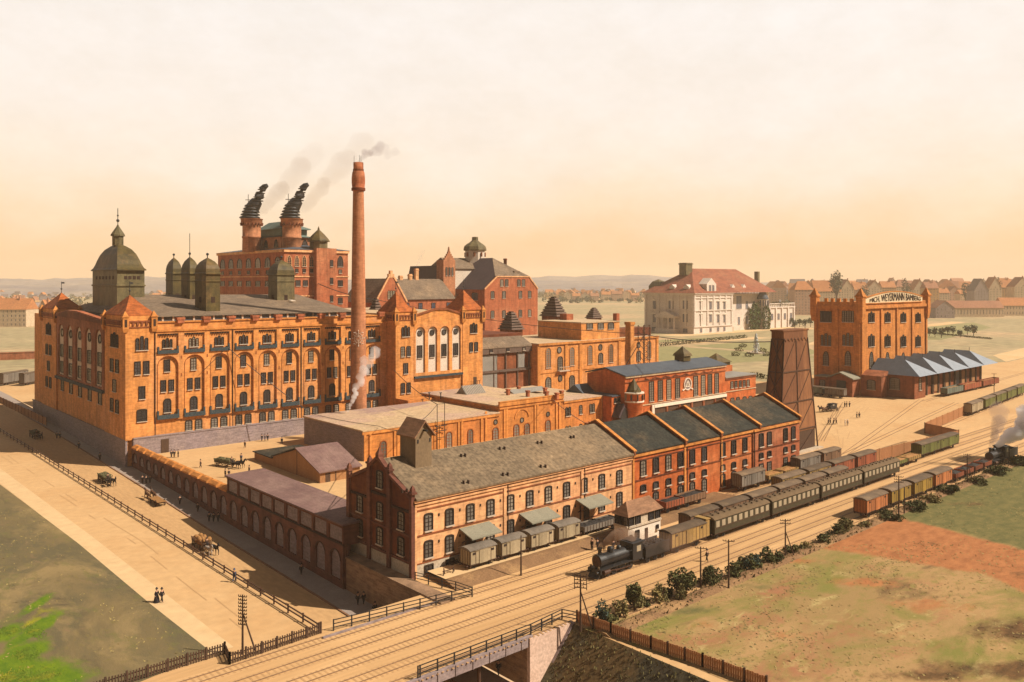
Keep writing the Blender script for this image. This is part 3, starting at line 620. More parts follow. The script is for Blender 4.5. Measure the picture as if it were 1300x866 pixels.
# wheel ruts worn along the street and across the yards
ru = MB()
def rut(pts, w, zf, seed):
    P = []
    for (x0, y0), (x1, y1) in zip(pts, pts[1:]):
        n = max(2, int(math.hypot(x1-x0, y1-y0)/4))
        P += [(x0+(x1-x0)*k/n, y0+(y1-y0)*k/n) for k in range(n)]
    P.append(pts[-1])
    for i, (q, q2) in enumerate(zip(P, P[1:])):
        if noise.noise(Vector((i*.31, seed, 0))) < .05: continue
        d = Vector((q2[0]-q[0], q2[1]-q[1])).normalized(); s = Vector((-d.y, d.x))*w/2
        o = [.35*noise.noise(Vector((i*.2, seed, 2.0))), .35*noise.noise(Vector(((i+1)*.2, seed, 2.0)))]
        a = Vector(q)+s/w*2*o[0]; b_ = Vector(q2)+s/w*2*o[1]
        ru.add([(a.x-s.x, a.y-s.y, zf(a.x, a.y)), (b_.x-s.x, b_.y-s.y, zf(b_.x, b_.y)), (b_.x+s.x, b_.y+s.y, zf(b_.x, b_.y)), (a.x+s.x, a.y+s.y, zf(a.x, a.y))], [(0,1,2,3)])
for k, x in enumerate((56.9, 58.6, 60.1, 61.8)): rut([(x, 96), (x, 400)], .28, lambda x, y: street_z(y)+.02, k*1.7)
for k, x in enumerate((45.6, 46.9)): rut([(x, 100), (x+1.2, 150), (x-.8, 220), (x-1.5, 300)], .2, lambda x, y: .026, k*2.9+20)
for k in range(7): rut([(215+k*2.1, 108+k*1.4), (262, 128+k*2.2), (318, 146+k*1.1)], .3, lambda x, y: .02, k*3.3+40)
for k in range(5): rut([(75, 172+k*9), (95, 190+k*5), (108, 218-k*1.5)], .24, lambda x, y: .02, k*2.1+60)
struct(ru, 'wheel_rut', 'rut')
# loose tufts standing in the fields
for nm_, mt_, (qa, qb, qc, qd), cnt, th_, sd2 in (('grass', 'grass_dry', (82, 160, 30, 71), 5200, .0, 1), ('grass', 'leaf_olive', (82, 150, 50, 71.5), 2600, .1, 2), ('grass', 'grass_dry', (160, 240, 45, 71), 2200, .0, 4), ('grass', 'grass_dry', (10, 38.5, 99, 200), 2000, .1, 5)):
    tf = MB()
    for _ in range(cnt):
        x, y = rng.uniform(qa, qb), rng.uniform(qc, qd)
        if noise.noise(Vector((x*.09+sd2*7, y*.16, sd2))) + .5*noise.noise(Vector((x*.5, y*.5, sd2))) < th_+rng.uniform(-.12, .12): continue
        if nm_ == 'grass' and qa > 80 and qb < 161 and 132 + (71-y)*.0 < x < 162 and y > 71.5-(x-132)*.62 and y < 71: continue
        h = rng.uniform(.04, .15); d = rng.uniform(0, 3.14); w = rng.uniform(.07, .2)
        tf.add([(x-w*math.cos(d), y-w*math.sin(d), .03), (x+w*math.cos(d), y+w*math.sin(d), .03), (x+rng.uniform(-.3, .3), y+rng.uniform(.05, .35), .03+h)], [(0,1,2)])
    tag(tf.build(nm_, mt_), ('olive tufts in the near right field', 'green tufts in the near right field', 'dry tufts', 'green tufts in the far right field', 'dull tufts in the left field')[sd2-1], kind='stuff')
# earthy verge between tracks and fields, raised slightly
vg = MB()
vg.prism([(70.2,0.0),(71.2,0.35),(72.2,0.35),(73.0,0.0)], 'x', 79.2, 420)
struct(vg, 'verge', 'earth_bank')
# railway formation and its tracks
bl = MB(); flat(bl, -60, 51.9, 73.1, 98.2, 0.022, 4, 1); flat(bl, 79.25, 900, 73.1, 98.2, 0.022, 8, 1); flat(bl, 51.9, 79.25, 94.6, 98.2, 0.022); struct(bl, 'railway_yard', 'ballast')
em = MB()
em.prism([(96.0,0.024),(98.3,0.85),(99.0,0.9),(101.3,0.55),(103.9,0.5),(103.9,0.024)], 'x', 74.6, 112)
em.prism([(96.4,0.026),(98.3,0.6),(99.0,0.6),(101.3,0.4),(103.9,0.4),(103.9,0.026)], 'x', 112, 150)
struct(em, 'siding_bank', 'earth_bank')
em2 = MB()
flat(em2, 74.8, 112, 99.02, 103.6, 0.905, 3, 1)
struct(em2, 'siding_ground', 'sand_light')
def track(y, x0, x1, z=0.04, dy=0.0):
    t = MB()
    for o in (-0.72, 0.72):
        n = max(1, int((x1-x0)/60))
        for i in range(n):
            a, b = x0+(x1-x0)*i/n, x0+(x1-x0)*(i+1)/n
            t.beam((a, y+o+dy*(a-x0)/(x1-x0), z), (b, y+o+dy*(b-x0)/(x1-x0), z), 0.11, 0.14)
    rg = random.Random(int(y*10))
    for k in range(int((min(x1, 330)-x0)/.72)):
        x = x0+k*.72; yy = y+dy*(x-x0)/(x1-x0); t.box(x-.13, x+.13, yy-1.2+rg.uniform(-.08, .08), yy+1.2+rg.uniform(-.08, .08), z-.06, z-.006+rg.uniform(-.006, .004), 1)
    s = t.build('railway_track', ['rail', 'sleeper']); tag(s, kind='structure')
TR = [74.4, 78.2, 82.0, 86.0, 90.0, 94.0]
for y in TR: track(y, -40 if y > 77 else 80, 700)
track(101.2, 79, 112, 0.5); track(101.2, 150.5, 240, 0.05)
# diagonal tracks out in the yard
def track2(p, q, z=0.05):
    t = MB(); a = Vector(p+(z,)); b = Vector(q+(z,)); d = (b-a).normalized(); s = Vector((-d.y, d.x, 0))*0.72
    for k in (-1, 1): t.beam(a+s*k, b+s*k, 0.11, 0.12)
    tag(t.build('railway_track', 'rail'), kind='structure')
track2((196,101.5), (330,134.5)); track2((205,104),(330,122)); track2((262,103.8),(470,121.5)); track2((325,131.5),(470,140)); track2((204,99),(255,97.5))
track2((222,118),(296,150)); track2((222,118.9),(300,150))
# ------------------------------------------------------------------ far land
def patch(name, pts, m, z):
    p = MB(); p.poly([(x, y, z) for x, y in pts]); return struct(p, name, m)
patch('meadow', [(335,205),(425,205),(520,165),(700,175),(1500,230),(1500,1500),(300,1500),(300,330),(320,250)], 'meadow_far', 0.03)
patch('meadow', [(-900,430),(60,430),(300,560),(300,1600),(-900,1600)], 'meadow_far', 0.034)
patch('meadow', [(300,1501),(1600,1501),(2600,2600),(300,2600)], 'meadow_far', 0.038)
patch('sand_path', [(520,166),(700,176),(1500,231),(1500,260),(700,198),(560,186)], 'sand_light', 0.05)
patch('sand_path', [(560,420),(730,420),(760,330),(1000,360),(1000,375),(772,352),(752,445),(560,445)], 'sand_light', 0.055)
patch('sand_path', [(400,372),(600,362),(600,377),(400,388)], 'sand_light', 0.058)
patch('sand_path', [(560,300),(900,420),(900,428),(552,306)], 'sand_light', 0.06)
patch('lawn', [(385,372),(470,362),(470,250),(378,268)], 'lawn', 0.066)
patch('lawn', [(482,355),(560,350),(552,310),(500,268),(480,262)], 'lawn', 0.066)
patch('lawn', [(400,398),(570,386),(556,400),(400,416)], 'lawn', 0.066)
patch('lawn', [(620,300),(800,345),(1000,352),(900,300),(680,262)], 'lawn', 0.066)
# hills far behind the town
hl = MB(); hr = random.Random(3)
for ring, (dist, base, amp, sd_) in enumerate(((3700, 42, 28, 1.3), (4600, 58, 40, 7.7), (5400, 74, 52, 3.1))):
    row = []
    for i in range(161):
        a = R(-50 + 100*i/160)
        h = base + amp*(0.5*noise.noise(Vector((i*0.045+sd_, ring*9.1, 0.3))) + 0.3*noise.noise(Vector((i*0.16+sd_, ring*5.1, 2.3))) + 0.22*noise.noise(Vector((i*0.7, ring*3.3, 4.0))))
        if ring: h += 26*math.exp(-((i-44)/9.0)**2) + 24*math.exp(-((i-92)/12.0)**2) - 30*math.exp(-((i-118)/16.0)**2)
        h = max(6, h*.84)
        f = Vector((AX[1], AY[1])); r_ = Vector((AX[0], AY[0]))
        q = f*math.cos(a)*dist + r_*math.sin(a)*dist; q2 = f*math.cos(a)*(dist-900) + r_*math.sin(a)*(dist-900); q3 = f*math.cos(a)*(dist+900) + r_*math.sin(a)*(dist+900)
        row.append(((q2.x,q2.y,-1), (0.45*q.x+0.55*q2.x, 0.45*q.y+0.55*q2.y, h*0.62), (q.x,q.y,h), (q3.x,q3.y,-1)))
    for i in range(160):
        for k in range(3): hl.add([row[i][k], row[i+1][k], row[i+1][k+1], row[i][k+1]], [(0,1,2,3)], 0, True)
struct(hl, 'hills', 'hill_blue')
# ------------------------------------------------------------------ malthouse (the big orange building)
def parapet_cap(root, x, y, z, w=1.5, d=1.2, h=0.8):
    m = MB(); m.box(x-w/2, x+w/2, y-d/2, y+d/2, z, z+h*0.6); m.box(x-w/2-.15, x+w/2+.15, y-d/2-.15, y+d/2+.15, z+h*0.6, z+h)
    return m.build('parapet_cap', 'brick_red', root)
def pinnacle(root, x, y, z, w=1.4, h=3.2, mats=('brick_trim', 'dark_line')):
    m = MB(); m.sq(x, y, [(w*.35, w*.35, z-0.9), (w*.5, w*.5, z), (w*.5, w*.5, z+h), (w*.62, w*.62, z+h), (w*.62, w*.62, z+h+.25)])
    m.sq(x, y, [(w*.5, w*.5, z+h+.25), (0.02, 0.02, z+h+1.6)])
    m.box(x-w*.2, x+w*.2, y-w*.5-.06, y, z+.5, z+h-.6, 1); m.box(x-w*.5-.06, x, y-w*.2, y+w*.2, z+.5, z+h-.6, 1)
    return m.build('pinnacle', mats, root)
def turret_roof(root, cx, cy, hx, hy, z0, z1, mats=('tile_orange', 'dark_line')):
    m = MB(); m.sq(cx, cy, [(hx, hy, z0), (hx, hy, z0+.25), (hx*.5, hy*.5, z0+(z1-z0)*.5), (.05, .05, z1)])
    o = m.build('turret_roof', mats[0], root)
    f = MB(); f.tube([(cx,cy,z1-.3),(cx,cy,z1+3.6)], .09, 5); f.ball((cx,cy,z1+1.2), .3, 0, 5); f.beam((cx-.05,cy,z1+3.2),(cx+.9,cy,z1+3.2), .06, .5)
    f.build('finial', 'iron_black', o)
    return o
def corner_frieze(root, face, a0, a1, z, n):
    m = MB(); face.box(m, a0, a1, z, z+.35, 0, n+.35); face.box(m, a0, a1, z-1.5, z-1.2, 0, n+.2); dentils(m, face, a0+.2, a1-.2, z-.0, .95, .5, .9, 0, n+.28)
    return m.build('corbel_frieze', 'brick_brown', root)

MX, MY = 68.5, 226.3
mh = thing('malthouse', 'long orange brick malthouse with arched bays, orange corner turrets and green domed tower', 'factory', (MX, MY, 0))
F1 = Face('F', MY); L1 = Face('L', MX); XE = 148.0
b = MB(); b.box(MX, XE, MY, 327, -3.2, 34.2); b.build('wall', 'brick_orange', mh)
# shaded stone plinth towards the street, rendered plinth towards the yard
p = MB(); p.box(MX-.45, MX-.003, MY-.4, 327.4, -3.3, 4.1); p.box(MX-.6, MX-.45, MY-.5, 327.5, 3.8, 4.3)
for k in range(9): p.box(MX-.55, MX-.45, MY-.45, MY+(1.3 if k % 2 else .8), -3+k*.75, -2.5+k*.75, 0)
p.build('plinth', 'stone_lilac', mh)
p = MB(); p.box(MX+1.2, 128, MY-1.3, MY-.003, -.2, 4.7); p.box(MX+1.2, 128, MY-1.45, MY-1.3, 4.5, 4.85)
pl = p.build('plinth', 'stone_lilac', mh)
dd = MB(); dd.box(76.6, 78.6, MY-1.42, MY-1.3, 0, 3.6); each(dd, 'door', 'wood_dark', mh)
# facade relief: pilasters, round-arched bays, panels
PIT = 7.02; X0 = 75.15; NB = 10
up = MB(); lo = MB(); led = MB(); crn = MB()
for i in range(NB):
    a0 = X0 + i*PIT; a1 = a0 + PIT; cx = (a0+a1)/2
    F1.arcade(lo, a0, a1, 8.4, 25.9, cx, 5.35, 9.2, 22.7, 0.0, 0.55, 0, 12)
    F1.arcade(up, a0, a1, 25.9, 32.0, cx, 5.5, 26.6, 31.3, 0.0, 0.55, 0, arch=False)
    # thin dark arris of the arch
    pts = [(cx-2.68*math.cos(math.pi*k/12), 22.7+2.68*math.sin(math.pi*k/12)) for k in range(13)]
    for q, q2 in zip(pts, pts[1:]): led.beam((q[0], MY-.58, q[1]), (q2[0], MY-.58, q2[1]), .16, .12, 1)
    for sx in (-1, 1): led.beam((cx+sx*2.68, MY-.58, 9.2), (cx+sx*2.68, MY-.58, 22.7), .14, .1, 1)
    # blue ledges under panel and arch
    F1.box(led, cx-2.75, cx+2.75, 26.0, 26.95, .553, .95); F1.box(led, cx-2.75, cx-2.3, 26.95, 27.9, .553, .8); F1.box(led, cx+2.3, cx+2.75, 26.95, 27.9, .553, .8)
    F1.box(led, cx-2.85, cx+2.85, 8.75, 9.85, .553, 1.0); F1.box(led, cx-2.85, cx-2.4, 9.85, 11.0, .553, .85); F1.box(led, cx+2.4, cx+2.85, 9.85, 11.0, .553, .85)
    dentils(crn, F1, cx-2.7, cx+2.7, 31.3, .62, .32, .5, .0, .5, 1)
    window(mh, F1, cx, 27.5, 2.5, 2.6, 'triple')
    window(mh, F1, cx-.1, 21.2, 1.35, 3.1, 'rect', bars=True)
    for s_ in (-1.05, 1.05): window(mh, F1, cx+s_, 15.9, 1.2, 3.0, 'rect')
    window(mh, F1, cx, 10.4, 1.7, 3.5, 'arch')
    if i > 0:
        for s_ in (-1.35, 1.35): window(mh, F1, cx+s_, 5.0, 1.6, 2.5, 'seg', n=.0, name='basement_window', glass='glass_grey')
    # little iron ties
    for z in (20.2, 24.9): F1.box(led, a0-.12, a0+.12, z-.4, z+.4, .553, .64, 1)
lo.build('arcade', 'brick_orange', mh); up.build('panel_frame', 'brick_orange', mh); led.build('window_ledge', ['blue_ledge', 'frame_brick'], mh)
F1.box(crn, X0-.3, XE, 31.9, 32.35, .0, .9); F1.box(crn, X0-.3, XE, 34.2, 34.55, -1.2, .35)
crn.build('cornice', ['brick_trim', 'dark_line'], mh)
for i in range(NB): parapet_cap(mh, X0 + (i+.98)*PIT, MY-.1, 34.0, 1.8, 1.4, 1.5)
dp = MB()
for x in (96.3, 117.2, 147.6, 75.3): dp.tube([(x, MY-.72, 4.8), (x, MY-.72, 32)], .12, 6)
each(dp, 'downpipe', 'frame_dark', mh)
# grey roof with its strip of glazed eaves
gl = MB(); gl.box(75.5, 140.0, 231.0, 320, 34.2, 35.6)
gl.build('glazed_eaves', 'slate_blue', mh)
gm = MB()
for k in range(23): gm.box(76.0+k*2.8, 76.0+k*2.8+.5, 230.75, 231.0, 34.3, 35.6)
each(gm, 'eaves_bar', 'frame_pale', mh)
rf = MB(); rf.hip(74.6, 141.5, 230.2, 321, 35.6, 41.2, 0, 0)
rf = MB()
e0, e1, d0, d1 = 74.6, 138.5, 230.2, 321
rf.add([(e0,d0,35.6),(e1,d0,35.6),(e1,d1,35.6),(e0,d1,35.6),(84,272,41.0),(137.5+2,272,40.6)], [(0,1,5,4),(1,2,5),(2,3,4,5),(3,0,4),(3,2,1,0)])
rf.build('roof', 'slate_grey', mh)
sk = MB(); sk.beam((128.0,252,38.8),(128.0,254,39.0),1.6,.25); sk.build('skylight', 'white_panel', mh)
# corner towers
def corner_tower(a0, a1, x1=75.0):
    t = MB(); t.box(MX-.55, x1, a0, a1, 4.2, 36.2); return t.build('corner_tower', 'brick_orange', mh)
corner_tower(MY-.6, 243.5); corner_tower(295.5, 313.8)
LT = Face('L', MX-.55); FT = Face('F', MY-.6)
for y0, y1 in ((MY-.6, 243.5), (295.5, 313.8)):
    corner_frieze(mh, LT, y0, y1, 34.6, 0)
    hx, hy = 4.0, (y1-y0)/2
    turret_roof(mh, MX+3.2, (y0+y1)/2, hx, hy, 36.2, 41.5)
    for yy in (y0+.2, y1-.2): pinnacle(mh, MX-.6, yy, 32.9, 1.5, 3.0)
    pinnacle(mh, 75.0, y0+.1, 32.9, 1.5, 3.0)
    ym = (y0+y1)/2
    window(mh, LT, ym, 27.8, 6.2, 3.8, 'triple')
    for s_ in (-2.3, 2.3): window(mh, LT, ym+s_, 21.2, 2.3, 3.2, 'rect')
    window(mh, LT, ym, 16.0, 2.6, 3.0, 'rect')
    for s_ in (-2.3, 2.3): window(mh, LT, ym+s_, 10.6, 2.3, 3.2, 'rect')
corner_frieze(mh, FT, MX-.5, 75.0, 34.6, 0)
window(mh, FT, 72.0, 27.3, 3.0, 3.6, 'triple')
for s_ in (-1.1, 1.1): window(mh, FT, 72.0+s_, 21.0, 1.3, 3.3, 'rect')
window(mh, FT, 72.0, 14.6, 1.4, 3.2, 'rect'); window(mh, FT, 72.0, 8.8, 2.2, 3.0, 'seg')
# street gable: five white arched panels between dark piers
gb_ = MB(); y0, y1 = 243.5, 295.5
pw = (y1-y0-2)/5
rel = MB(); wp = MB()
for i in range(5):
    cy = y0+1+pw*(i+.5)
    L1.arcade(rel, y0+1+pw*i, y0+1+pw*(i+1), 15.2, 34.3, cy, pw*.64, 15.9, 28.6, 0, .55, 0, 10)
    L1.poly(wp, [(cy-pw*.31, 15.9), (cy+pw*.31, 15.9)] + [(cy+pw*.31*math.cos(math.pi*k/10), 28.6+pw*.31*math.sin(math.pi*k/10)) for k in range(11)], .003, .06)
    window(mh, L1, cy, 28.0, 2.4, 2.2, 'round', n=.06, bars=False)
    window(mh, L1, cy, 21.6, 3.3, 3.6, 'rect', n=.06); window(mh, L1, cy, 16.6, 3.3, 3.3, 'rect', n=.06)
    window(mh, L1, cy, 11.0, 3.0, 3.0, 'rect', n=0)
rel.build('pier_arcade', 'brick_brown', mh); wp.build('white_panel', 'white_panel', mh)
gp = MB(); L1.poly(gp, [(y0, 34.3), (y1, 34.3), (y1, 35.0), (y1-14, 36.4), (y1-24, 36.4), (y0, 34.6)], -1.0, .7); L1.poly(gp, [(y0, 33.6), (y1, 34.3), (y1, 34.7), (y1-14, 36.1), (y1-24, 36.1), (y0, 34.2)], .7, 1.0, 1)
gp.build('gable_parapet', ['brick_red', 'brick_dark'], mh)
lb = MB(); L1.box(lb, y0+.5, y1-.5, 14.5, 15.3, 0, 1.1); lb.build('window_ledge', 'blue_ledge', mh)
# green domed tower
dt = MB(); dx0, dy0 = 78.0, 267.0; dx1 = onX(dy0, 183.5); dy1 = onY(dx0, 117.5); cx, cy = (dx0+dx1)/2, (dy0+dy1)/2; hx, hy = (dx1-dx0)/2, (dy1-dy0)/2
zt = ZZ(dx0, dy0, 342)
dt.sq(cx, cy, [(hx, hy, 33), (hx, hy, zt-5.2), (hx+.25, hy+.35, zt-5.1), (hx+.25, hy+.35, zt-4.7), (hx, hy, zt-4.6), (hx, hy, zt)])
tw = dt.build('dome_tower', 'copper_green', mh)
do = MB(); H_ = 8.0
do.sq(cx, cy, [(hx*1.07, hy*1.07, zt-.3), (hx*1.07, hy*1.07, zt)] + [(hx*q, hy*q, zt+H_*h) for q, h in ((.98,.07),(.90,.2),(.82,.38),(.70,.6),(.52,.8),(.3,.93),(.14,1.0))])
do.build('dome', 'copper_olive', tw)
la = MB(); zl = zt+H_; la.lathe(cx, cy, [(1.7,zl-.3),(1.7,zl+2.6),(2.2,zl+2.7),(2.1,zl+3.2),(1.2,zl+4.6),(.5,zl+5.6),(.15,zl+6.4)], 8, 0, False)
la.build('lantern', 'copper_green', tw)
fi = MB(); fi.tube([(cx,cy,zl+6),(cx,cy,zl+11.5)], .12, 5); fi.ball((cx,cy,zl+7.6), .5); fi.ball((cx,cy,zl+9.2), .3); fi.build('finial', 'iron_black', tw)
sw_ = MB()
for k in range(6):
    L_ = Face('L', dx0); L_.box(sw_, dy0+3+k*(dy1-dy0-5)/6, dy0+3+k*(dy1-dy0-5)/6+1.6, zt-3.0, zt-2.0, 0, .06)
    if k < 4: F_ = Face('F', dy0); F_.box(sw_, dx0+2+k*(dx1-dx0-3)/4, dx0+2+k*(dx1-dx0-3)/4+.9, zt-3.0, zt-2.0, 0, .06)
each(sw_, 'slot', 'dark_line', tw)
# copper ventilator turrets on the roof
def vent_turret(pxc, pxl, pxr, y, zbase, pyeave, pytop, wood='copper_olive'):
    x = onX(y, pxc); xr = onX(y, pxr); yl = onY(x, pxl); hx_, hy_ = (xr-x)/2, (yl-y)/2; cx_, cy_ = x+hx_, y+hy_
    ze = ZZ(x, y, pyeave); zt_ = ZZ(x, y, pytop)
    m = MB(); m.sq(cx_, cy_, [(hx_, hy_, zbase), (hx_, hy_, ze-2.5), (hx_*1.06, hy_*1.06, ze-2.4), (hx_*1.06, hy_*1.06, ze-2.1), (hx_, hy_, ze-2.0), (hx_, hy_, ze)])
    for s_ in (0,):
        for zz in (ze-8.5, ze-13): m.box(cx_-.6, cx_+.6, y-.06, y, zz, zz+1.7, 1)
        m.box(x-.06, x, cy_-.8, cy_+.8, ze-8.5, ze-6.8, 1)
    o = m.build('ventilator_turret', [wood, 'dark_line'], mh)
    c = MB(); h = zt_-ze
    c.sq(cx_, cy_, [(hx_*1.12, hy_*1.12, ze-.25)] + [(hx_*q, hy_*q, ze+h*k) for q, k in ((1.12,.0),(1.0,.06),(.98,.3),(.86,.52),(.62,.74),(.3,.9),(.06,1.0))])
    c.build('turret_cap', 'copper_olive', o)
    k = MB(); k.tube([(cx_,cy_,zt_-.2),(cx_,cy_,zt_+1)], .15, 5); k.ball((cx_,cy_,zt_+1.1), .42); k.build('finial', 'iron_black', o)
    return o, (cx_, cy_, zt_)
vent_turret(261.5, 247.5, 279.5, 238, 34.5, 347, 327)
_, q = vent_turret(241, 230, 252, 262, 34.5, 347, 326)
vent_turret(219.5, 210.5, 231, 286, 34.5, 347, 327)
vent_turret(352, 340.5, 374, 258, 35.5, 348.5, 330, 'copper_green')
mm = MB(); mm.tube([(q[0],q[1],q[2]),(q[0],q[1],q[2]+7.5)], .1, 5); each(mm, 'lightning_rod', 'iron_black', mh)

# ------------------------------------------------------------------ east wing of the malthouse
WY = 221.5
wg = thing('malthouse_wing', 'orange brick wing with four white arched panels between two pyramid-roofed turrets', 'factory', (XE, WY, 0))
FW = Face('F', WY); xa, xb, xc, xd = 147.3, 154.2, 174.4, 182.6
b = MB(); b.box(XE, xd, WY, 290, 0, 34.2); b.build('wall', 'brick_orange', wg)
for a0, a1 in ((xa, xb), (xc-.2, xd+.3)):
    t = MB(); t.box(a0, a1, WY-.6, 231.5, 0, 35.4); t.build('corner_tower', 'brick_orange', wg)
    corner_frieze(wg, Face('F', WY-.6), a0, a1, 34.2, 0); corner_frieze(wg, Face('L', a0), WY-.6, 231.5, 34.2, 0)
    turret_roof(wg, (a0+a1)/2, 226, (a1-a0)/2-.1, 5.4, 35.4, 41.7 if a0 < 160 else 42.2)
    for xx in (a0, a1): pinnacle(wg, xx, WY-.6, 32.2, 1.5, 3.2)
    fw = Face('F', WY-.6); xm = (a0+a1)/2 + .3
    window(wg, fw, xm, 27.6, 3.0, 3.5, 'triple')
    for s_ in (-1.1, 1.1): window(wg, fw, xm+s_, 21.3, 1.3, 3.1, 'seg')
    if a0 < 160:
        window(wg, fw, xm, 15.8, 1.5, 3.2, 'rect')
        for s_ in (-1.1, 1.1): window(wg, fw, xm+s_, 9.6, 1.3, 3.2, 'seg')
rel = MB(); wp = MB(); pw = (xc-xb-.6)/4
for i in range(4):
    cx = xb+.2+pw*(i+.5)
    FW.arcade(rel, xb+.2+pw*i, xb+.2+pw*(i+1), 14.6, 33.6, cx, pw*.74, 15.6, 28.6, 0, .6, 0, 12)
    FW.poly(wp, [(cx-pw*.36, 15.6), (cx+pw*.36, 15.6)] + [(cx+pw*.36*math.cos(math.pi*k/12), 28.6+pw*.36*math.sin(math.pi*k/12)) for k in range(13)], .003, .06)
    for q, q2 in zip(range(12), range(1, 13)):
        a, a2 = math.pi*q/12, math.pi*q2/12
        rel.beam((cx+pw*.37*math.cos(a), WY-.62, 28.6+pw*.37*math.sin(a)), (cx+pw*.37*math.cos(a2), WY-.62, 28.6+pw*.37*math.sin(a2)), .18, .12, 1)
    window(wg, FW, cx, 27.6, 1.5, 1.6, 'round', n=.06, bars=False)
    window(wg, FW, cx, 20.4, 1.7, 3.9, 'rect', n=.06)
rel.build('pier_arcade', ['brick_orange', 'frame_brick'], wg); wp.build('white_panel', 'white_panel', wg)
lb = MB(); FW.box(lb, xb+.2, xc-.3, 13.9, 14.6, 0, 1.0); lb.build('window_ledge', 'blue_ledge', wg)
gp = MB(); FW.poly(gp, [(xb, 33.2), (xc, 33.2), (xc, 34.4), (xc-7, 36.2), (xc-12, 36.2), (xb, 34.2)], -1, .5); FW.poly(gp, [(xb, 33.8), (xb, 34.3), (xc-12, 36.4), (xc-7, 36.4), (xc, 34.5), (xc, 34.0), (xc-7, 35.8), (xc-12, 35.8)], .5, .9, 1)
gp.build('gable_parapet', ['brick_orange', 'brick_brown'], wg)
r_ = MB(); r_.box(XE+1, xd, 232, 290, 34.2, 34.7); r_.build('roof', 'roof_sand', wg)
bc = MB()
for k in range(4): bc.beam((178.2+k*.8, WY-1.7, 9.8), (178.2+k*.8, WY-1.7, 11.4), .12)
bc.box(177.9, 181.0, WY-1.8, WY-.6, 9.6, 9.8); bc.beam((178, WY-1.7, 11.4), (181, WY-1.7, 11.4), .12); bc.build('balcony', 'frame_dark', wg)
dr = MB(); FW6 = Face('F', WY-.6); FW6.box(dr, 178.8, 180.2, 9.8, 12.6, 0, .1); each(dr, 'door', 'wood_dark', wg)

# ------------------------------------------------------------------ tall chimney
cxx = 132.0
ch = thing('factory_chimney', 'tall slender tapering brick chimney in front of the malthouse, white emblem low on its shaft', 'chimney', (cxx, 218, 0))
c = MB(); c.lathe(cxx, 218, [(2.55, 0), (2.5, 6), (2.3, 25), (2.05, 45), (1.8, 62), (1.62, 72.4)], 28, 0); c.build('shaft', 'brick_stack', ch)
c = MB(); c.lathe(cxx, 218, [(1.6,72.2),(1.95,72.5),(1.95,73.3),(1.85,73.4),(2.0,74.8),(2.0,76.2),(1.8,78.0),(1.45,78.5),(1.5,78.6),(1.5,80.9),(1.2,80.9),(1.2,79)], 24, 0)
cr_ = c.build('crown', 'brick_red', ch)
c = MB(); c.lathe(cxx, 218, [(2.0,72.4),(2.08,72.45),(2.08,73.2),(2.0,73.25)], 24, 0, False); c.lathe(cxx, 218, [(1.55,78.2),(1.62,78.25),(1.62,78.9),(1.55,78.95)], 24, 0, False); each(c, 'iron_band', 'brick_dark', cr_)
c = MB()
for a in (0.4, 2.4, 4.4): c.tube([(cxx+1.3*math.cos(a), 218+1.3*math.sin(a), 80), (cxx+1.3*math.cos(a), 218+1.3*math.sin(a), 83)], .06, 4)
each(c, 'lightning_rod', 'iron_black', ch)
# white wheel-like emblem laid on the shaft
em_ = MB(); zc = 28.2; fa = math.atan2(-218, -cxx)
def onsh(u, v, n=0.04):
    rr = 2.27 + n; th = fa + u/2.27
    return (cxx + rr*math.cos(th), 218 + rr*math.sin(th), zc + v)
for k in range(12):
    a = 2*math.pi*k/12
    for r0, r1 in ((.35, .95), (1.15, 1.75)):
        em_.beam(onsh(r0*math.cos(a), r0*math.sin(a)*1.25), onsh(r1*math.cos(a), r1*math.sin(a)*1.25), .2, .06)
for k in range(24):
    a, a2 = 2*math.pi*k/24, 2*math.pi*(k+1)/24
    em_.beam(onsh(1.15*math.cos(a), 1.4*math.sin(a)), onsh(1.15*math.cos(a2), 1.4*math.sin(a2)), .13, .06)
for k in range(8):
    a = 2*math.pi*k/8; em_.ball(onsh(1.85*math.cos(a), 2.3*math.sin(a)), .17, 0, 5)
em_.build('emblem', 'white_paint', ch)
# ------------------------------------------------------------------ red kiln house behind, with two stout stacks
KY = 340.0; kx0 = onX(KY, 360.5); kx1 = onX(KY, 441.8); ky1 = onY(kx0, 276.7)
STK = []
kl = thing('kiln_house', 'tall red brick kiln house with two stout round stacks and a small copper lantern roof', 'factory', (kx0, KY, 0))
FK = Face('F', KY); LK = Face('L', kx0)
b = MB(); b.box(kx0, kx1, KY, ky1, 0, 59.0); b.build('wall', 'brick_red', kl)
xs0, xs1 = onX(KY, 408), onX(KY, 423)
b = MB(); b.box(xs0-4.0, xs1, KY-3, KY+8, 0, 60.2); b.build('stair_tower', 'brick_red', kl)
c = MB()
for f_, a0, a1 in ((FK, kx0-.3, kx1+.3), (LK, KY, ky1)):
    f_.box(c, a0, a1, 58.2, 59.4, 0, .8); f_.box(c, a0, a1, 47.2, 47.7, 0, .35); f_.box(c, a0, a1, 38.5, 39.0, 0, .35)
c.build('cornice', 'brick_rose', kl)
r_ = MB(); r_.hip(kx0-1, kx1+1, KY-1, ky1+1, 59.4, 62.2, 14, m=0); r_.build('roof', 'slate_blue', kl)
for k in range(4):
    x = kx0 + 2.5 + k*3.6
    window(kl, FK, x, 52.0, 1.9, 4.6, 'point', frame='brick_rose'); window(kl, FK, x, 49.2, 1.3, 1.6, 'rect')
    if k < 3: window(kl, FK, x+.6, 43.2, 2.0, 2.4, 'rect'); window(kl, FK, x+.6, 34.6, 2.0, 2.6, 'rect')
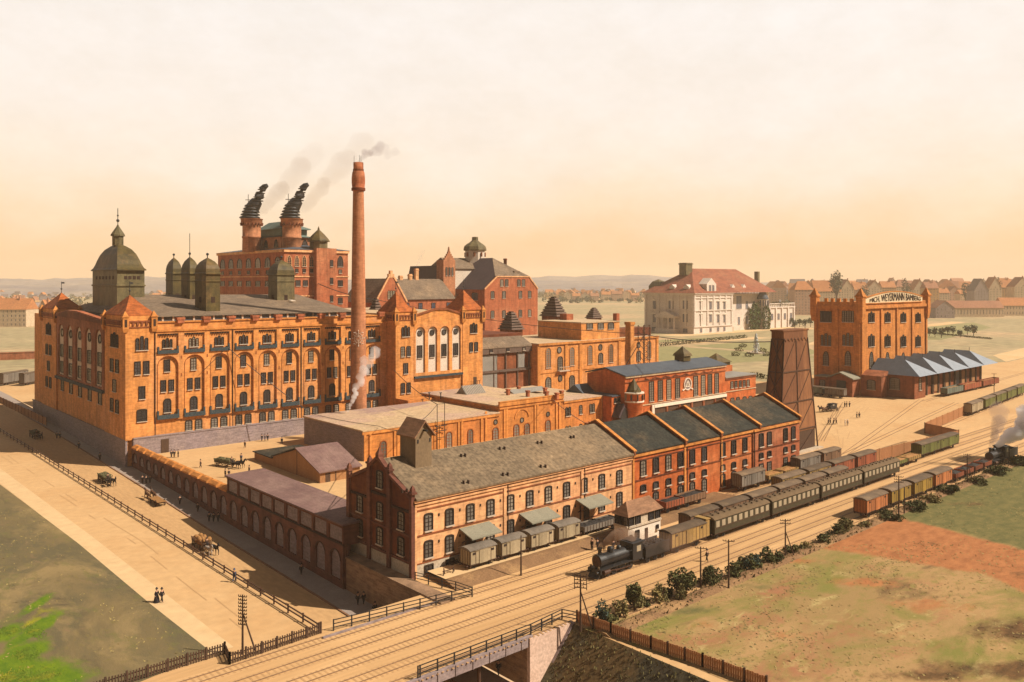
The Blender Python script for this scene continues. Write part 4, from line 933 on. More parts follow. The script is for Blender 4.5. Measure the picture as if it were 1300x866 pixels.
for z, w, h, st_ in ((52, 2.6, 4.8, 'point'), (49, 1.4, 1.6, 'rect'), (43, 2.2, 2.6, 'rect'), (35, 2.0, 2.6, 'rect'), (31.0, 3.2, 3.2, 'round')): window(kl, FK, onX(KY, 432), z-(2.5 if st_ == 'round' else 0), w, h, st_, frame='frame_dark')
Fs = Face('F', KY-3)
for z in (52, 44, 36): window(kl, Fs, (xs0+xs1)/2+.5, z, 1.3, 2.8, 'rect')
n_ = 7
for k in range(n_):
    y = KY + 6 + k*(ky1-KY-12)/(n_-1)
    window(kl, LK, y, 51.6, 5.2, 4.4, 'arch'); window(kl, LK, y, 48.6, 2.4, 1.5, 'rect'); window(kl, LK, y, 43.0, 4.6, 2.2, 'rect'); window(kl, LK, y, 36.0, 4.4, 2.2, 'rect')
# raised middle storey and lantern
b = MB(); ux0, ux1 = onX(352, 357), onX(352, 396); uy1 = onY(ux0, 320); b.box(ux0, ux1, 352, uy1, 59.4, 65.6); us = b.build('attic_storey', 'brick_stack', kl)
r_ = MB(); r_.hip(ux0-1.2, ux1+1.2, 350.8, uy1+1.2, 65.6, 67.4, 7); r_.build('roof', 'copper_blue', us)
FA = Face('F', 352); LA = Face('L', ux0)
window(kl, FA, ux1-3.6, 60.9, 2.4, 3.4, 'point', frame='frame_dark')
for k in range(3): window(kl, LA, 357+k*(uy1-360)/2.2, 60.9, 4.0, 3.4, 'point', frame='frame_dark')
cx_, cy_ = (ux0+ux1)/2, (352+uy1)/2
b = MB(); b.sq(cx_, cy_, [(6.4, 13, 66.4), (6.4, 13, 69.3)]); b.sq(cx_, cy_, [(7.4, 15, 69.2), (7.4, 15, 69.6), (5.5, 10, 71), (2.6, 8, 73.2)]); b.build('copper_lantern', 'copper_blue', us)
def stack(px, pyb, y):
    x = onX(y, px); hr = 4.3; zt = ZZ(x, y, 278)
    s = MB(); s.lathe(x, y, [(hr*1.0, 59), (hr*.97, zt-9), (hr*1.03, zt-8.9), (hr*1.03, zt-8.2), (hr*.97, zt-8.1), (hr*.97, zt-3.2), (hr*1.14, zt-2.2), (hr*1.14, zt-.3), (hr*1.2, zt-.2), (hr*1.2, zt)], 24)
    o = s.build('stack', 'brick_stack', kl)
    d = MB()
    for k in range(20):
        a = 2*math.pi*k/20; d.beam((x+hr*1.1*math.cos(a), y+hr*1.1*math.sin(a), zt-3.2), (x+hr*1.16*math.cos(a), y+hr*1.16*math.sin(a), zt-1.9), .55)
    d.build('corbel_frieze', 'brick_dark', o)
    # turning black cowl: nested louvre hoods, then a bent flue mouth
    c = MB(); lean = Vector((AX[0], AY[0], 0)).normalized()
    for k in range(5):
        q = Vector((x, y, zt)) + lean*(k*.25-.9); r0 = hr*(1.12-.08*k); z = zt + .2 + k*1.35
        c.lathe(q.x, q.y, [(r0*.8, z), (r0, z+.15), (r0*.92, z+.8), (r0*.7, z+1.2)], 16)
    p0 = Vector((x, y, zt+5.4)) + lean*1.5
    hp = [p0-lean*1.4-Vector((0,0,.8)), p0-lean*.2+Vector((0,0,1.2)), p0+lean*1.0+Vector((0,0,3.0)), p0+lean*1.9+Vector((0,0,4.8)), p0+lean*2.5+Vector((0,0,6.6)), p0+lean*3.3+Vector((0,0,8.3)), p0+lean*4.6+Vector((0,0,9.7)), p0+lean*6.0+Vector((0,0,10.4))]
    c.tube(hp, [3.3, 3.0, 2.6, 2.25, 1.95, 1.7, 1.35, .8], 14)
    for q_, r_ in zip(hp[1:-1], (3.1, 2.75, 2.4, 2.1, 1.85, 1.5)): c.tube([q_-Vector((0,0,.16)), q_+Vector((0,0,.16))], r_*1.06, 14)     # riveted hoops of the horn
    c.build('cowl', 'iron_black', o)
    v = MB(); w = Vector((x, y, zt+5.5)) - lean*1.6; v.tube([w, w+Vector((0,0,6.0))], .14, 4); v.beam(w+Vector((0,0,3.4))-lean*1.3, w+Vector((0,0,3.4))+lean*1.1, .16, .3); v.build('weather_vane', 'iron_black', o)
    return (x, y, zt)
K1 = stack(319.5, 278, 372); K2 = stack(370.5, 278, 350)
tx = onX(337, 410); m = MB(); m.lathe(tx, 341, [(4.0, 60), (4.0, 63.4)], 8, 0, False, R(22.5)); m.build('copper_turret', 'copper_green', kl)
m = MB(); m.lathe(tx, 341, [(5.0, 63.2), (5.0, 63.7), (4.2, 64.8), (2.8, 66.4), (1.4, 67.8), (.5, 68.6), (.45, 69.2), (.1, 70.2)], 8, 0, False, R(22.5)); m.build('turret_cap', 'copper_olive', kl)

# ------------------------------------------------------------------ older malthouses at the back
BY = 330.0; bx0, bx1 = onX(BY, 615.3), onX(BY, 682.6); by1 = onY(bx0, 556)
og = thing('old_malthouse', 'brick building with clipped gable and violet slate roof, copper cupola behind', 'factory', (bx0, BY, 0))
FB = Face('F', BY); zc_ = ZZ(bx0, BY, 367); zt_ = ZZ(bx0, BY, 351)
w_ = bx1-bx0
b = MB(); b.prism([(bx0, 0), (bx1, 0), (bx1, zc_), (bx0+w_*.83, zt_), (bx0+w_*.22, zt_), (bx0, zc_)], 'y', BY, BY+1.2); b.box(bx0, bx1, BY+1.2, by1, 0, zc_); b.build('wall', 'brick_red', og)
c = MB()
for p_, q_ in (((bx0, zc_), (bx0+w_*.22, zt_)), ((bx0+w_*.22, zt_), (bx0+w_*.83, zt_)), ((bx0+w_*.83, zt_), (bx1, zc_))): c.beam((p_[0], BY-.1, p_[1]), (q_[0], BY-.1, q_[1]), .5, .6)
each(c, 'coping', 'brick_rose', og)
zr = ZZ(bx0+8, BY+16, 327)
r_ = MB(); xm1, xm2 = bx0+w_*.42, bx0+w_*.58; ym_ = BY+16
r_.add([(bx0-.6, BY+.6, zc_-.3), (bx0+w_*.2, BY+.6, zt_+.2), (bx0+w_*.85, BY+.6, zt_+.2), (bx1+.6, BY+.6, zc_-.3), (bx1+.6, by1, zc_-.3), (bx0-.6, by1, zc_-.3), ((xm1+xm2)/2, ym_, zr), ((xm1+xm2)/2, by1-8, zr)],
       [(0,1,6),(1,2,6),(2,3,6),(3,4,7,6),(0,6,7,5),(4,5,7)])
r_.build('roof', 'slate_violet', og)
sk = MB(); sk.add([(bx0+w_*.2, BY+.5, zt_+.25), (bx0+w_*.85, BY+.5, zt_+.25), ((xm1+xm2)/2, ym_, zr+.08)], [(0,1,2)]); sk.build('front_hip', 'slate_grey', og)
dm = MB(); dx_ = bx0+w_*.62; dm.box(dx_, dx_+4, BY+3, BY+7, zt_+.5, zt_+3.0); dm.build('dormer', 'slate_grey', og)
for k, u in enumerate((.14, .35, .66, .84)):
    for py in (375, 400): window(og, FB, bx0+w_*u, ZZ(bx0, BY, py+4), 2.0, 3.6, 'seg', glass='glass_grey')
for u in (.31, .40, .63, .72): window(og, FB, bx0+w_*u, ZZ(bx0, BY, 363.5), 1.9, 3.5, 'seg', glass='glass_grey')
LBf = Face('L', bx0)
for u in (.16,): window(og, LBf, BY+(by1-BY)*.2, ZZ(bx0, BY+12, 381), 4.5, 3.8, 'seg', glass='glass_blue')
cs = MB(); cqx = onX(372, 682.6); cs.lathe(bx1-6, BY+20, [(.9, zr-9), (.9, zr-1), (1.1, zr-1), (1.1, zr)], 8); each(cs, 'chimney', 'brick_red', og)
# cupola tower behind
cyy = 362.0; cxl = onX(cyy, 592); cxr = onX(cyy, 614); cm = (cxl+cxr)/2; cr2 = (cxr-cxl)/2
zz1 = ZZ(cm, cyy, 318); zz2 = ZZ(cm, cyy, 301)
ct = MB(); ct.lathe(cm, cyy, [(cr2*.92, 20), (cr2*.92, zz1)], 8, 0, False, R(22.5)); co_ = ct.build('cupola_tower', 'white_panel', og)
ct = MB(); h = zz2-zz1; ct.lathe(cm, cyy, [(cr2*1.05, zz1-.2), (cr2*1.08, zz1+.3), (cr2*1.02, zz1+h*.28), (cr2*.8, zz1+h*.45), (cr2*.5, zz1+h*.6), (cr2*.3, zz1+h*.75), (cr2*.28, zz1+h), (.05, zz1+h*1.02)], 8, 0, False, R(22.5)); ct.build('cupola', 'copper_green', co_)
ct = MB()
for k in range(8):
    a = math.pi*2*k/8; ct.beam((cm+cr2*.86*math.cos(a), cyy+cr2*.86*math.sin(a), zz1-3.6), (cm+cr2*.86*math.cos(a), cyy+cr2*.86*math.sin(a), zz1-1.2), 1.6, .5)
each(ct, 'bell_opening', 'brick_brown', co_)
# stepped gable tower
sy = 352.0; sx0, sx1 = onX(sy, 563), onX(sy, 578)
sg = thing('stepped_gable_house', 'rose brick house with narrow stepped gable tower and steep violet roof', 'building', (sx0, sy, 0))
b = MB(); zb_ = ZZ(sx0, sy, 330); zp = ZZ(sx0, sy, 321); wd = sx1-sx0
b.box(sx0, sx1, sy, sy+6, 0, zb_)
for k in range(4): b.box(sx0+wd*(.1+.1*k), sx1-wd*(.1+.1*k), sy, sy+1.2, zb_+k*1.1, zb_+(k+1)*1.1)
b.tube([((sx0+sx1)/2, sy+.6, zb_+4), ((sx0+sx1)/2, sy+.6, zb_+7)], [.8, .3], 6); b.build('gable_tower', 'brick_stack', sg)
for u in (.25, .5, .75): window(sg, Face('F', sy), sx0+wd*u, ZZ(sx0, sy, 350), 1.0, 4.4, 'arch', glass='glass_grey')
b = MB(); x_e = onX(362, 602); b.box(sx1, x_e, sy+2, sy+24, 0, ZZ(sx1, sy, 341)); b.build('wall', 'white_panel', sg)
b = MB(); zq = ZZ(sx1, sy, 341); b.prism([(sy+1, zq), (sy+25, zq), (sy+13, ZZ(sx1, sy+13, 327))], 'x', sx1-.2, x_e+1); b.build('roof', 'slate_grey', sg)
b = MB(); yl_ = onY(sx0, 538); b.prism([(sx0-1, 30), (sx1, 30), (sx0+5, ZZ(sx0, sy+10, 337))], 'y', sy+6, yl_+20); b.build('side_roof', 'slate_violet', sg)
b = MB()
for k in range(6): b.box(sx0-3.4-k*1.4, sx0-2.6-k*1.4, sy+6+k*9, sy+7.2+k*9, 30, 46.5-k*.9)
b.build('stepped_parapet', 'brick_red', sg)
# gabled house on the left
hy = 338.0; hx0, hx1 = onX(hy, 477), onX(hy, 516)
lh = thing('gabled_malthouse', 'older red brick house with pointed gable and weathered grey tile roof behind the chimney', 'building', (hx0, hy, 0))
ze_ = ZZ(hx0, hy, 384); zp_ = ZZ((hx0+hx1)/2, hy, 352)
b = MB(); b.prism([(hx0, 0), (hx1, 0), (hx1, ze_), ((hx0+hx1)/2+2, zp_), ((hx0+hx1)/2-2, zp_), (hx0, ze_)], 'y', hy, hy+1); b.box(hx0, hx1, hy+1, hy+30, 0, ze_); b.build('wall', 'brick_red', lh)
b = MB(); b.beam((hx0-.3, hy-.05, ze_), ((hx0+hx1)/2-1.6, hy-.05, zp_), .6, .8); b.beam((hx1+.3, hy-.05, ze_), ((hx0+hx1)/2+1.6, hy-.05, zp_), .6, .8); b.box((hx0+hx1)/2-1.6, (hx0+hx1)/2+1.6, hy-.2, hy+1.2, zp_-.2, zp_+1.6); b.box((hx0+hx1)/2-.7, (hx0+hx1)/2+.7, hy-.2, hy+1.2, zp_+1.6, zp_+3.2); b.build('gable_coping', 'brick_rose', lh)
for u in (.42, .5, .58): window(lh, Face('F', hy), hx0+(hx1-hx0)*u, ZZ(hx0, hy, 379.5), 1.1, 3.8, 'arch', glass='carriage_window')
b = MB(); b.add([(hx0-.4, hy+.8, ze_-.2), (hx1+.4, hy+.8, ze_-.2), (hx1+.4, hy+30, ze_-.2), (hx0-.4, hy+30, ze_-.2), ((hx0+hx1)/2, hy+.8, zp_-.6), ((hx0+hx1)/2, hy+30, zp_-.6)], [(0,4,5,3),(1,2,5,4)]); b.build('roof', 'slate_grey', lh)
x2 = onX(345, 571)
b = MB(); b.box(hx1, x2, hy+4, hy+26, 0, ZZ(hx1, hy+4, 381)); b.build('side_range', 'brick_red', lh)
z2_ = ZZ(hx1, hy+4, 380.5); z3_ = ZZ(hx1, hy+16, 354)
b = MB(); b.prism([(hy+3, z2_), (hy+28, z2_), (hy+16, z3_)], 'x', hx1-3, x2+1); b.build('side_roof', 'slate_grey', lh)
for u in (.1, .35, .6, .9): window(lh, Face('F', hy+4), hx1+(x2-hx1)*u, ZZ(hx1, hy+4, 397.5), 2.0, 4.6, 'rect', glass='glass_blue', frame='frame_dark')
for px_, pt in ((508.5, 350), (520.5, 348), (528.5, 341)):
    x = onX(hy+16, px_); b = MB(); zt = ZZ(x, hy+16, pt); b.box(x-.9, x+.9, hy+15.2, hy+16.8, z3_-2, zt); b.box(x-1.1, x+1.1, hy+15, hy+17, zt-1, zt-.6); each(b, 'chimney_stack', 'brick_rose', lh)
SMOKE3 = (onX(hy+16, 528.5), hy+16, ZZ(onX(hy+16, 528.5), hy+16, 341))

# tiered timber ventilators
def louvre_tower(y, pxc, pxl, pxr, pyb, pyt, label, base=None, tiers=7):
    x = onX(y, pxc); xr = onX(y, pxr); yl = onY(x, pxl); hx_, hy_ = (xr-x)/2, (yl-y)/2
    zb = ZZ(x, y, pyb); zt = ZZ(x, y, pyt); cx_, cy_ = x+hx_, y+hy_
    t = thing('louvre_ventilator', label, 'ventilator', (cx_, cy_, zb), 'tiered timber ventilators on the malthouse roofs')
    b = MB(); b.box(cx_-hx_*.8, cx_+hx_*.8, cy_-hy_*.8, cy_+hy_*.8, zb-16, zb+.3); b.build('base', 'brick_dark', t)
    b = MB()
    h = (zt-zb)/tiers
    for k in range(tiers):
        u = 1-.72*k/tiers
        b.sq(cx_, cy_, [(hx_*u, hy_*u, zb+k*h), (hx_*(u-.13), hy_*(u-.13), zb+(k+.62)*h)])
        b.sq(cx_, cy_, [(hx_*(u-.2), hy_*(u-.2), zb+(k+.3)*h), (hx_*(u-.2), hy_*(u-.2), zb+(k+1)*h)], 1)
    b.build('louvre_hood', ['wood_louver', 'dark_line'], t)
    return t
louvre_tower(262, 476.5, 464, 490, 404, 379, 'tiered timber ventilator rising right behind the tall chimney')
louvre_tower(262, 650, 631, 667, 419, 396, 'tiered timber ventilator in front of the clipped-gable building')
louvre_tower(290, 707, 684, 722, 402, 377, 'largest tiered timber ventilator, right of the clipped-gable building')
louvre_tower(330, 753, 742, 766, 404, 391, 'small distant tiered timber ventilator beyond the arched orange hall', tiers=5)

# ------------------------------------------------------------------ grey lean-to range and the arched orange building
gx0, gx1 = xd+.4, 213.6; gy = 230.0
gr = thing('lean_to_range', 'grey lean-to range of shaded brick bays between the white-arched wing and the arched building', 'building', (gx0, gy, 0))
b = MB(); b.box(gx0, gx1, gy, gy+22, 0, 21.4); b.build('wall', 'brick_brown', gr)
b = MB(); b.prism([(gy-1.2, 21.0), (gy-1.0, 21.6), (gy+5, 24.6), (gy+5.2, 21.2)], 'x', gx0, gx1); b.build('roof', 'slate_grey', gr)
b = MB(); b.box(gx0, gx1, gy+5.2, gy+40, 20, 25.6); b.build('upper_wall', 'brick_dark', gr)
b = MB(); FG = Face('F', gy); FG.box(b, gx0, gx1, 19.0, 21.0, 0, 1.0)
for k in range(6): FG.box(b, gx0+.6+k*(gx1-gx0-1.6)/5, gx0+1.0+k*(gx1-gx0-1.6)/5, 0, 19, 0, .5)
FG.box(b, gx0, gx1, 12.2, 13.0, 0, .8); b.build('timber_frame', 'wood_louver', gr)
b = MB(); FG.box(b, gx0+5.5, gx0+14, 6.5, 18.6, .05, .3); FG.box(b, gx0+24, gx0+27.5, 13.2, 19, .05, .3); each(b, 'shutter', 'zinc', gr)
for k in range(4): window(gr, FG, gx0+2.5+k*8, 20.2-.6, 1.2, 1.0, 'rect', bars=False, n=1.0)
ay = 226.0; ax0, ax1 = 213.7, 285.0
ab = thing('arched_hall', 'orange brick hall with tall round-arched windows and a raised attic block', 'factory', (ax0, ay, 0))
FA_ = Face('F', ay)
b = MB(); b.box(ax0, ax1, ay, ay+40, 0, 21.6); b.build('wall', 'brick_orange', ab)
c = MB(); FA_.box(c, ax0, ax1, 21.1, 21.9, 0, .6); FA_.box(c, ax0, ax1, 10.6, 10.95, 0, .25)
for px_ in (683.5, 718.5, 736.5, 786, 834): x = onX(ay, px_); FA_.box(c, x-.7, x+.7, 0, 21.1, 0, .35)
c.build('cornice', 'brick_trim', ab)
b = MB(); b.box(ax0+.3, ax1-.3, ay+.3, ay+39.7, 21.6, 21.95); b.build('roof', 'roof_sand', ab)
rx0, rx1 = onX(ay+2, 738), onX(ay+2, 786.5); ryl = onY(rx0, 683)
b = MB(); b.box(rx0, rx1, ay+2, ryl, 21.9, 28.6); at_ = b.build('attic_block', 'brick_orange', ab)
b = MB(); b.box(rx0-.3, rx1+.3, ay+1.7, ryl, 28.6, 29.0); b.build('roof', 'roof_sand', at_)
b = MB(); b.box(rx0+10, rx0+14, ay+20, ay+24, 29, 31.5); b.box(rx1-1.8, rx1, ay+2, ay+4, 29, 32); each(b, 'chimney', 'brick_red', at_)
for px_ in (748.5, 762.5, 775.5): window(ab, Face('F', ay+2), onX(ay+2, px_), ZZ(onX(ay+2, px_), ay+2, 417.5), 3.2, 2.4, 'seg', glass='glass_grey')
b = MB(); b.box(rx1+2, ax1, ay+4, ay+12, 21.9, 25.4); b.build('attic_wall', 'brick_dark', ab)
def wpx(root, face, px_, pyt, pyb, w, style, **kw):
    y = face.c; x = onX(y, px_); z0 = ZZ(x, y, pyb); z1 = ZZ(x, y, pyt); return window(root, face, x, z0, w, z1-z0, style, **kw)
for px_, pt, pb in ((696, 442, 467), (726, 441, 464), (749, 438.5, 462), (775.5, 437, 460), (796.5, 435, 456), (824, 433, 455)): wpx(ab, FA_, px_, pt, pb, 2.5, 'arch', glass='glass_grey', frame='brick_trim')
for px_, pt, pb in ((711, 453, 470), (762.5, 448.5, 461), (810.5, 446, 458)): wpx(ab, FA_, px_, pt, pb, 2.3, 'arch', glass='glass_grey', frame='frame_dark')
for px_, pt in ((710, 441), (762, 437.5), (810.5, 434.5), (711, 477)): wpx(ab, FA_, px_, pt, pt+7, 1.9, 'round', glass='glass_grey', bars=False)
for px_, pt in ((696, 479.5), (726, 477)): wpx(ab, FA_, px_, pt, pt+18, 2.6, 'arch', glass='glass_grey', frame='frame_dark')
b = MB(); x = onX(ay, 712); zz_ = ZZ(x, ay, 470); FA_.box(b, x-2.2, x+3.4, zz_-.4, zz_, 0, 1.6)
for k in range(7): FA_.box(b, x-2.1+k*.85, x-2.0+k*.85, zz_, zz_+1.2, 1.4, 1.5)
FA_.box(b, x-2.2, x+3.4, zz_+1.2, zz_+1.35, 1.35, 1.55); b.build('balcony', 'frame_pale', ab)

# ------------------------------------------------------------------ low machine house, two joined flat-roofed ranges
AYF = 181.0
ma_ = thing('machine_house', 'low flat-roofed orange machine house with bull-nosed arched windows and pale roof', 'factory', (111, AYF, 0))
FM = Face('F', AYF)
b = MB(); b.box(111, 156, AYF, 212, 0, 7.4); b.build('wall', 'brick_ochre', ma_)
b = MB(); b.box(110.98, 111.0, AYF, 212, 0, 7.39); b.box(110.9, 111.4, AYF-.1, AYF+.6, 0, 7.7); b.build('side_wall', 'stone_lilac', ma_)
b = MB(); b.box(110.6, 156, AYF-.4, 212.2, 7.4, 7.75); rfm = b.build('roof', 'roof_sand', ma_)
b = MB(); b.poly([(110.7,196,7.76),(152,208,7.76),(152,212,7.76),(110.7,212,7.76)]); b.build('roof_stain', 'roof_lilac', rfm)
c = MB(); FM.box(c, 110.6, 156, 6.6, 7.3, 0, .35)
for px_ in (463, 470, 501, 505, 541, 556, 558, 582, 586, 611): x = onX(AYF, px_); FM.box(c, x-.35, x+.35, 0, 6.6, 0, .3)
c.build('cornice', 'brick_trim', ma_)
for px_ in (486.5, 570, 597): wpx(ma_, FM, px_, 560 if px_ < 500 else 548.5 if px_ < 580 else 545, 585 if px_ < 500 else 572 if px_ < 580 else 566, 1.7, 'arch', glass='glass_grey', frame='frame_brick')
mb_ = thing('boiler_house', 'flat-roofed orange boiler house with arched window groups, glazed ridge light on roof', 'factory', (156, AYF, 0))
b = MB(); b.box(156, 182, AYF, 219, 0, 9.2); b.box(182, 199.6, AYF, 214, 0, 8.3); b.box(146, 156, 212.2, 219, 0, 8.6); b.build('wall', 'brick_ochre', mb_)
b = MB(); b.box(155.6, 182, AYF+.3, 219.2, 9.2, 9.5); b.box(182, 200, AYF-.4, 214.2, 8.3, 8.6); rf_ = b.build('roof', 'roof_sand', mb_)
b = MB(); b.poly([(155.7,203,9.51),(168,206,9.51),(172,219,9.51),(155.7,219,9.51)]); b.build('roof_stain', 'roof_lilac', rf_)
c = MB(); FM.box(c, 155.9, 182, 9.2, 10.4, -.3, .3); FM.box(c, 155.9, 182, 8.4, 8.8, 0, .4); FM.box(c, 155.9, 182, 10.4, 10.6, -.4, .45); FM.box(c, 182, 199.6, 7.7, 8.2, 0, .35)
for px_ in (616.5, 640, 643, 679, 682, 706, 710, 763): x = onX(AYF, px_); FM.box(c, x-.35, x+.35, 0, 8.4, 0, .3)
c.build('parapet', 'brick_trim', mb_)
for px_, pt in ((629, 533), (655.5, 539), (669, 537.5), (695.5, 532)):
    pt = {629: 543, 655.5: 539, 669: 537.5, 695.5: 533.5}[px_]; wpx(mb_, FM, px_, pt, pt+24, 1.9, 'arch', glass='glass_grey', frame='frame_brick')
for px_, pt in ((629, 533), (662.5, 530.5), (695.5, 523)): wpx(mb_, FM, px_, pt, pt+5.5, 1.2, 'round', glass='glass_grey', bars=False)
a_ = MB()
for k in range(12):
    a, a2 = math.pi*k/12, math.pi*(k+1)/12; x = onX(AYF, 662.5)
    a_.beam((x+2.7*math.cos(a), AYF-.1, 5.2+2.5*math.sin(a)), (x+2.7*math.cos(a2), AYF-.1, 5.2+2.5*math.sin(a2)), .3, .35)
a_.build('blind_arch', 'brick_trim', mb_)
for px_, k in ((721, 'twin'), (737, 'arch'), (751.5, 'twin')):
    pt = {721: 517, 737: 514.5, 751.5: 512.5}[px_]
    wpx(mb_, FM, px_, pt, pt+11, 2.2 if k == 'twin' else 1.2, k, glass='glass_grey'); wpx(mb_, FM, px_, pt+24, pt+35, 2.2 if k == 'twin' else 1.2, k, glass='glass_grey')
# glazed ridge light + roof chimneys
b = MB(); q = [G(527+60, 500, 9.5)]; x, y = 171.5, 208.0
b.prism([(y-2.6, 9.5), (y+2.6, 9.5), (y, 12.0)], 'x', 163.5, 171.5); sl_ = b.build('ridge_light', 'zinc', mb_)
b = MB()
for k in range(12): b.beam((163.9+k*.66, y-2.65, 9.6), (163.9+k*.66, y-.05, 12.1), .14)
each(b, 'glazing_bar', 'frame_pale', sl_)
b = MB(); b.prism([(197, 9.5), (202, 9.5), (199.5, 10.6)], 'x', 176, 190.5); b.build('ridge_light', 'zinc', mb_)
def roof_stub(root, px_, pyb, z, h=2.0):
    x, y = G(px_, pyb, z); b = MB(); b.sq(x, y, [(.45, .45, z), (.45, .45, z+h*.8), (.6, .6, z+h*.8), (.6, .6, z+h)]); return b.build('chimney_stack', 'brick_red', root)
for px_, pyb in ((645, 502), (658.5, 498), (670, 504), (694, 505), (692, 500), (707, 507), (713, 504)): roof_stub(mb_, px_, pyb, 9.4)
for px_, pyb in ((545, 506), (559.5, 506)): 
    x, y = G(px_, pyb, 8.8); b = MB(); b.tube([(x, y, 8.6), (x, y, 10.6)], .16, 6); b.tube([(x-.4, y, 10.6), (x+.4, y, 10.6)], .16, 6); b.build('vent_pipe', 'iron_black', mb_)
# blue-grey lanterns on the roof between boiler house and hall
b = MB(); x, y = G(745, 497, 8.4); b.prism([(y-4, 8.5), (y+4, 8.5), (y, 11.2)], 'x', x-6, x+7); b.build('slate_lantern', 'slate_blue', mb_)
# ladder gantry rising from the low roof
lm = thing('gantry_mast', 'thin iron twin-pole cable mast standing on the low machine house front', 'mast', (134.2, 180.4, 0))
b = MB(); xg0, xg1 = onX(180.2, 555), onX(180.2, 564.5)
for x in (xg0, xg1): b.tube([(x, 180.2, 0), (x, 180.2, 12.3)], .1, 5)
each(b, 'pole', 'iron_black', lm)
b = MB()
for z in (3.2, 5.0, 6.3, 12.2): b.beam((xg0, 180.2, z), (xg1, 180.2, z), .12)
for z in (5.0, 6.3): b.beam((xg0-.6, 180.2, z), (xg1+.6, 180.2, z), .2)
each(b, 'crossbar', 'iron_black', lm)

# ------------------------------------------------------------------ vermilion hall with slate roof
HY = 175.0; hx0, hx1, hx2 = 203.8, 259.4, 279.4
ha = thing('loading_hall', 'vermilion brick hall with slate roof, eight tall windows and white round emblem', 'factory', (hx0, HY, 0))
FH = Face('F', HY); hyb = onY(hx0, 745.5)
b = MB(); b.box(hx0, hx1, HY, hyb, 0, 14.6); b.prism([(HY+.02, 14.6), (hyb-.02, 14.6), ((HY+hyb)/2, 16.6)], 'x', hx0, hx0+.6); b.build('wall', 'brick_vermilion', ha)
b = MB(); ym_ = (HY+hyb)/2; b.prism([(HY-.7, 14.75), (HY-.7, 15.1), (ym_, 17.2), (hyb+.7, 15.1), (hyb+.7, 14.75), (ym_, 16.8)], 'x', hx0-.4, hx1+.3); b.build('roof', 'slate_blue', ha)
c = MB(); FH.box(c, hx0, hx1, 14.2, 14.75, 0, .5, 1); FH.box(c, hx0, hx1, 12.6, 12.8, 0, .25)
for k in range(14): x = hx0+10+k*2.7; c.beam((x, HY-.15, 12.7+(.0 if k % 2 else .7)), (x+2.7, HY-.15, 12.7+(.7 if k % 2 else .0)), .22, .3)
FH.box(c, hx0+8, hx1, 4.6, 4.9, 0, .3, 1)
c.build('cornice', ['brick_dark', 'roof_sand'], ha)
for px_ in (826.8, 838, 849, 860, 883, 892.5, 901, 909.6): wpx(ha, FH, px_, 485-(px_-826)*.125, 509.5-(px_-826)*.125, 2.1, 'rect', glass='glass_grey')
# emblem: white disc with crest motif
b = MB(); FH.poly(b, [(onX(HY, 872.5)+1.9*math.cos(2*math.pi*k/20), ZZ(onX(HY, 872.5), HY, 487.5)+1.9*math.sin(2*math.pi*k/20)) for k in range(20)], .003, .1); b.build('emblem_disc', 'stone_lilac', ha)
ex = onX(HY, 872.5); ez = ZZ(ex, HY, 487.5)
b = MB()
for k in range(20):
    a, a2 = 2*math.pi*k/20, 2*math.pi*(k+1)/20
    b.beam((ex+2.0*math.cos(a), HY-.2, ez+2.0*math.sin(a)), (ex+2.0*math.cos(a2), HY-.2, ez+2.0*math.sin(a2)), .34, .3)
for p_, q_ in (((-1.2,-.9),(0,1.3)), ((1.2,-.9),(0,1.3)), ((-.9,.3),(.9,.3)), ((-1.2,-.9),(1.2,-.9)), ((0,-.9),(0,1.3))): b.beam((ex+p_[0], HY-.2, ez+p_[1]), (ex+q_[0], HY-.2, ez+q_[1]), .26, .3)
b.beam((ex-2.9, HY-.2, ez-2.0), (ex-1.6, HY-.2, ez-1.5), .5, .3); b.beam((ex+2.9, HY-.2, ez-2.0), (ex+1.6, HY-.2, ez-1.5), .5, .3)
b.build('emblem', 'white_paint', ha)
# loading bays under a white lintel
b = MB(); FH.box(b, hx0+14, hx1, 3.4, 4.4, .3, .7); FH.box(b, hx0+13, hx0+14.2, 0, 4.4, .3, .7); b.build('lintel', 'white_paint', ha)
b = MB()
for k in range(6): FH.box(b, hx0+15+k*6.9, hx0+20.5+k*6.9, .2, 3.3, 0, .12)
each(b, 'loading_door', 'wood_dark', ha)
b = MB()
for k in range(6): FH.box(b, hx0+20.8+k*6.9, hx0+21.6+k*6.9, 0, 3.38, 0, .5)
each(b, 'bay_pier', 'brick_brown', ha)
b = MB(); b.box(hx1, hx2, HY, HY+24, 0, 9.9); b.build('side_annex', 'brick_vermilion', ha)
b = MB(); b.box(hx1, hx2+.3, HY-.3, HY+24, 9.9, 10.3); b.build('annex_roof', 'zinc', ha)
c = MB(); FH.box(c, hx1, hx2, 9.2, 9.6, 0, .3); FH.box(c, hx1, hx2, 4.8, 5.1, 0, .3, 1); c.build('annex_cornice', ['brick_dark', 'roof_sand'], ha)
for px_ in (929, 934, 939.5, 944.5, 949.5): wpx(ha, FH, px_, 484.5-(px_-929)*.1, 492.5-(px_-929)*.1, 1.5, 'rect', glass='glass_grey')
for px_ in (929.5, 936.5, 945, 952.5): wpx(ha, FH, px_, 505.5-(px_-929)*.1, 513-(px_-929)*.1, 1.9, 'seg', glass='glass_grey')
def cap_lantern(px_, pyb, z, s, y=None):
    x, y = G(px_, pyb, z); b = MB(); b.sq(x, y, [(s, s, z), (s, s, z+s*.9), (s*1.25, s*1.25, z+s*.9), (s*1.1, s*1.1, z+s*1.3), (s*.5, s*.5, z+s*2.0), (.05, .05, z+s*2.6)]); return b
cap_lantern(866.5, 458, 16.8, 2.0).build('roof_lantern', 'copper_olive', ha)
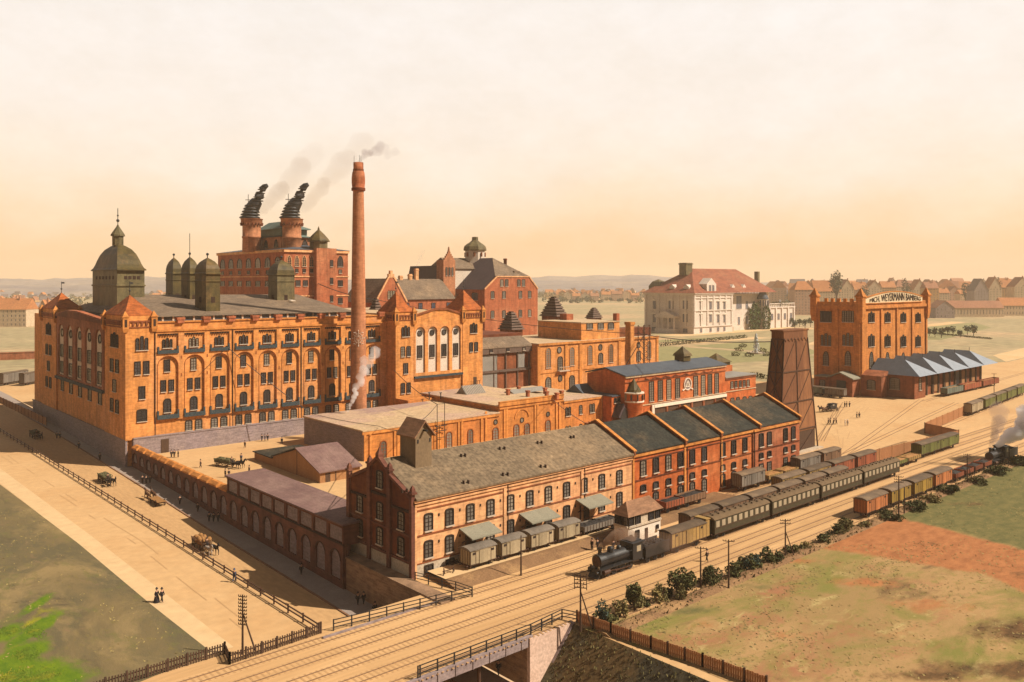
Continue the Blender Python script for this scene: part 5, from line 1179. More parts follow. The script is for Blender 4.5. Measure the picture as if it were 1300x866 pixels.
x, y = 276, HY+15; b = MB(); b.box(x-5.5, x+4.5, y-4, y+4, 10.3, 12.6); b.build('lantern_base', 'brick_vermilion', ha)
b = MB(); b.sq(x-.5, y, [(4.4, 3.4, 12.6), (4.4, 3.4, 13.9), (5.0, 4.0, 13.9), (2.6, 2.0, 15.4), (.1, .1, 17.2)]); b.build('roof_lantern', 'copper_olive', ha)
# round turret and pointed portal between boiler house and hall
tx_, ty_ = onX(HY-1, 804.5), HY-1
b = MB(); b.lathe(tx_, ty_, [(2.9, 0), (2.9, 6.3), (3.2, 6.6), (3.2, 9.4)], 18, 0); tr_ = b.build('round_turret', 'brick_vermilion', ha)
b = MB(); b.lathe(tx_, ty_, [(3.22, 6.55), (3.35, 6.6), (3.35, 7.0), (3.22, 7.05)], 18, 0, False); b.lathe(tx_, ty_, [(3.22, 9.3), (3.4, 9.4), (3.4, 9.7), (2.4, 9.7)], 18, 0, False); each(b, 'stone_band', 'white_paint', tr_)
b = MB()
for k in range(9):
    a = -math.pi + k*math.pi/5 - .2; b.beam((tx_+3.18*math.cos(a), ty_+3.18*math.sin(a), 7.3), (tx_+3.18*math.cos(a), ty_+3.18*math.sin(a), 9.1), .9, .2)
each(b, 'turret_light', 'glass_dark', tr_)
b = MB(); b.lathe(tx_, ty_, [(2.5, 9.7), (2.2, 10.6), (1.9, 11.0), (1.0, 12.4), (.1, 14.0)], 8, 0, False); b.build('turret_cap', 'copper_olive', tr_)
px0, px1 = 199.7, tx_-2.0
b = MB(); b.box(px0, px1, HY+2, HY+12, 0, 8.4); b.build('gatehouse', 'brick_vermilion', ha)
b = MB(); b.box(px0, px1, HY+1.7, HY+12, 8.4, 8.75); b.build('gatehouse_roof', 'slate_blue', ha)
b = MB(); xm = (px0+px1)/2; b.prism([(px0+.2, 2.0), (px1-.2, 2.0), (px1-.2, 2.6), (xm, 6.3), (px0+.2, 2.6)], 'y', HY-1, HY+1.99); po = b.build('portal_gable', 'slate_violet', ha)
b = MB(); b.prism([(px0+.9, 0), (px1-.9, 0), (px1-.9, 2.4), (xm, 5.0), (px0+.9, 2.4)], 'y', HY-1.06, HY-1.0); b.build('portal', 'iron_black', po)
for u in (.3, .5, .7): window(ha, Face('F', HY+2), px0+(px1-px0)*u, 6.4, .8, 1.5, 'arch')
# free stack and lattice mast
qx, qy = onX(192, 800.5), 192.0; qr = onX(192, 808)
fs = thing('square_stack', 'square orange brick chimney stack beside the iron lattice mast behind the slate-roofed hall', 'chimney', (qx, qy, 0))
b = MB(); zt = ZZ(qx, qy, 409); b.box(qx, qr-1.2, qy, qy+2.4, 0, zt-1); b.build('shaft', 'brick_orange', fs); b = MB(); b.box(qx-.25, qr-.95, qy-.25, qy+2.65, zt-1, zt); b.build('crown', 'brick_trim', fs)
mx0, mx1 = onX(191, 814), onX(191, 822)
ms = thing('lattice_mast', 'slender iron lattice mast standing right of the square brick stack', 'mast', (mx0, 191, 0))
b = MB()
for x in (mx0, mx1):
    for y in (190, 192.4): b.tube([(x, y, 12), (x, y, ZZ(mx0, 191, 413))], .16, 5)
each(b, 'post', 'iron_brown', ms)
b = MB(); zt = ZZ(mx0, 191, 413)
for k in range(7):
    z = 15+k*(zt-15)/7; z2 = z+(zt-15)/7
    b.beam((mx0, 190, z), (mx1, 190, z2), .12); b.beam((mx1, 190, z), (mx0, 190, z2), .12); b.beam((mx0, 190, z2), (mx1, 190, z2), .12); b.beam((mx0, 190, z), (mx0, 192.4, z2), .12)
b.beam((mx0-.2, 190, zt-4), (mx0-11, 188.5, 16.5), .2)
b.build('lattice', 'iron_brown', ms)
# ------------------------------------------------------------------ front warehouse (rose) and granary (vermilion), long facade to the tracks
VY = 104.2; vx0, vxm, vx1 = 72.6, 123.4, 185.0; VYB = 122.6; EZ = 11.8; RZ = 16.7; VR = 113.4
wa = thing('warehouse', 'long two-storey rose brick warehouse with dark red stepped gable facing the street', 'warehouse', (vx0, VY, 0))
FV = Face('F', VY); LV = Face('L', vx0)
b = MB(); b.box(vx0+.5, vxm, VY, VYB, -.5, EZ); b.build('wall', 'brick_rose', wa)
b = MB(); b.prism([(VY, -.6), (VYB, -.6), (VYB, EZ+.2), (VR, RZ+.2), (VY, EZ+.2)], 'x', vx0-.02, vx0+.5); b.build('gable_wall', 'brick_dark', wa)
# gable piers, sunk panels, stepped verge
b = MB()
gys = [VY, 110.4, 116.2, VYB]
for i, y in enumerate(gys):
    zt = {0: EZ+1.1, 1: 15.4, 2: 15.6, 3: EZ+1.6}[i]
    b.box(vx0-.45, vx0+.2, y-.45 if i else y-.25, y+.45, -.7, zt); b.box(vx0-.6, vx0+.35, y-.6, y+.6, zt, zt+.3); b.sq(vx0-.1, y, [(.35, .35, zt+.3), (.3, .3, zt+.8), (.05, .05, zt+1.3)])
b.sq(vx0-.1, VR, [(.45, .45, RZ), (.45, .45, RZ+.9), (.15, .15, RZ+1.6), (.05, .05, RZ+2)])
for y0, z0, y1, z1 in ((VY, EZ+.5, 110.4, 14.9), (110.4, 15.2, VR, RZ+.5), (VR, RZ+.5, 116.2, 15.2), (116.2, 14.9, VYB, EZ+.5)): b.beam((vx0-.15, y0, z0), (vx0-.15, y1, z1), .8, .45)
for z in (2.2, 6.2): LV.box(b, VY, VYB, z, z+.28, 0, .22)
b.build('gable_pier', 'brick_plum', wa)
b = MB()
for y0, y1, pts in ((VY, 110.4, None), (110.4, 116.2, None), (116.2, VYB, None)):
    zs = 10.2 if y0 != 110.4 else 11.4; LV.box(b, y0+.6, y1-.6, zs-.35, zs, 0, .3)
each(b, 'panel_sill', 'dark_line', wa)
b = MB(); LV.box(b, VY+.5, VYB-.5, -.6, 2.0, .002, .12); FV.box(b, vx0+.6, 92, -.5, 1.9, .0, .12); b.build('plinth', 'stone_pale', wa)
for y, rows in ((107.3, (3.0, 6.9)), (113.3, (3.2, 7.2, 12.2)), (119.3, (3.2, 7.2))):
    for z in rows: window(wa, LV, y, z, 1.5, 2.6, 'seg', glass='glass_grey')
c = MB()
for z, h in ((6.2, .22), (10.1, .2)): FV.box(c, vx0, vxm, z, z+h, 0, .14, 1)
FV.box(c, vx0, vxm, 10.9, 11.2, 0, .25); FV.box(c, vx0, vxm, 11.5, 11.85, 0, .5); FV.box(c, vx0+.6, vxm, 2.0, 2.15, 0, .12, 1)
for k in range(3): x = (vx0+.3, 91, 109.5)[k]; FV.box(c, x-.3, x+.3, 0, 11.2, 0, .18)
c.build('string_course', ['brick_rose', 'brick_brown'], wa)
b = MB()
for x in (91.5, 110): b.tube([(x, VY-.3, 1), (x, VY-.3, 11.4)], .09, 6)
each(b, 'downpipe', 'dark_line', wa)
UX = [onX(VY, p) for p in (543.7, 570.3, 596.8, 622.4, 647.6, 672.2, 695.8, 719, 741.3, 763.6, 786)]
for i, x in enumerate(UX):
    window(wa, FV, x, 6.9, 1.35, 2.5, 'seg', glass='glass_grey')
    if i not in (2, 5, 8): window(wa, FV, x, 2.75, 1.35, 2.5, 'seg', glass='glass_grey')
b = MB()
for i in range(len(UX)-1): x = (UX[i]+UX[i+1])/2; FV.box(b, x-.12, x+.12, 8.7, 9.1, 0, .1); FV.box(b, x-.12, x+.12, 4.6, 5.0, 0, .1)
each(b, 'wall_tie', 'dark_line', wa)
for x in UX[:2]: window(wa, FV, x, .35, 1.35, 1.2, 'rect', name='cellar_window', n=.12)
# roof
r_ = MB(); r_.prism([(VY-.7, EZ+.05), (VY-.7, EZ+.35), (VR, RZ+.05), (VYB+.5, EZ+.35), (VYB+.5, EZ+.05), (VR, RZ-.3)], 'x', vx0+.2, vxm); r_.build('roof', 'felt_brown', wa)
def roof_z(y): return EZ+.35+(RZ-.3-EZ)*(y-VY+.7)/(VR-VY+.7)
b = MB()
for px_, py_ in ((510, 625), (516, 624), (588, 613.5), (594, 613), (638, 603.5), (644, 603), (686, 593), (692, 593), (585, 579.5), (590, 579), (634, 570.5), (640, 570), (682, 563), (687, 562.5), (724, 556), (728, 555.5)):
    y = VY+1.5
    for _ in range(40):
        x, y2 = G(px_, py_, roof_z(y)); y = y*.6+min(max(y2, VY), VR-.4)*.4
    b.box(x-.09, x+.09, y-.3, y+.1, roof_z(y)-.1, roof_z(y)+.45)
each(b, 'roof_hook', 'dark_line', wa)
# hoist hut astride the roof
y = 108.5
for _ in range(60):
    x, y2 = G(527.5, 594.5, roof_z(y)); y = y*.7+min(max(y2, VY), VR)*.3
hxx, hyy = x, y; hx2 = onX(hyy, 548); hy2 = onY(hxx, 508); zt = ZZ(hxx, hyy, 554)
ht = thing('hoist_hut', 'small brown timber hoist hut with tiled gable roof standing on the rose warehouse roof', 'hut', (hxx, hyy, roof_z(hyy)))
b = MB(); b.box(hxx, hx2, hyy, hy2, roof_z(hyy)-.6, zt); b.prism([(hxx+.02, zt), (hx2-.02, zt), ((hxx+hx2)/2, zt+2.0)], 'y', hyy+.01, hy2-.01); b.build('wall', 'wood_hut', ht)
b = MB(); xm = (hxx+hx2)/2; b.prism([(hxx-.5, zt-.35), (hxx-.5, zt-.1), (xm, zt+2.45), (hx2+.5, zt-.1), (hx2+.5, zt-.35), (xm, zt+2.15)], 'y', hyy-.5, hy2+.4); b.build('roof', 'tile_brown', ht)
b = MB(); b.box(xm-.15, xm+.15, hyy-1.0, hyy, zt+.7, zt+.95); b.box(hx2-.5, hx2-.2, hyy-.05, hyy, zt-1.2, zt-.6); b.box(hxx+.3, hxx+.6, hyy-.05, hyy, zt-1.2, zt-.6); b.build('hoist_beam', 'iron_black', ht)
# canopies with doors behind
for i, (p0, p1, pd0, pd1) in enumerate(((582, 625, 590.5, 604), (658, 699, 667, 680), (730, 766, 736, 748))):
    x0, x1 = onX(VY, p0+1), onX(VY, p1-4); d0, d1 = onX(VY, pd0), onX(VY, pd1)
    cn = thing('loading_canopy', ('sloping grey canopy above the first warehouse door, nearest the street gable', 'sloping grey canopy over the middle door of the rose warehouse', 'sloping grey canopy over the warehouse door next to the signal box')[i], 'canopy', (x0, VY, 5.2), 'canopies over the warehouse doors')
    b = MB(); b.prism([(VY-.02, 5.75), (VY-.02, 5.95), (VY-3.3, 5.0), (VY-3.3, 4.8)], 'x', x0, x1); b.build('canopy_roof', 'canopy_felt', cn)
    b = MB()
    for x in (x0+.5, x1-.5): b.beam((x, VY-.1, 3.6), (x, VY-2.7, 4.85), .14)
    b.build('bracket', 'iron_brown', cn)
    b = MB(); FV.box(b, d0, d1, 1.2, 4.7, 0, .1); FV.box(b, (d0+d1)/2-.05, (d0+d1)/2+.05, 1.2, 4.7, .1, .16); do_ = b.build('door', 'wood_dark', wa)
b = MB()
for k in range(5): b.box(79.2-k*.0, 80.8, VY-.5-k*.45, VY-k*.45-.05, .3, 1.3-k*.2)
b.build('step', 'wood_dark', wa)

gn = thing('granary', 'vermilion brick granary with dark felt roofs split by low brick fire walls', 'warehouse', (vxm, VY, 0))
b = MB(); b.box(vxm, 164.9, VY, VYB, -.5, EZ+.2); b.build('wall', 'brick_vermilion', gn)
b = MB(); b.box(164.9, vx1, VY-.25, VYB, -.5, EZ+.2); b.build('end_wall', 'brick_red', gn)
r_ = MB()
bays = [vxm, 139.6, 152.2, 167.2, vx1]
for i in range(4):
    b = MB(); b.prism([(VY-.4, EZ+.15), (VY-.4, EZ+.4), (VR, RZ+.0), (VYB+.5, EZ+.4), (VYB+.5, EZ+.15), (VR, RZ-.4)], 'x', bays[i]+.4, bays[i+1]-.02 if i < 3 else vx1-.3); b.build('roof', 'felt_brown' if i == 2 and False else 'felt_dark', gn)
b = MB()
for x in bays:
    x0, x1 = (x-.15, x+.4) if x < vx1 else (x-.3, x+.2)
    b.prism([(VY-.7, EZ-.1), (VY-.7, EZ+.75), (VR, RZ+.65), (VYB+.6, EZ+.75), (VYB+.6, EZ-.1)], 'x', x0, x1)
each(b, 'fire_wall', 'brick_brown', gn)
b = MB()
for x in bays:
    x0, x1 = (x-.3, x+.55) if x < vx1 else (x-.45, x+.35)
    b.prism([(VY-.8, EZ+.76), (VY-.8, EZ+.95), (VR, RZ+.85), (VYB+.7, EZ+.95), (VYB+.7, EZ+.76), (VR, RZ+.66)], 'x', x0, x1)
each(b, 'coping', 'brick_trim', gn)
c = MB(); FV.box(c, vxm, 164.9, 11.3, 11.75, 0, .4); FV.box(c, 164.9, vx1, 11.3, 11.75, .25, .65); FV.box(c, vxm, 164.9, 6.5, 6.75, 0, .16, 1); FV.box(c, 164.9, vx1, 6.8, 7.05, .25, .42, 1); FV.box(c, vxm, 164.9, 10.4, 10.6, 0, .14, 1)
for x in (vxm+.35, 140.0, 153.0): FV.box(c, x-.25, x+.25, 0, 11.3, 0, .18)
c.build('string_course', ['brick_trim', 'brick_dark'], gn)
b = MB()
for px_ in (871,): x = onX(VY, px_); b.tube([(x, VY-.3, 0), (x, VY-.3, 11.5)], .1, 6)
for px_ in (955.5, ): x = onX(VY, px_); b.tube([(x, VY-.5, 0), (x, VY-.5, 11.5)], .14, 6)
each(b, 'downpipe', 'dark_line', gn)
PXU = [816.2, 832.2, 848.2, 863.5, 878.5, 893.7, 917.3, 931, 945.3]
for i, p_ in enumerate(PXU):
    x = onX(VY, p_)
    window(gn, FV, x, 7.4, 1.5, 2.9, 'seg'); window(gn, FV, x, 4.3, 1.4, 1.2, 'seg', name='small_window', bars=False)
    if i > 0: window(gn, FV, x, .9, 1.4, 2.6, 'seg', glass='glass_grey')
FV2 = Face('F', VY-.25)
for p_ in (964.8, 975, 995.6, 1005.5):
    x = onX(VY, p_); window(gn, FV2, x, 7.6, 1.5, 2.9, 'seg'); window(gn, FV2, x, 4.9, 1.4, 1.2, 'seg', name='small_window', bars=False); window(gn, FV2, x, 1.0, 1.4, 2.6, 'rect', glass='glass_grey')
b = MB()
for px_ in (744.5, 749, 753, 757): x = onX(121, px_); b.box(x-.4, x+.4, 120.4, 121.2, 12, 15.6-(757-px_)*.02)
b.box(onX(121, 761), onX(121, 764), 120, 121.4, 12, 14.5)
each(b, 'chimney_stack', 'brick_red', gn)

# ------------------------------------------------------------------ brick arcade wall along the street, lean-to shed on top of it
AW = 69.9; LA_ = Face('L', AW)
aw = thing('arcade_wall', 'long brick boundary wall with blind arches and tile-topped coping along the pavement', 'wall', (AW, 172, -4))
n_ar = 21; p_ = (226.0-119.6)/n_ar
b = MB(); b.box(AW, AW+.7, 119.4, 225.9, -6.2, 2.1); b.build('wall', 'brick_plum', aw)
rel = MB(); pan = MB(); cop = MB()
for i in range(n_ar):
    y0 = 119.6+p_*i; y1 = y0+p_; cy = (y0+y1)/2; zs_ = street_z(cy)+1.35; zt = 1.0 if i > 8 else .9
    LA_.arcade(rel, y0, y1, street_z(cy)-.5, 2.1, cy, p_*.62, zs_, zt-p_*.31, 0, .32, 0, 10)
    LA_.poly(pan, [(cy-p_*.3, zs_), (cy+p_*.3, zs_)] + [(cy+p_*.3*math.cos(math.pi*k/10), zt-p_*.31+p_*.3*math.sin(math.pi*k/10)) for k in range(11)], .003, .05)
    pts = [(cy+p_*.33*math.cos(math.pi*k/10), zt-p_*.31+p_*.33*math.sin(math.pi*k/10)) for k in range(11)]
    for q, q2 in zip(pts, pts[1:]): rel.beam((AW-.34, q[0], q[1]), (AW-.34, q2[0], q2[1]), .14, .1, 1)
    if i >= 9:
        cop.prism([(AW-.55, 2.1), (AW-.6, 2.5), (AW+.1, 3.05), (AW+.75, 3.05), (AW+1.4, 2.5), (AW+1.35, 2.1)], 'y', y0+.6, y1-.6)
rel.build('blind_arcade', ['brick_plum', 'dark_line'], aw); pan.build('render_panel', 'stone_lilac', aw)
each(cop, 'coping_block', 'brick_trim', aw)
ls = thing('lean_to_shed', 'long low shed with plum mono-pitch roof built against the arcade wall', 'shed', (AW, 143, 2))
b = MB(); b.box(AW-.1, 77, 119.6, 165.8, 1.9, 5.0); b.prism([(AW-.1, 5.0), (77, 5.0), (77, 5.35), (AW-.1, 5.25)], 'y', 119.6, 165.8); b.build('wall', 'brick_plum', ls)
b = MB(); b.prism([(AW-.7, 5.35), (AW-.7, 5.6), (77.6, 5.75), (77.6, 5.5)], 'y', 119.2, 166.2); b.build('roof', 'roof_plum', ls)
b = MB(); LS = Face('L', AW-.1); n9 = 9; q_ = (165.8-119.6)/n9
for i in range(n9): LS.box(b, 119.6+q_*i+.7, 119.6+q_*(i+1)-.7, 2.5, 4.7, .003, .06)
b.build('render_panel', 'stone_lilac', ls)
b = MB()
for i in range(n9+1): LS.box(b, 119.6+q_*i-.35 if i else 119.6, min(165.8, 119.6+q_*i+.35), 2.1, 5.0, 0, .22)
LS.box(b, 119.6, 165.8, 2.0, 2.3, 0, .3, 1); LS.box(b, 119.6, 165.8, 4.9, 5.2, 0, .35)
b.build('pier', ['brick_plum', 'dark_line'], ls)
# rubble retaining wall under the warehouse gable
rw = MB(); rw.box(AW+.1, 72.0, 93.6, 119.4, -6.5, -.02); rw.box(AW-.1, 72.3, 93.4, 119.3, -.02, .25)
tag(rw.build('retaining_wall', 'stone_rubble', base=(71, 106, -3)), 'rough rubble retaining wall below the dark red warehouse gable', 'wall')

# ------------------------------------------------------------------ yard shed
ys_ = thing('yard_shed', 'low timber yard shed with plum gabled roof beside the machine house', 'shed', (91.6, 180, 0))
b = MB(); b.box(91.6, 104, 190.8, 201.3, 0, 1.9); b.build('wall', 'wood_shed', ys_)
ya, yb_ = 167.6, 190.8; ym = onY(91.6, 377); xr_ = onX(167.6, 457); za = ZZ(91.6, ym, 569.5)
b = MB(); b.prism([(ya, 0), (yb_, 0), (yb_, 2.5), (ym, za-.2), (ya, 2.5)], 'x', 91.6, xr_); b.build('gabled_wall', 'wood_shed', ys_)
b = MB(); b.prism([(ya-.6, 2.35), (ya-.6, 2.6), (ym, za+.25), (ym, za-.1)], 'x', 91.1, xr_+.3); b.build('roof', 'roof_plum', ys_)
b = MB(); b.prism([(yb_+.3, 2.3), (yb_+.3, 2.6), (ym, za+.25), (ym, za-.1)], 'x', 91.1, xr_+.3); b.box(91.2, 104.2, 190.9, 201.6, 1.9, 2.15); b.build('roof', 'felt_dark', ys_)
b = MB(); b.box(95.5, 95.7, ya-.05, ya, 0, 2.3); b.box(91.55, 91.6, ym-.1, ym+.1, 0, za-.4); b.box(93, 94.2, ya-.06, ya, 0, 2.0); each(b, 'door', 'wood_dark', ys_)

# ------------------------------------------------------------------ timber cooling tower
ty0 = 114.0; tx0, tx1 = onX(ty0, 991), onX(ty0, 1035.5); tyb = onY(tx0, 968.5)
tcx, tcy = (tx0+tx1)/2, (ty0+tyb)/2; thx, thy = (tx1-tx0)/2, (tyb-ty0)/2
tcx = min(tcx, 300); ztop = ZZ(tx0, ty0, 420)
ct_ = thing('cooling_tower', 'tall tapering timber cooling tower with iron bracing beyond the granary end', 'tower', (tcx, tcy, 0))
lx, ly = thx*.66, thy*.68
b = MB(); b.sq(tcx, tcy, [(thx, thy, 5.5), (lx, ly, ztop-2.2)]); b.build('cladding', 'wood_tower', ct_)
b = MB(); b.sq(tcx, tcy, [(thx*.97, thy*.97, 0), (thx*.97, thy*.97, 5.5)]); b.build('louvred_base', 'wood_dark', ct_)
b = MB(); b.box(tcx-thx-1.5, tcx+thx+1.5, tcy-thy-1.5, tcy+thy+1.5, -.1, .5); b.build('basin', 'stone_pale', ct_)
b = MB(); b.sq(tcx, tcy, [(lx*1.03, ly*1.03, ztop-2.2), (lx*1.03, ly*1.03, ztop-.5), (lx*1.1, ly*1.1, ztop-.4), (lx*1.1, ly*1.1, ztop)])
for k in range(7): b.prism([(tcx-lx+2*lx*(k+.1)/7, ztop-2.2), (tcx-lx+2*lx*(k+.9)/7, ztop-2.2), (tcx-lx+2*lx*(k+.5)/7, ztop-3.2)], 'y', tcy-ly*1.05-.1, tcy-ly*1.05+.3)
b.build('rim', 'wood_tower', ct_)
b = MB()
def tp(sx, sy, z):
    u = (z-5.5)/(ztop-7.7); return (tcx+sx*(thx+(lx-thx)*u)*1.012, tcy+sy*(thy+(ly-thy)*u)*1.012, z)
hz = [.3, 6, 13.5, 21.5, ztop-2.4]
for z0, z1 in zip(hz, hz[1:]):
    for s_ in (-1, 0, 1): b.beam(tp(s_, -1, z0), tp(s_, -1, z1), .28)
    for s_ in (-1, 0, 1): b.beam(tp(-1, s_, z0), tp(-1, s_, z1), .28)
    b.beam(tp(-1, -1, z1), tp(1, -1, z1), .3); b.beam(tp(-1, -1, z1), tp(-1, 1, z1), .3)
    b.beam(tp(-1, -1, z0), tp(-1, 1, z1), .2); b.beam(tp(-1, 1, z0), tp(-1, -1, z1), .2)
    b.beam(tp(0, -1, z0), tp(1, -1, z1), .18); b.beam(tp(0, -1, z1), tp(-1, -1, z0), .18)
for sx_, sy_ in ((-1, 1), (1, -1)): b.beam((tcx+sx_*thx*1.1, tcy+sy_*thy*1.06, .3), tp(sx_, sy_, ztop-3), .26)
b.build('bracing', 'iron_brown', ct_)

# ------------------------------------------------------------------ tower-like warehouse with the lettered gable, and its zigzag-roofed shed
wx0, wy0, wx1 = 321.3, 154.3, 383.2; wy1 = onY(wx0, 1034.5)
tw_ = thing('lettered_warehouse', 'square brown-orange brick warehouse with corner pinnacles and lettered cream gable board', 'warehouse', (wx0, wy0, 0))
FT_ = Face('F', wy0); LT_ = Face('L', wx0)
b = MB(); b.box(wx0, wx1, wy0, wy1, 0, 36.5); b.build('wall', 'brick_ochre', tw_)
c = MB()
for f_, pts in ((FT_, [wx0+.1, 338.0, 352.5, 367.5, wx1-1.2]), (LT_, [wy0+.1, (wy0+wy1)/2-.5, wy1-1.2])):
    for a in pts: f_.box(c, a, a+1.3, 0, 34.5, 0, .55)
    f_.box(c, pts[0]-.5, pts[-1]+1.8, 34.3, 35.5, 0, .9); f_.box(c, pts[0]-.5, pts[-1]+1.8, 35.5, 37.0, .1, .5)
    f_.box(c, pts[0], pts[-1]+1.3, 3.8, 4.1, 0, .25)
for k in range(5): LT_.box(c, wy0+3+k*(wy1-wy0-6)/5, wy0+4.3+k*(wy1-wy0-6)/5, 37, 38.4, -.4, .45)
c.build('pilaster', 'brick_ochre', tw_)
def corner_spire(x, y, z0=32):
    m = MB(); m.sq(x, y, [(.9, .9, z0-3), (1.35, 1.35, z0), (1.35, 1.35, 38.8), (1.7, 1.7, 39.0), (1.7, 1.7, 39.6)]); m.sq(x, y, [(1.5, 1.5, 39.6), (.9, .9, 40.8), (.1, .1, 42.5)]); return m.build('pinnacle', 'brick_ochre', tw_)
for x, y in ((wx0, wy0), (wx0, wy1), (wx1, wy0)): corner_spire(x, y)
for px_ in (1106, 1126.5, 1146.5, 1165.2):
    x = onX(wy0, px_); 
    window(tw_, FT_, x, ZZ(x, wy0, 409), 5.2, 4.2, 'triple'); window(tw_, FT_, x, ZZ(x, wy0, 440), 5.2, 5.0, 'triple'); window(tw_, FT_, x, ZZ(x, wy0, 466), 3.0, 6.0, 'point', glass='glass_grey')
for y in (wy0+(wy1-wy0)*.75, wy0+(wy1-wy0)*.27):
    window(tw_, LT_, y, ZZ(wx0, y, 409), (wy1-wy0)*.24, 4.4, 'five'); window(tw_, LT_, y, ZZ(wx0, y, 439), (wy1-wy0)*.22, 5.0, 'triple', glass='glass_grey'); window(tw_, LT_, y, ZZ(wx0, y, 464), (wy1-wy0)*.11, 5.6, 'point', glass='glass_grey')
# arched sign board with raised lettering
sx0, sx1 = onX(wy0-.8, 1099), onX(wy0-.8, 1171); zb1 = 36.6; zmid = 39.6; zend = 38.5; xm = (sx0+sx1)/2
b = MB(); pts = [(sx0, zb1), (sx1, zb1)] + [(sx1+(sx0-sx1)*k/14, zend+(41.0-zend)*math.sin(math.pi*k/14)**.9) for k in range(15)]
FT_.poly(b, pts, .3, .8); sb = b.build('sign_board', 'sign_cream', tw_)
b = MB(); top = pts[2:]
for q, q2 in zip(top, top[1:]): b.beam((q[0], wy0-.6, q[1]+.1), (q2[0], wy0-.6, q2[1]+.1), .8, .35)
FT_.box(b, sx0, sx1, zb1-.3, zb1, .2, 1.0); b.build('sign_rim', 'brick_ochre', sb)
ftc = bpy.data.curves.new('lettering', 'FONT'); ftc.body = 'MICH. WEYERMANN BAMBERG'; ftc.size = 1.0; ftc.extrude = .02; ftc.align_x = 'CENTER'; ftc.offset = -0.004
fto = bpy.data.objects.new('lettering', ftc); COL.objects.link(fto)
bpy.context.view_layer.update()
me = bpy.data.meshes.new_from_object(fto.evaluated_get(bpy.context.evaluated_depsgraph_get())); bpy.data.objects.remove(fto)
xs_ = [v.co.x for v in me.vertices]; half = max(max(xs_), -min(xs_)); sw2 = (sx1-sx0)/2*.90
for v in me.vertices:      # arch the lettering with the board: taller in the middle
    u = v.co.x/half; hgt = 1.5 + 2.3*math.cos(u*math.pi/2); z = .32 + .3*math.cos(u*math.pi/2) + v.co.y/.73*hgt*.93
    v.co = Vector((xm-wx0+.7+u*sw2, -.86 - (.12 if v.co.z > 0 else 0), zb1 + z))
me.materials.clear(); me.materials.append(M_('frame_dark'))
lo_ = bpy.data.objects.new('lettering', me); COL.objects.link(lo_); lo_.parent = sb
# shed with five parallel ridges
zs = thing('ridged_shed', 'long brown shed with five slate ridges ending in bright zinc hips', 'shed', (326, 136, 0))
hy0, hy1 = 136.0, 153.2; sx = 327.0; sxe = onX(hy0, 1253); FZ = Face('F', hy0); LZ = Face('L', sx)
b = MB(); b.box(sx, sx+10, hy0, hy1, 0, 9.0); b.box(sx+10, sxe, hy0+2.2, hy1, 0, 8.9); b.build('wall', 'brick_brown', zs)
pw = (sxe+6-sx+1.5)/5
rz_ = MB(); rb = MB()
for k in range(5):
    x0 = sx-1.5+pw*k; x1 = x0+pw; xm = (x0+x1)/2; zt = 14.4
    rb.add([(x0, hy0-2.6, 9.0), (x1, hy0-2.6, 9.0), (xm, hy0+6.5, zt)], [(0,1,2)])
    rz_.add([(x0, hy0-2.6, 9.0), (x0, hy1, 9.0), (xm, hy1, zt), (xm, hy0+6.5, zt), (x1, hy0-2.6, 9.0), (x1, hy1, 9.0)], [(0,1,2,3), (3,2,5,4), (0,4,5,1)])
rz_.build('roof', 'slate_blue', zs); rb.build('zinc_hip', 'zinc_bright', zs)
b = MB()
for k in range(5): xm = sx-1.5+pw*(k+.5); b.tube([(xm, hy0+6.5, 14.3), (xm, hy0+6.5, 15.9)], .1, 4)
b.build('finial', 'iron_black', zs)
b = MB()
for k in range(12): x = sx+10+k*(sxe-sx-12)/11; FZ.box(b, x-.5, x+.5, 0, 8.9, -2.2, -1.6)
each(b, 'timber_post', 'wood_dark', zs)
b = MB()
for k in (0, 2, 4, 7, 9): x = sx+12+k*(sxe-sx-12)/11; FZ.box(b, x, x+4.6, .8, 7, -2.2, -2.0)
each(b, 'sliding_door', 'wood_shed', zs)
b = MB(); x = sx+11+6*(sxe-sx-12)/11; FZ.box(b, x, x+4.0, .8, 7, -2.2, -2.05); b.build('doorway', 'iron_black', zs)
window(zs, LZ, 143.5, 3.2, 3.6, 4.4, 'seg', glass='glass_grey'); window(zs, FZ, sx+5, 3.2, 1.9, 4.4, 'seg', glass='glass_grey')
b = MB(); b.box(322, 326.98, 148.2, 153.8, 0, 8.0); b.build('porch', 'plaster_cream', zs)
b = MB(); Face('L', 322).box(b, 150, 152.4, 0, 4.5, 0, .1); b.build('porch_door', 'wood_shed', zs)
# loading shed at the left foot of the lettered warehouse
gs = thing('gabled_loading_shed', 'low brown gabled loading shed with dark open doorway at the lettered warehouse foot', 'shed', (315, 160, 0))
b = MB(); gx = 315.0; b.box(gx, wx0-.6, 154.6, 170, 0, 7.0); b.prism([(154.6, 7.0), (164, 7.0), (159.5, 9.0)], 'x', gx+.01, wx0-.61); b.build('wall', 'brick_brown', gs)
b = MB(); b.prism([(153.8, 6.9), (153.8, 7.3), (159.5, 9.6), (165, 7.3), (165, 6.9), (159.5, 9.1)], 'x', gx-1, wx0-.6); b.box(gx-.4, wx0-.6, 165, 170.4, 7.0, 7.4); b.build('roof', 'canopy_felt', gs)
b = MB(); Face('L', gx).box(b, 157.2, 161, .2, 6.2, .003, .15); b.build('doorway', 'iron_black', gs)
window(gs, Face('L', gx), 167, 2.2, 2.0, 3.4, 'seg', glass='glass_grey')
b = MB(); b.box(wx0-.2, wx0+4.5, 146, 154.0, 0, 8.4); b.prism([(wx0-.6, 8.4), (wx0+4.8, 8.4), (wx0+4.8, 10.2)], 'y', 145.6, 154.0); b.build('annex', 'brick_brown', gs)
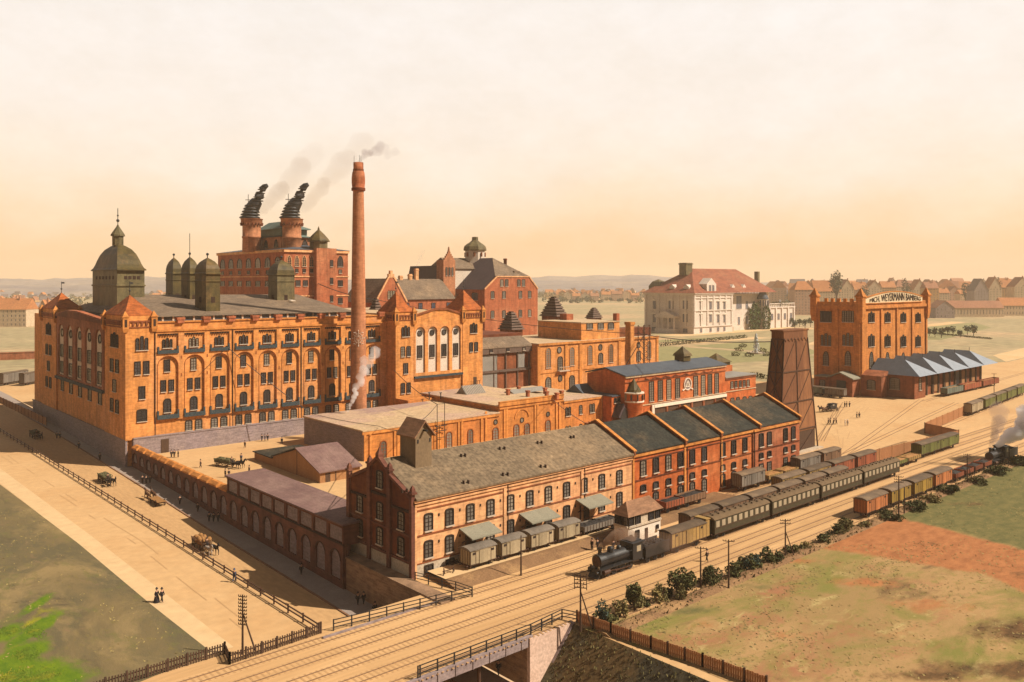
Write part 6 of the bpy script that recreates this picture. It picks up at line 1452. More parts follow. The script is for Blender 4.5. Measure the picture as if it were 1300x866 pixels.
window(gs, Face('L', wx0-.2), 150, 3.0, 3.0, 3.6, 'seg', glass='glass_grey')

# ------------------------------------------------------------------ villa in its garden
vx, vy, vx2, vx3, vyb = 594.2, 432.6, 652.3, 724.0, 486.5
vl = thing('villa', 'large pale stone villa with red hipped roof, portico and ivy-clad stair tower', 'villa', (vx, vy, 0))
FVl = Face('F', vy); LVl = Face('L', vx); ez = 35.3
b = MB(); b.box(vx, vx2, vy, vyb, 0, ez); b.build('wall', 'villa_stone', vl)
b = MB(); b.box(vx2, vx3, vy+7, vyb-4, 0, ez-1.5); b.build('garden_wing', 'villa_stone', vl)
c = MB()
for f_, a0, a1 in ((FVl, vx, vx2), (LVl, vy, vyb)):
    f_.box(c, a0-.5, a1+.5, ez-2, ez-.6, 0, 1.0); f_.box(c, a0-.8, a1+.8, ez-.6, ez+.1, 0, 1.8); f_.box(c, a0-.3, a1+.3, 5.6, 6.6, 0, .8)
    n = 7 if f_ is FVl else 8
    for k in range(n): a = a0+.2+k*(a1-a0-2.4)/(n-1); f_.box(c, a, a+2.0, 6.6, ez-2, 0, .6)
Face('F', vy+7).box(c, vx2, vx3, ez-3, ez-1.2, 0, 1.2)
for f_, a0, a1 in ((FVl, vx, vx2), (LVl, vy, vyb)):
    f_.box(c, a0, a1, 19.6, 20.4, 0, .9); f_.box(c, a0-.4, a1+.4, ez-4.6, ez-4.0, 0, .8)
c.build('cornice', 'villa_stone', vl)
b = MB()
for px_ in (890, 902, 911.5, 919.5):
    x = onX(vy, px_)
    for py_ in (392.5, 409): z = ZZ(x, vy, py_)+6.9; FVl.poly(b, [(x-2.6, z), (x+2.6, z), (x, z+1.6)], 0, .9)
for px_ in (830, 852, 870):
    y = onY(vx, px_)
    for py_ in (392, 409): z = ZZ(vx, y, py_)+7.3; LVl.poly(b, [(y-3.6, z), (y+3.6, z), (y, z+1.7)], 0, .9)
each(b, 'window_pediment', 'white_paint', vl)
b = MB()
for k in range(14): b.box(vx2+1+k*5, vx2+1.8+k*5, vy+6.4, vy+6.9, 33.8, 36.4)
b.box(vx2, vx3, vy+6.3, vy+7, 36.4, 37.0); b.build('balustrade', 'villa_stone', vl)
r_ = MB(); zr = ZZ(655, 470, 341.5)
r_.add([(vx-2, vy-2, ez), (vx3+1, vy-2, ez), (vx3+1, vyb+2, ez), (vx-2, vyb+2, ez), (onX(460, 878), 460, zr), (onX(460, 934), 460, zr)], [(0,1,5,4), (1,2,5), (2,3,4,5), (3,0,4), (0,3,2,1)])
r_.build('roof', 'tile_red', vl)
for px_ in (890, 902, 911.5, 919.5):
    x = onX(vy, px_)
    for py_ in (392.5, 409): window(vl, FVl, x, ZZ(x, vy, py_), 3.4 if px_ < 905 else 2.6, 6.6, 'rect', glass='glass_blue', frame='frame_pale')
    window(vl, FVl, x, 1.2, 3.0, 3.4, 'rect', glass='glass_blue', frame='frame_pale')
for px_ in (830, 852, 870):
    y = onY(vx, px_)
    for py_ in (392, 409): window(vl, LVl, y, ZZ(vx, y, py_), 5.2, 7.0, 'rect', glass='glass_blue', frame='frame_pale')
    window(vl, LVl, y, 1.0, 4.6, 3.4, 'rect', glass='glass_blue', frame='frame_pale')
FW7 = Face('F', vy+7)
for px_, py_, w in ((948, 392, 4), (957, 392, 4), (938, 392, 9), (990, 390, 3.4), (938, 412, 3.4), (948, 411, 4)):
    x = onX(vy+7, px_); window(vl, FW7, x, ZZ(x, vy+7, py_), w, 7.0 if w < 9 else 12, 'rect', glass='glass_blue', frame='white_paint')
b = MB(); yc = onY(vx, 850); b.box(vx-7, vx-.01, yc-11, yc+11, 13.5, 15); b.prism([(yc-12, 15), (yc+12, 15), (yc, 19.5)], 'x', vx-7.5, vx-.02)
for k in range(4): b.lathe(vx-6, yc-9.5+k*6.3, [(.9, 4), (.8, 13.5)], 10)
b.box(vx-7, vx-.01, yc-11, yc+11, 0, 4); b.build('portico', 'villa_stone', vl)
def dormer(x, y, w, h, z, name='dormer', m='villa_stone', f='F'):
    b = MB()
    if f == 'F': b.prism([(x-w/2, z), (x+w/2, z), (x+w/2, z+h*.6), (x, z+h), (x-w/2, z+h*.6)], 'y', y, y+9)
    else: b.prism([(y-w/2, z), (y+w/2, z), (y+w/2, z+h*.6), (y, z+h), (y-w/2, z+h*.6)], 'x', x, x+9)
    o = b.build(name, m, vl); return o
xq = onX(vy+.5, 903); dormer(xq, vy+.2, 14, 13, ez+.1)
for s_ in (-2.4, 2.4): window(vl, Face('F', vy+.2), xq+s_, ez+1.2, 2.8, 5.6, 'rect', glass='glass_blue', frame='frame_pale')
for px_ in (931, 945): xq2 = onX(vy+4, px_); dormer(xq2, vy+4, 5, 5.5, ez+2)
for px_ in (853, 871): y = onY(vx+4, px_); dormer(vx+4, y, 6, 5.5, ez+2, f='L')
b = MB(); x, y = onX(460, 871), 460; b.box(x-5, x+4, y-4, y+4, zr-6, zr+5); b.box(x-5.6, x+4.6, y-4.6, y+4.6, zr+3.6, zr+4.4); x = onX(455, 961); b.box(x-1.6, x+1.6, 453, 457, ez+2, ez+20); each(b, 'chimney_stack', 'copper_green', vl)
b = MB(); x, y = onX(482, 836), 482; b.sq(x, y, [(6, 6, ez-2), (6.4, 6.4, ez+6), (4, 4, ez+10), (.5, .5, ez+12)]); b.build('rear_cupola', 'copper_green', vl)
b = MB(); x, y = onX(vy+4, 968), vy+4; trr = 5.0; b.lathe(x, y, [(trr, 0), (trr, 29)], 12); tw2 = b.build('stair_tower', 'villa_stone', vl)
b = MB(); b.lathe(x, y, [(trr*1.15, 28.6), (trr*1.15, 29.4), (trr*.7, 34), (.2, 40)], 12); b.build('cone_roof', 'slate_blue', tw2)
b = MB()
for k in range(5):
    a = -math.pi*.95+k*.5; b.beam((x+trr*1.0*math.cos(a), y+trr*1.0*math.sin(a), 22), (x+trr*1.0*math.cos(a), y+trr*1.0*math.sin(a), 27.5), 1.5, .3)
each(b, 'tower_window', 'glass_blue', tw2)
b = MB(); leaf_clump(b, (x-14, vy+3, 12), 9, 3, 13, 900, 1.1); leaf_clump(b, (x-1, vy-1, 10), 6, 3, 13, 700, 1.0); b.build('ivy', 'leaf_ivy', vl)
b = MB(); tx0_, tx1_ = onX(vy+6, 976), onX(vy+6, 1008); b.box(tx0_, tx1_, vy+6, vy+26, 0, 19.5); b.box(tx0_-1, tx1_+1, vy+5, vy+27, 19.5, 20.6)
for k in range(5): b.box(tx0_+k*(tx1_-tx0_-2)/4, tx0_+2+k*(tx1_-tx0_-2)/4, vy+5, vy+6, 0, 19.5)
for k in range(16): b.box(tx0_+k*(tx1_-tx0_-.6)/15, tx0_+.6+k*(tx1_-tx0_-.6)/15, vy+5.2, vy+5.8, 20.6, 23.4)
b.box(tx0_, tx1_, vy+5, vy+6, 23.4, 24.2); b.build('terrace', 'villa_stone', vl)
for k in range(4): window(vl, Face('F', vy+6), tx0_+(k+.5)*(tx1_-tx0_)/4, 8, 3.6, 6, 'seg', glass='glass_blue', frame='frame_pale')
b = MB(); leaf_clump(b, ((tx0_+tx1_)/2, vy+7, 24), (tx1_-tx0_)/2, 2, 1.6, 300, .8); b.build('balcony_flowers', 'leaf_mid', vl)
b = MB(); b.prism([(0, 0), (7, 0), (0, 4)], 'y', 0, 1)
b = MB()
for k in range(8): b.box(onX(vy, 925)+k*.6, onX(vy, 925)+10, vy+1+0, vy+6.9, k*.5, k*.5+.5)
b.build('entrance_steps', 'stone_pale', vl)

# ------------------------------------------------------------------ signal box by the tracks
sbx, sby = G(797.5, 693.4); sx1_ = onX(sby, 838.5); sy1_ = onY(sbx, 780)
sg2 = thing('signal_box', 'small white plastered signal box with glazed upper storey and brown tiled roof', 'signal box', (sbx, sby, 0))
FS_ = Face('F', sby); LS_ = Face('L', sbx)
b = MB(); b.box(sbx, sx1_, sby, sy1_, 0, 3.0); b.build('wall', 'white_paint', sg2)
b = MB(); b.box(sbx+.1, sx1_-.1, sby+.1, sy1_-.1, 3.0, 4.9)
FS_.box(b, sbx, sx1_, 2.95, 3.25, -.02, .25); LS_.box(b, sby, sy1_, 2.95, 3.25, -.02, .25); b.build('upper_storey', 'plaster_cream', sg2)
for k in range(5):
    if k != 2: window(sg2, FS_, sbx+.8+k*(sx1_-sbx-1.6)/4, 3.35, 1.1, 1.35, 'rect', glass='glass_dark', n=-.1)
for k in range(3): window(sg2, LS_, sby+.7+k*(sy1_-sby-1.4)/2, 3.35, 1.0, 1.35, 'rect', n=-.1)
window(sg2, FS_, sbx+2.3, .9, .8, 1.3, 'rect', glass='glass_grey'); 
b = MB(); FS_.box(b, sbx+4.4, sbx+5.2, .0, 2.2, 0, .08); each(b, 'door', 'wood_dark', sg2)
window(sg2, FS_, sx1_-1.0, 1.5, .45, .6, 'rect'); window(sg2, FS_, sbx+.6, 1.0, .4, .7, 'rect')
window(sg2, LS_, (sby+sy1_)/2, .2, 1.3, 2.2, 'arch', frame='brick_red')
r_ = MB(); r_.hip(sbx-.4, sx1_+.4, sby-.4, sy1_+.4, 4.95, 7.1, 1.6); r_.build('roof', 'tile_brown', sg2)
# ------------------------------------------------------------------ rolling stock (built along +x, rail level z = 0)
def wheelset(root, xs, r=.5, name='wheel', m='iron_black'):
    for x in xs:
        for y in (-.75, .75):
            w = MB(); n = 14; s = -1 if y < 0 else 1
            vs = []
            for k in range(n):
                a = 2*math.pi*k/n
                for yy in (y-.07, y+.07): vs.append((x+r*math.cos(a), yy, r+r*math.sin(a)))
            w.add(vs, [(2*k, 2*((k+1) % n), 2*((k+1) % n)+1, 2*k+1) for k in range(n)] + [tuple(range(0, 2*n, 2)), tuple(range(2*n-1, 0, -2))])
            w.beam((x, y+s*.05, r), (x, y+s*.2, r), .22)
            for k in range(3):
                a = math.pi*k/3; w.beam((x-r*.8*math.cos(a), y+s*.1, r-r*.8*math.sin(a)), (x+r*.8*math.cos(a), y+s*.1, r+r*.8*math.sin(a)), .07)
            w.build(name, m, root)
def underframe(root, L, m='iron_brown'):
    b = MB(); h = L/2
    for y in (-1.0, 1.0): b.box(-h, h, y-.1, y+.1, .85, 1.1)
    for x in (-h, h-.2): b.box(x, x+.2, -1.25, 1.25, .8, 1.12)
    for x in (-h-.45, h): 
        for y in (-.85, .85): b.tube([(x, y, .97), (x+.45, y, .97)], .15, 8)
    b.build('underframe', m, root)
def box_wagon(L, color, roofm='wagon_roof', H=2.55, hut=False):
    t = thing('box_wagon', 'box wagon', 'wagon'); h = L/2
    underframe(t, L); wheelset(t, (-L*.28, L*.28))
    b = MB(); b.box(-h, h, -1.3, 1.3, 1.1, 1.1+H)
    n = max(5, int(L/.95))
    for k in range(n+1):
        x = -h+.05+k*(L-.1)/n
        for y in (-1.32, 1.32): b.box(x-.05, x+.05, min(y, y*.97), max(y, y*.97), 1.1, 1.1+H, 1)
    for y in (-1, 1): b.box(-h, h, min(y*1.3, y*1.335), max(y*1.3, y*1.335), 1.1, 1.22, 1); b.box(-h, h, min(y*1.3, y*1.335), max(y*1.3, y*1.335), 1.0+H, 1.1+H, 1)
    for k in range(5):
        for x in (-h, h): b.box(x-.03, x+.03, -1.2+k*.58, -1.12+k*.58, 1.1, 1.1+H, 1)
    b.build('body', [color, 'wood_dark'], t)
    b = MB(); pts = [(1.5*math.sin(R(a)), 1.1+H-.12+.42*(math.cos(R(a))-math.cos(R(75)))/(1-math.cos(R(75)))) for a in range(-75, 76, 15)]
    b.prism([(-1.48, 1.02+H)] + pts[::1] + [(1.48, 1.02+H)], 'x', -h-.15, h+.15); b.build('roof', roofm, t)
    for y in (-1, 1):
        b = MB(); b.box(-.85, .85, min(y*1.34, y*1.4), max(y*1.34, y*1.4), 1.15, 1.05+H-.1)
        b.box(-1.7, 1.7, min(y*1.34, y*1.42), max(y*1.34, y*1.42), 1.0+H-.12, 1.0+H-.04); d = b.build('sliding_door', color, t)
        for x in (-h*.72, h*.72):
            b = MB(); b.box(x-.25, x+.25, min(y*1.3, y*1.36), max(y*1.3, y*1.36), 1.1+H-.75, 1.1+H-.42); b.build('air_vent', 'frame_dark', t)
    if hut:
        b = MB(); b.box(h+.15, h+1.2, -1.1, 1.1, 1.1, 1.1+H+.35); b.box(h+.05, h+1.3, -1.25, 1.25, 1.1+H+.35, 1.1+H+.5); b.build('brake_hut', color, t)
    return t
def open_wagon(L, color, H=1.1, load='coal'):
    t = thing('open_wagon', 'open wagon', 'wagon'); h = L/2
    underframe(t, L); wheelset(t, (-L*.28, L*.28))
    b = MB()
    for y in (-1, 1): b.box(-h, h, min(y*1.22, y*1.3), max(y*1.22, y*1.3), 1.1, 1.1+H)
    for x in (-h, h-.1): b.box(x, x+.1, -1.22, 1.22, 1.1, 1.1+H)
    b.box(-h, h, -1.22, 1.22, 1.1, 1.2)
    for k in range(8):
        x = -h+.05+k*(L-.1)/7
        for y in (-1.34, 1.3): b.box(x-.06, x+.06, y, y+.05, 1.1, 1.1+H, 1)
    b.build('body', [color, 'wood_dark'], t)
    if load:
        b = MB(); rng = random.Random(int(L*10)); nx, ny = 10, 4; g_ = {}
        for i in range(nx+1):
            for j in range(ny+1):
                x = -h+.12+i*(L-.24)/nx; y = -1.2+j*2.4/ny; e = min(i, nx-i, j*2, (ny-j)*2)
                g_[i, j] = (x, y, 1.1+H*.75+min(e, 3)*.13+rng.uniform(-.06, .08))
        for i in range(nx):
            for j in range(ny): b.add([g_[i,j], g_[i+1,j], g_[i+1,j+1], g_[i,j+1]], [(0,1,2,3)])
        b.build('load', load, t)
    return t
def carriage(L, win=True):
    t = thing('passenger_carriage', 'carriage', 'carriage'); h = L/2; H = 2.5
    underframe(t, L); wheelset(t, (-h+1.4, -h+3.4, h-3.4, h-1.4), .46)
    b = MB(); b.box(-h, h, -1.35, 1.35, 1.0, 1.05+H); 
    for y in (-1, 1):
        b.box(-h, h, min(y*1.35, y*1.38), max(y*1.35, y*1.38), 2.0, 2.1, 1); b.box(-h, h, min(y*1.35, y*1.38), max(y*1.35, y*1.38), 1.02, 1.12, 1)
    b.build('body', ['carriage_green', 'iron_brown'], t)
    b = MB(); pts = [(1.5*math.sin(R(a)), 1.0+H+.5*(math.cos(R(a))-math.cos(R(75)))/(1-math.cos(R(75)))) for a in range(-75, 76, 15)]
    b.prism([(-1.48, 1.0+H)] + pts + [(1.48, 1.0+H)], 'x', -h-.1, h+.1)
    ro = b.build('roof', 'carriage_roof', t)
    b = MB(); n = max(4, int(L/1.75))
    for k in range(n):
        x = -h+(k+.5)*L/n; b.box(x-.15, x+.15, -.5, -.2, 1.35+H, 1.75+H); b.box(x+.3, x+.55, .25, .5, 1.35+H, 1.7+H)
    b.build('roof_ventilator', 'wagon_roof', ro)
    wm = MB(); w2 = MB()
    wm.box(-.5, .5, -1.40, -1.34, 0, 1.05); me = wm.mesh('window', ['carriage_window']); me2 = me
    for k in range(n):
        for y in (-1, 1):
            o = bpy.data.objects.new('window', me); COL.objects.link(o); o.parent = t; o.location = (-h+(k+.5)*L/n, 0, 2.2)
            if y > 0: o.rotation_euler = (0, 0, math.pi)
    b = MB(); b.box(-h-.35, -h-.02, -.6, .6, 1.0, 3.3); b.build('gangway', 'iron_black', t)
    return t
def locomotive():
    """0-6-0 with leading wheels, chimney towards -x"""
    t = thing('steam_locomotive', 'loco', 'locomotive')
    b = MB(); b.tube([(-4.6, 0, 2.45), (2.0, 0, 2.45)], .92, 18); b.tube([(-4.85, 0, 2.45), (-3.4, 0, 2.45)], 1.0, 18); b.build('boiler', 'iron_black', t)
    b = MB(); b.tube([(-4.93, 0, 2.45), (-4.84, 0, 2.45)], .8, 16); b.beam((-4.96, -.35, 2.45), (-4.96, .35, 2.45), .08); b.build('smokebox_door', 'iron_brown', t)
    b = MB(); b.lathe(-4.2, 0, [(.38, 3.2), (.28, 3.5), (.30, 4.2), (.44, 4.35), (.40, 4.45), (.2, 4.4)], 14); b.build('chimney', 'iron_black', t)
    b = MB(); b.lathe(-1.8, 0, [(.5, 3.2), (.5, 3.8), (.38, 4.05), (.08, 4.15)], 14); b.lathe(.2, 0, [(.42, 3.2), (.42, 3.6), (.3, 3.85), (.05, 3.9)], 12); b.build('steam_dome', 'iron_black', t)
    b = MB(); b.box(2.0, 4.3, -1.35, -1.25, 1.3, 3.9); b.box(2.0, 4.3, 1.25, 1.35, 1.3, 3.9); b.box(2.0, 2.12, -1.3, 1.3, 1.3, 3.9); b.box(1.8, 4.7, -1.5, 1.5, 3.9, 4.08); b.box(2.2, 4.5, -.9, .9, 4.08, 4.2)
    cb = b.build('cab', 'iron_black', t)
    for y in (-1, 1):
        b = MB(); b.box(2.9, 3.9, min(y*1.34, y*1.38), max(y*1.34, y*1.38), 2.6, 3.5); b.build('cab_window', 'carriage_window', cb)
    b = MB(); b.box(-5.3, 4.4, -1.3, 1.3, 1.35, 1.47); b.box(-5.4, -5.2, -1.35, 1.35, .85, 1.4)
    for y in (-.85, .85): b.tube([(-5.85, y, 1.05), (-5.4, y, 1.05)], .2, 10)
    b.prism([(-5.3, .3), (-5.8, .15), (-5.3, .8)], 'y', -1.0, 1.0)
    for y in (-1.28, 1.28): b.tube([(-4.4, y, 3.0), (1.9, y, 3.05)], .04, 5)
    b.build('running_board', 'iron_black', t)
    b = MB()
    for y in (-1.2, 1.2): b.tube([(-4.6, y, .95), (-3.3, y, .95)], .34, 12)
    b.build('cylinder', 'iron_brown', t)
    wheelset(t, (-4.6, -3.2), .42, 'leading_wheel'); wheelset(t, (-1.7, .1, 1.9), .8, 'driving_wheel')
    for y in (-.98, .98):
        b = MB(); b.beam((-1.7, y, .6), (1.9, y, .6), .1, .14); b.beam((-3.3, y*1.04, .95), (-.2, y*1.04, .62), .09, .12); b.build('coupling_rod', 'iron_brown', t)
    b = MB()
    for y in (-.8, .8): b.lathe(-5.3, y, [(.12, 1.5), (.16, 1.6), (.16, 1.85), (.06, 1.95)], 8)
    b.build('headlamp', 'carriage_roof', t)
    return t
def tender():
    t = thing('tender', 'tender', 'tender'); underframe(t, 6.0, 'iron_black'); wheelset(t, (-1.9, 0, 1.9), .5)
    b = MB(); b.box(-3, 3, -1.3, 1.3, 1.1, 2.4)
    for y in (-1, 1): b.box(-3, 3, min(y*1.25, y*1.32), max(y*1.25, y*1.32), 2.4, 2.95)
    b.build('tank', 'iron_black', t)
    b = MB(); rng = random.Random(9)
    for _ in range(70):
        x, y = rng.uniform(-2.6, 2.6), rng.uniform(-1, 1); z = 2.45+.6*(1-abs(x)/3.5)*(1-abs(y)/1.8); b.ball((x, y, z), rng.uniform(.18, .34), 0, 4)
    b.build('coal', 'coal', t)
    return t
RS = {}
def stock(key, fn, x, y, z, label, group=None, rz=0.0):
    if key in RS: o = copy_tree(RS[key])
    else: o = RS[key] = fn()
    if group is None and 'group' in o: del o['group']
    return place(o, (x, y, z), rz, label, group)
RL = 0.11
# main passenger train
YT = 86.0
def X(px, y=YT): return onX(y, px)
l0, l1, l2 = X(759, 85), X(817), X(842)
lo1 = stock('loco', locomotive, l0+5.7, YT, RL, 'black steam locomotive at the head of the passenger train')
stock('tender', tender, l0+5.7+8.2, YT, RL, 'black coal tender behind the passenger train locomotive')
xv = l0+5.7+8.2+3.5
van = stock('van', lambda: box_wagon(9.6, 'wagon_ochre', hut=True), xv+4.9, YT, RL, 'ochre luggage van coupled between the coal tender and the green carriages')
xc_ = xv+11.6; xe_ = X(1136); Lc = (xe_-xc_)/4
for k in range(4):
    stock('carriage', lambda: carriage(Lc-1.0), xc_+Lc*(k+.5), YT, RL, ('dark green passenger carriage next to the ochre luggage van', 'dark green passenger carriage, second behind the ochre luggage van', 'dark green passenger carriage, third behind the ochre luggage van', 'dark green passenger carriage at the tail of the train')[k], 'carriages of the passenger train')
# low wagons and green vans beyond the tail
for k, (p0, p1) in enumerate(((1137, 1156), (1152, 1172))):
    x0, x1 = X(p0, 87.5), X(p1, 87.5); stock('lowgreen%d' % k, lambda: open_wagon(x1-x0-1.2, ('wagon_green', 'wagon_ochre')[k], .8, 'hay'), (x0+x1)/2, 89.0, RL, ('low green open wagon just beyond the last passenger carriage', 'low ochre open wagon in front of the green vans')[k])
for k, (p0, p1) in enumerate(((1167, 1194), (1192, 1217))):
    x0, x1 = X(p0, 89), X(p1, 89); stock('greenvan', lambda: box_wagon(x1-x0-1.4, 'wagon_green'), (x0+x1)/2, 90.0, RL, ('olive green van beside the jog of the board fence', 'olive green van at the corner of the board fence')[k], 'olive green vans by the board fence')
# brown vans in the second row
for k, (p0, p1) in enumerate(((867, 905), (899, 936), (928, 964), (958, 994), (988, 1018), (1014, 1042))):
    x0, x1 = X(p0, 89), X(p1, 89); L = 8.0
    stock('brownvan', lambda: box_wagon(8.6, 'wagon_brown', H=2.4), X(870, 90)+4.6+k*9.9, 90.4, RL, 'brown box van in the row standing behind the passenger carriages', 'brown vans behind the passenger carriages')
for k, (p0, p1, col) in enumerate(((990, 1024, 'wagon_ochre'), (1021, 1048, 'wagon_ochre'), (1044, 1073, 'wagon_red'), (1072, 1098, 'wagon_red'))):
    x0, x1 = X(p0, 93), X(p1, 93)
    stock('row3'+col, lambda: box_wagon(9.6, col, H=2.5), X(992, 93)+5.0+k*11.2, 94.2, RL, {'wagon_ochre': ('ochre box van at the near end of the third row of vans', 'ochre box van coupled to the dark red vans'), 'wagon_red': ('', '', 'dark red box van next to the ochre vans', 'dark red box van at the far end of its row')}[col][k], 'vans in the third row')
# sidings along the warehouse
for k, (p0, p1, col) in enumerate(((937, 972, 'wagon_grey'), (1012, 1042, 'wagon_grey'), (1042, 1068, 'wagon_brown'))):
    x0, x1 = X(p0, 100.5), X(p1, 100.5); stock('row4'+col+str(k), lambda: box_wagon(x1-x0-1.6, col), (x0+x1)/2, 101.4, RL, ('drab grey box van standing alone at the granary wall', 'grey brown box van near the cooling tower, behind two low wagons', 'brown box van nearest the cooling tower')[k])
for k, (p0, p1) in enumerate(((972, 994), (993, 1014))):
    x0, x1 = X(p0, 100.5), X(p1, 100.5); stock('row4low', lambda: open_wagon(x1-x0-1.2, 'wagon_ochre', .9, 'hay'), (x0+x1)/2, 101.4, RL, ('low ochre open wagon behind the drab grey van', 'low ochre open wagon in front of the grey brown van')[k], 'low open wagons by the granary')
ZB = 0.45
wx_ = onX(99.2, 594); we = onX(99.2, 740); Lw = (we-wx_)/4
for k in range(4):
    stock('whitevan', lambda: box_wagon(Lw-1.15, 'wagon_cream', 'wagon_grey', 2.3), wx_+Lw*(k+.5), 100.6, ZB+.07, ('cream refrigerator van nearest the street gable', 'cream refrigerator van, second from the street gable', 'cream refrigerator van, third from the street gable', 'cream refrigerator van next to the dark open wagons')[k], 'cream vans at the loading platform')
for k, (p0, p1) in enumerate(((742, 763), (762, 780))):
    x0, x1 = X(p0, 100), X(p1, 100); stock('dwag', lambda: open_wagon(5.4, 'wagon_grey', .9, 'coal'), (x0+x1)/2, 100.8, ZB+.07, ('dark open coal wagon next to the cream vans', 'dark open coal wagon beside the signal box')[k], 'dark coal wagons by the signal box')
for k, (p0, p1, col) in enumerate(((838, 866, 'wagon_red'), (862, 893, 'wagon_brown'))):
    x0, x1 = X(p0, 100.5), X(p1, 100.5); stock('owag'+col, lambda: open_wagon(x1-x0-1, col, 1.2, 'coal'), (x0+x1)/2, 100.8, ZB+.07, ('rusty red open wagon right behind the signal box', 'brown open coal wagon right of the rusty red one')[k])
# goods train on the right
Y2 = 74.4
for k, (p0, p1, col) in enumerate(((1096, 1131, 'wagon_orange'), (1124, 1151, 'wagon_yellow'), (1148, 1177, 'wagon_yellow'), (1172, 1199, 'wagon_orange'))):
    x0, x1 = X(p0, Y2), X(p1, Y2); q = X(1099, 73.3)
    stock('g2'+col, lambda: box_wagon(8.9, col), q+4.5+k*10.6, Y2, RL, ('orange box van at the rear end of the goods train', 'yellow box van next to the rear orange van', 'yellow box van next to the second orange van', 'orange box van next to the dark red open wagons')[k], 'box vans of the goods train')
q2_ = X(1099, 73.3)+4*10.6
xl2 = X(1254, Y2); n3 = 4; L3 = (xl2-q2_-.6)/n3
for k in range(n3):
    stock('g2open', lambda: open_wagon(L3-1.1, 'wagon_red', .9, 'coal'), q2_+L3*(k+.5), Y2, RL, 'dark red open wagon between the orange van and the goods locomotive', 'dark red open wagons of the goods train')
lo2 = stock('loco', locomotive, xl2+5.8, Y2, RL, 'black steam locomotive of the goods train under its smoke plume')
stock('tender', tender, xl2+14.0, Y2, RL, 'black coal tender behind the goods locomotive')
# vans on the far right, on the diagonal siding
ang = math.atan2(6.1, 73.7); pA = Vector(G(1234, 529)); dv = Vector((math.cos(ang), math.sin(ang)))
for k, (off, col) in enumerate(((7, 'wagon_cream'), (23, 'wagon_green'), (38, 'wagon_green'), (53, 'wagon_green'), (68, 'wagon_green'))):
    p = pA + dv*off; stock('far'+col, lambda: box_wagon(13.0, col, H=2.9), p.x, p.y+1.4, RL, ('cream and brown box van at the near end of the far row of vans', 'green box van coupled to the cream van of the far row', 'green box van, third in the far row of vans', 'green box van, fourth in the far row of vans', 'green box van at the far right end of the row')[k], 'vans on the far diagonal siding', ang)
for k, (p0, p1, col) in enumerate(((1199, 1222, 'wagon_bluegreen'), (1221, 1245, 'wagon_red'), (1244, 1268, 'wagon_red'))):
    yy = 131.0; x0, x1 = X(p0, yy), X(p1, yy); stock('shed'+col, lambda: open_wagon(x1-x0-2.0, col, 2.2, 'hay'), (x0+x1)/2, yy+.6, RL, ('blue green wagon in front of the ridged shed', 'red wagon in the middle before the ridged shed', 'red wagon at the far end of the ridged shed')[k], 'wagons in front of the ridged shed')
for k, (p0, p1, col) in enumerate(((1028, 1048, 'wagon_bluegreen'), (1047, 1075, 'wagon_grey'))):
    x = 309.5; y0, y1 = onY(x, p1), onY(x, p0); stock('dock'+col, lambda: box_wagon(abs(y1-y0)-1.2, col, H=2.4), x, (y0+y1)/2, RL, ('blue grey wagon beside the low loading shed, behind the cooling tower', 'grey wagon before the dark doorway of the low loading shed')[k], None, R(90))
xw = 24.0
for k in range(2):
    x, y = G(17+k*26, 487.5); stock('farleft', lambda: box_wagon(15.5, 'wagon_grey', H=4.2), x, y, RL, 'pale grey wagon in the far left yard behind the long fence', 'pale wagons in the far left yard', R(41.6+180))

# ------------------------------------------------------------------ people
def skin_mesh(name, joints, edges, mat_, sub=1, root=0):
    me = bpy.data.meshes.new(name); me.from_pydata([j[0] for j in joints], edges, [])
    o = bpy.data.objects.new(name, me); COL.objects.link(o)
    o.modifiers.new('skin', 'SKIN'); 
    if not me.skin_vertices:
        bm = bmesh.new(); bm.from_mesh(me); bm.verts.layers.skin.verify(); bm.to_mesh(me); bm.free()
    for i, (p, r) in enumerate(joints):
        r = r if isinstance(r, tuple) else (r, r); sv = me.skin_vertices[0].data[i]; sv.radius = r; sv.use_root = (i == root)
    sb_ = o.modifiers.new('sub', 'SUBSURF'); sb_.levels = sub; sb_.render_levels = sub
    bpy.context.view_layer.update()
    m2 = bpy.data.meshes.new_from_object(o.evaluated_get(bpy.context.evaluated_depsgraph_get()))
    bpy.data.objects.remove(o); bpy.data.meshes.remove(me)
    m2.name = name; m2.materials.clear(); m2.materials.append(M_(mat_)); m2.polygons.foreach_set('use_smooth', [True]*len(m2.polygons))
    return m2
PM = {}
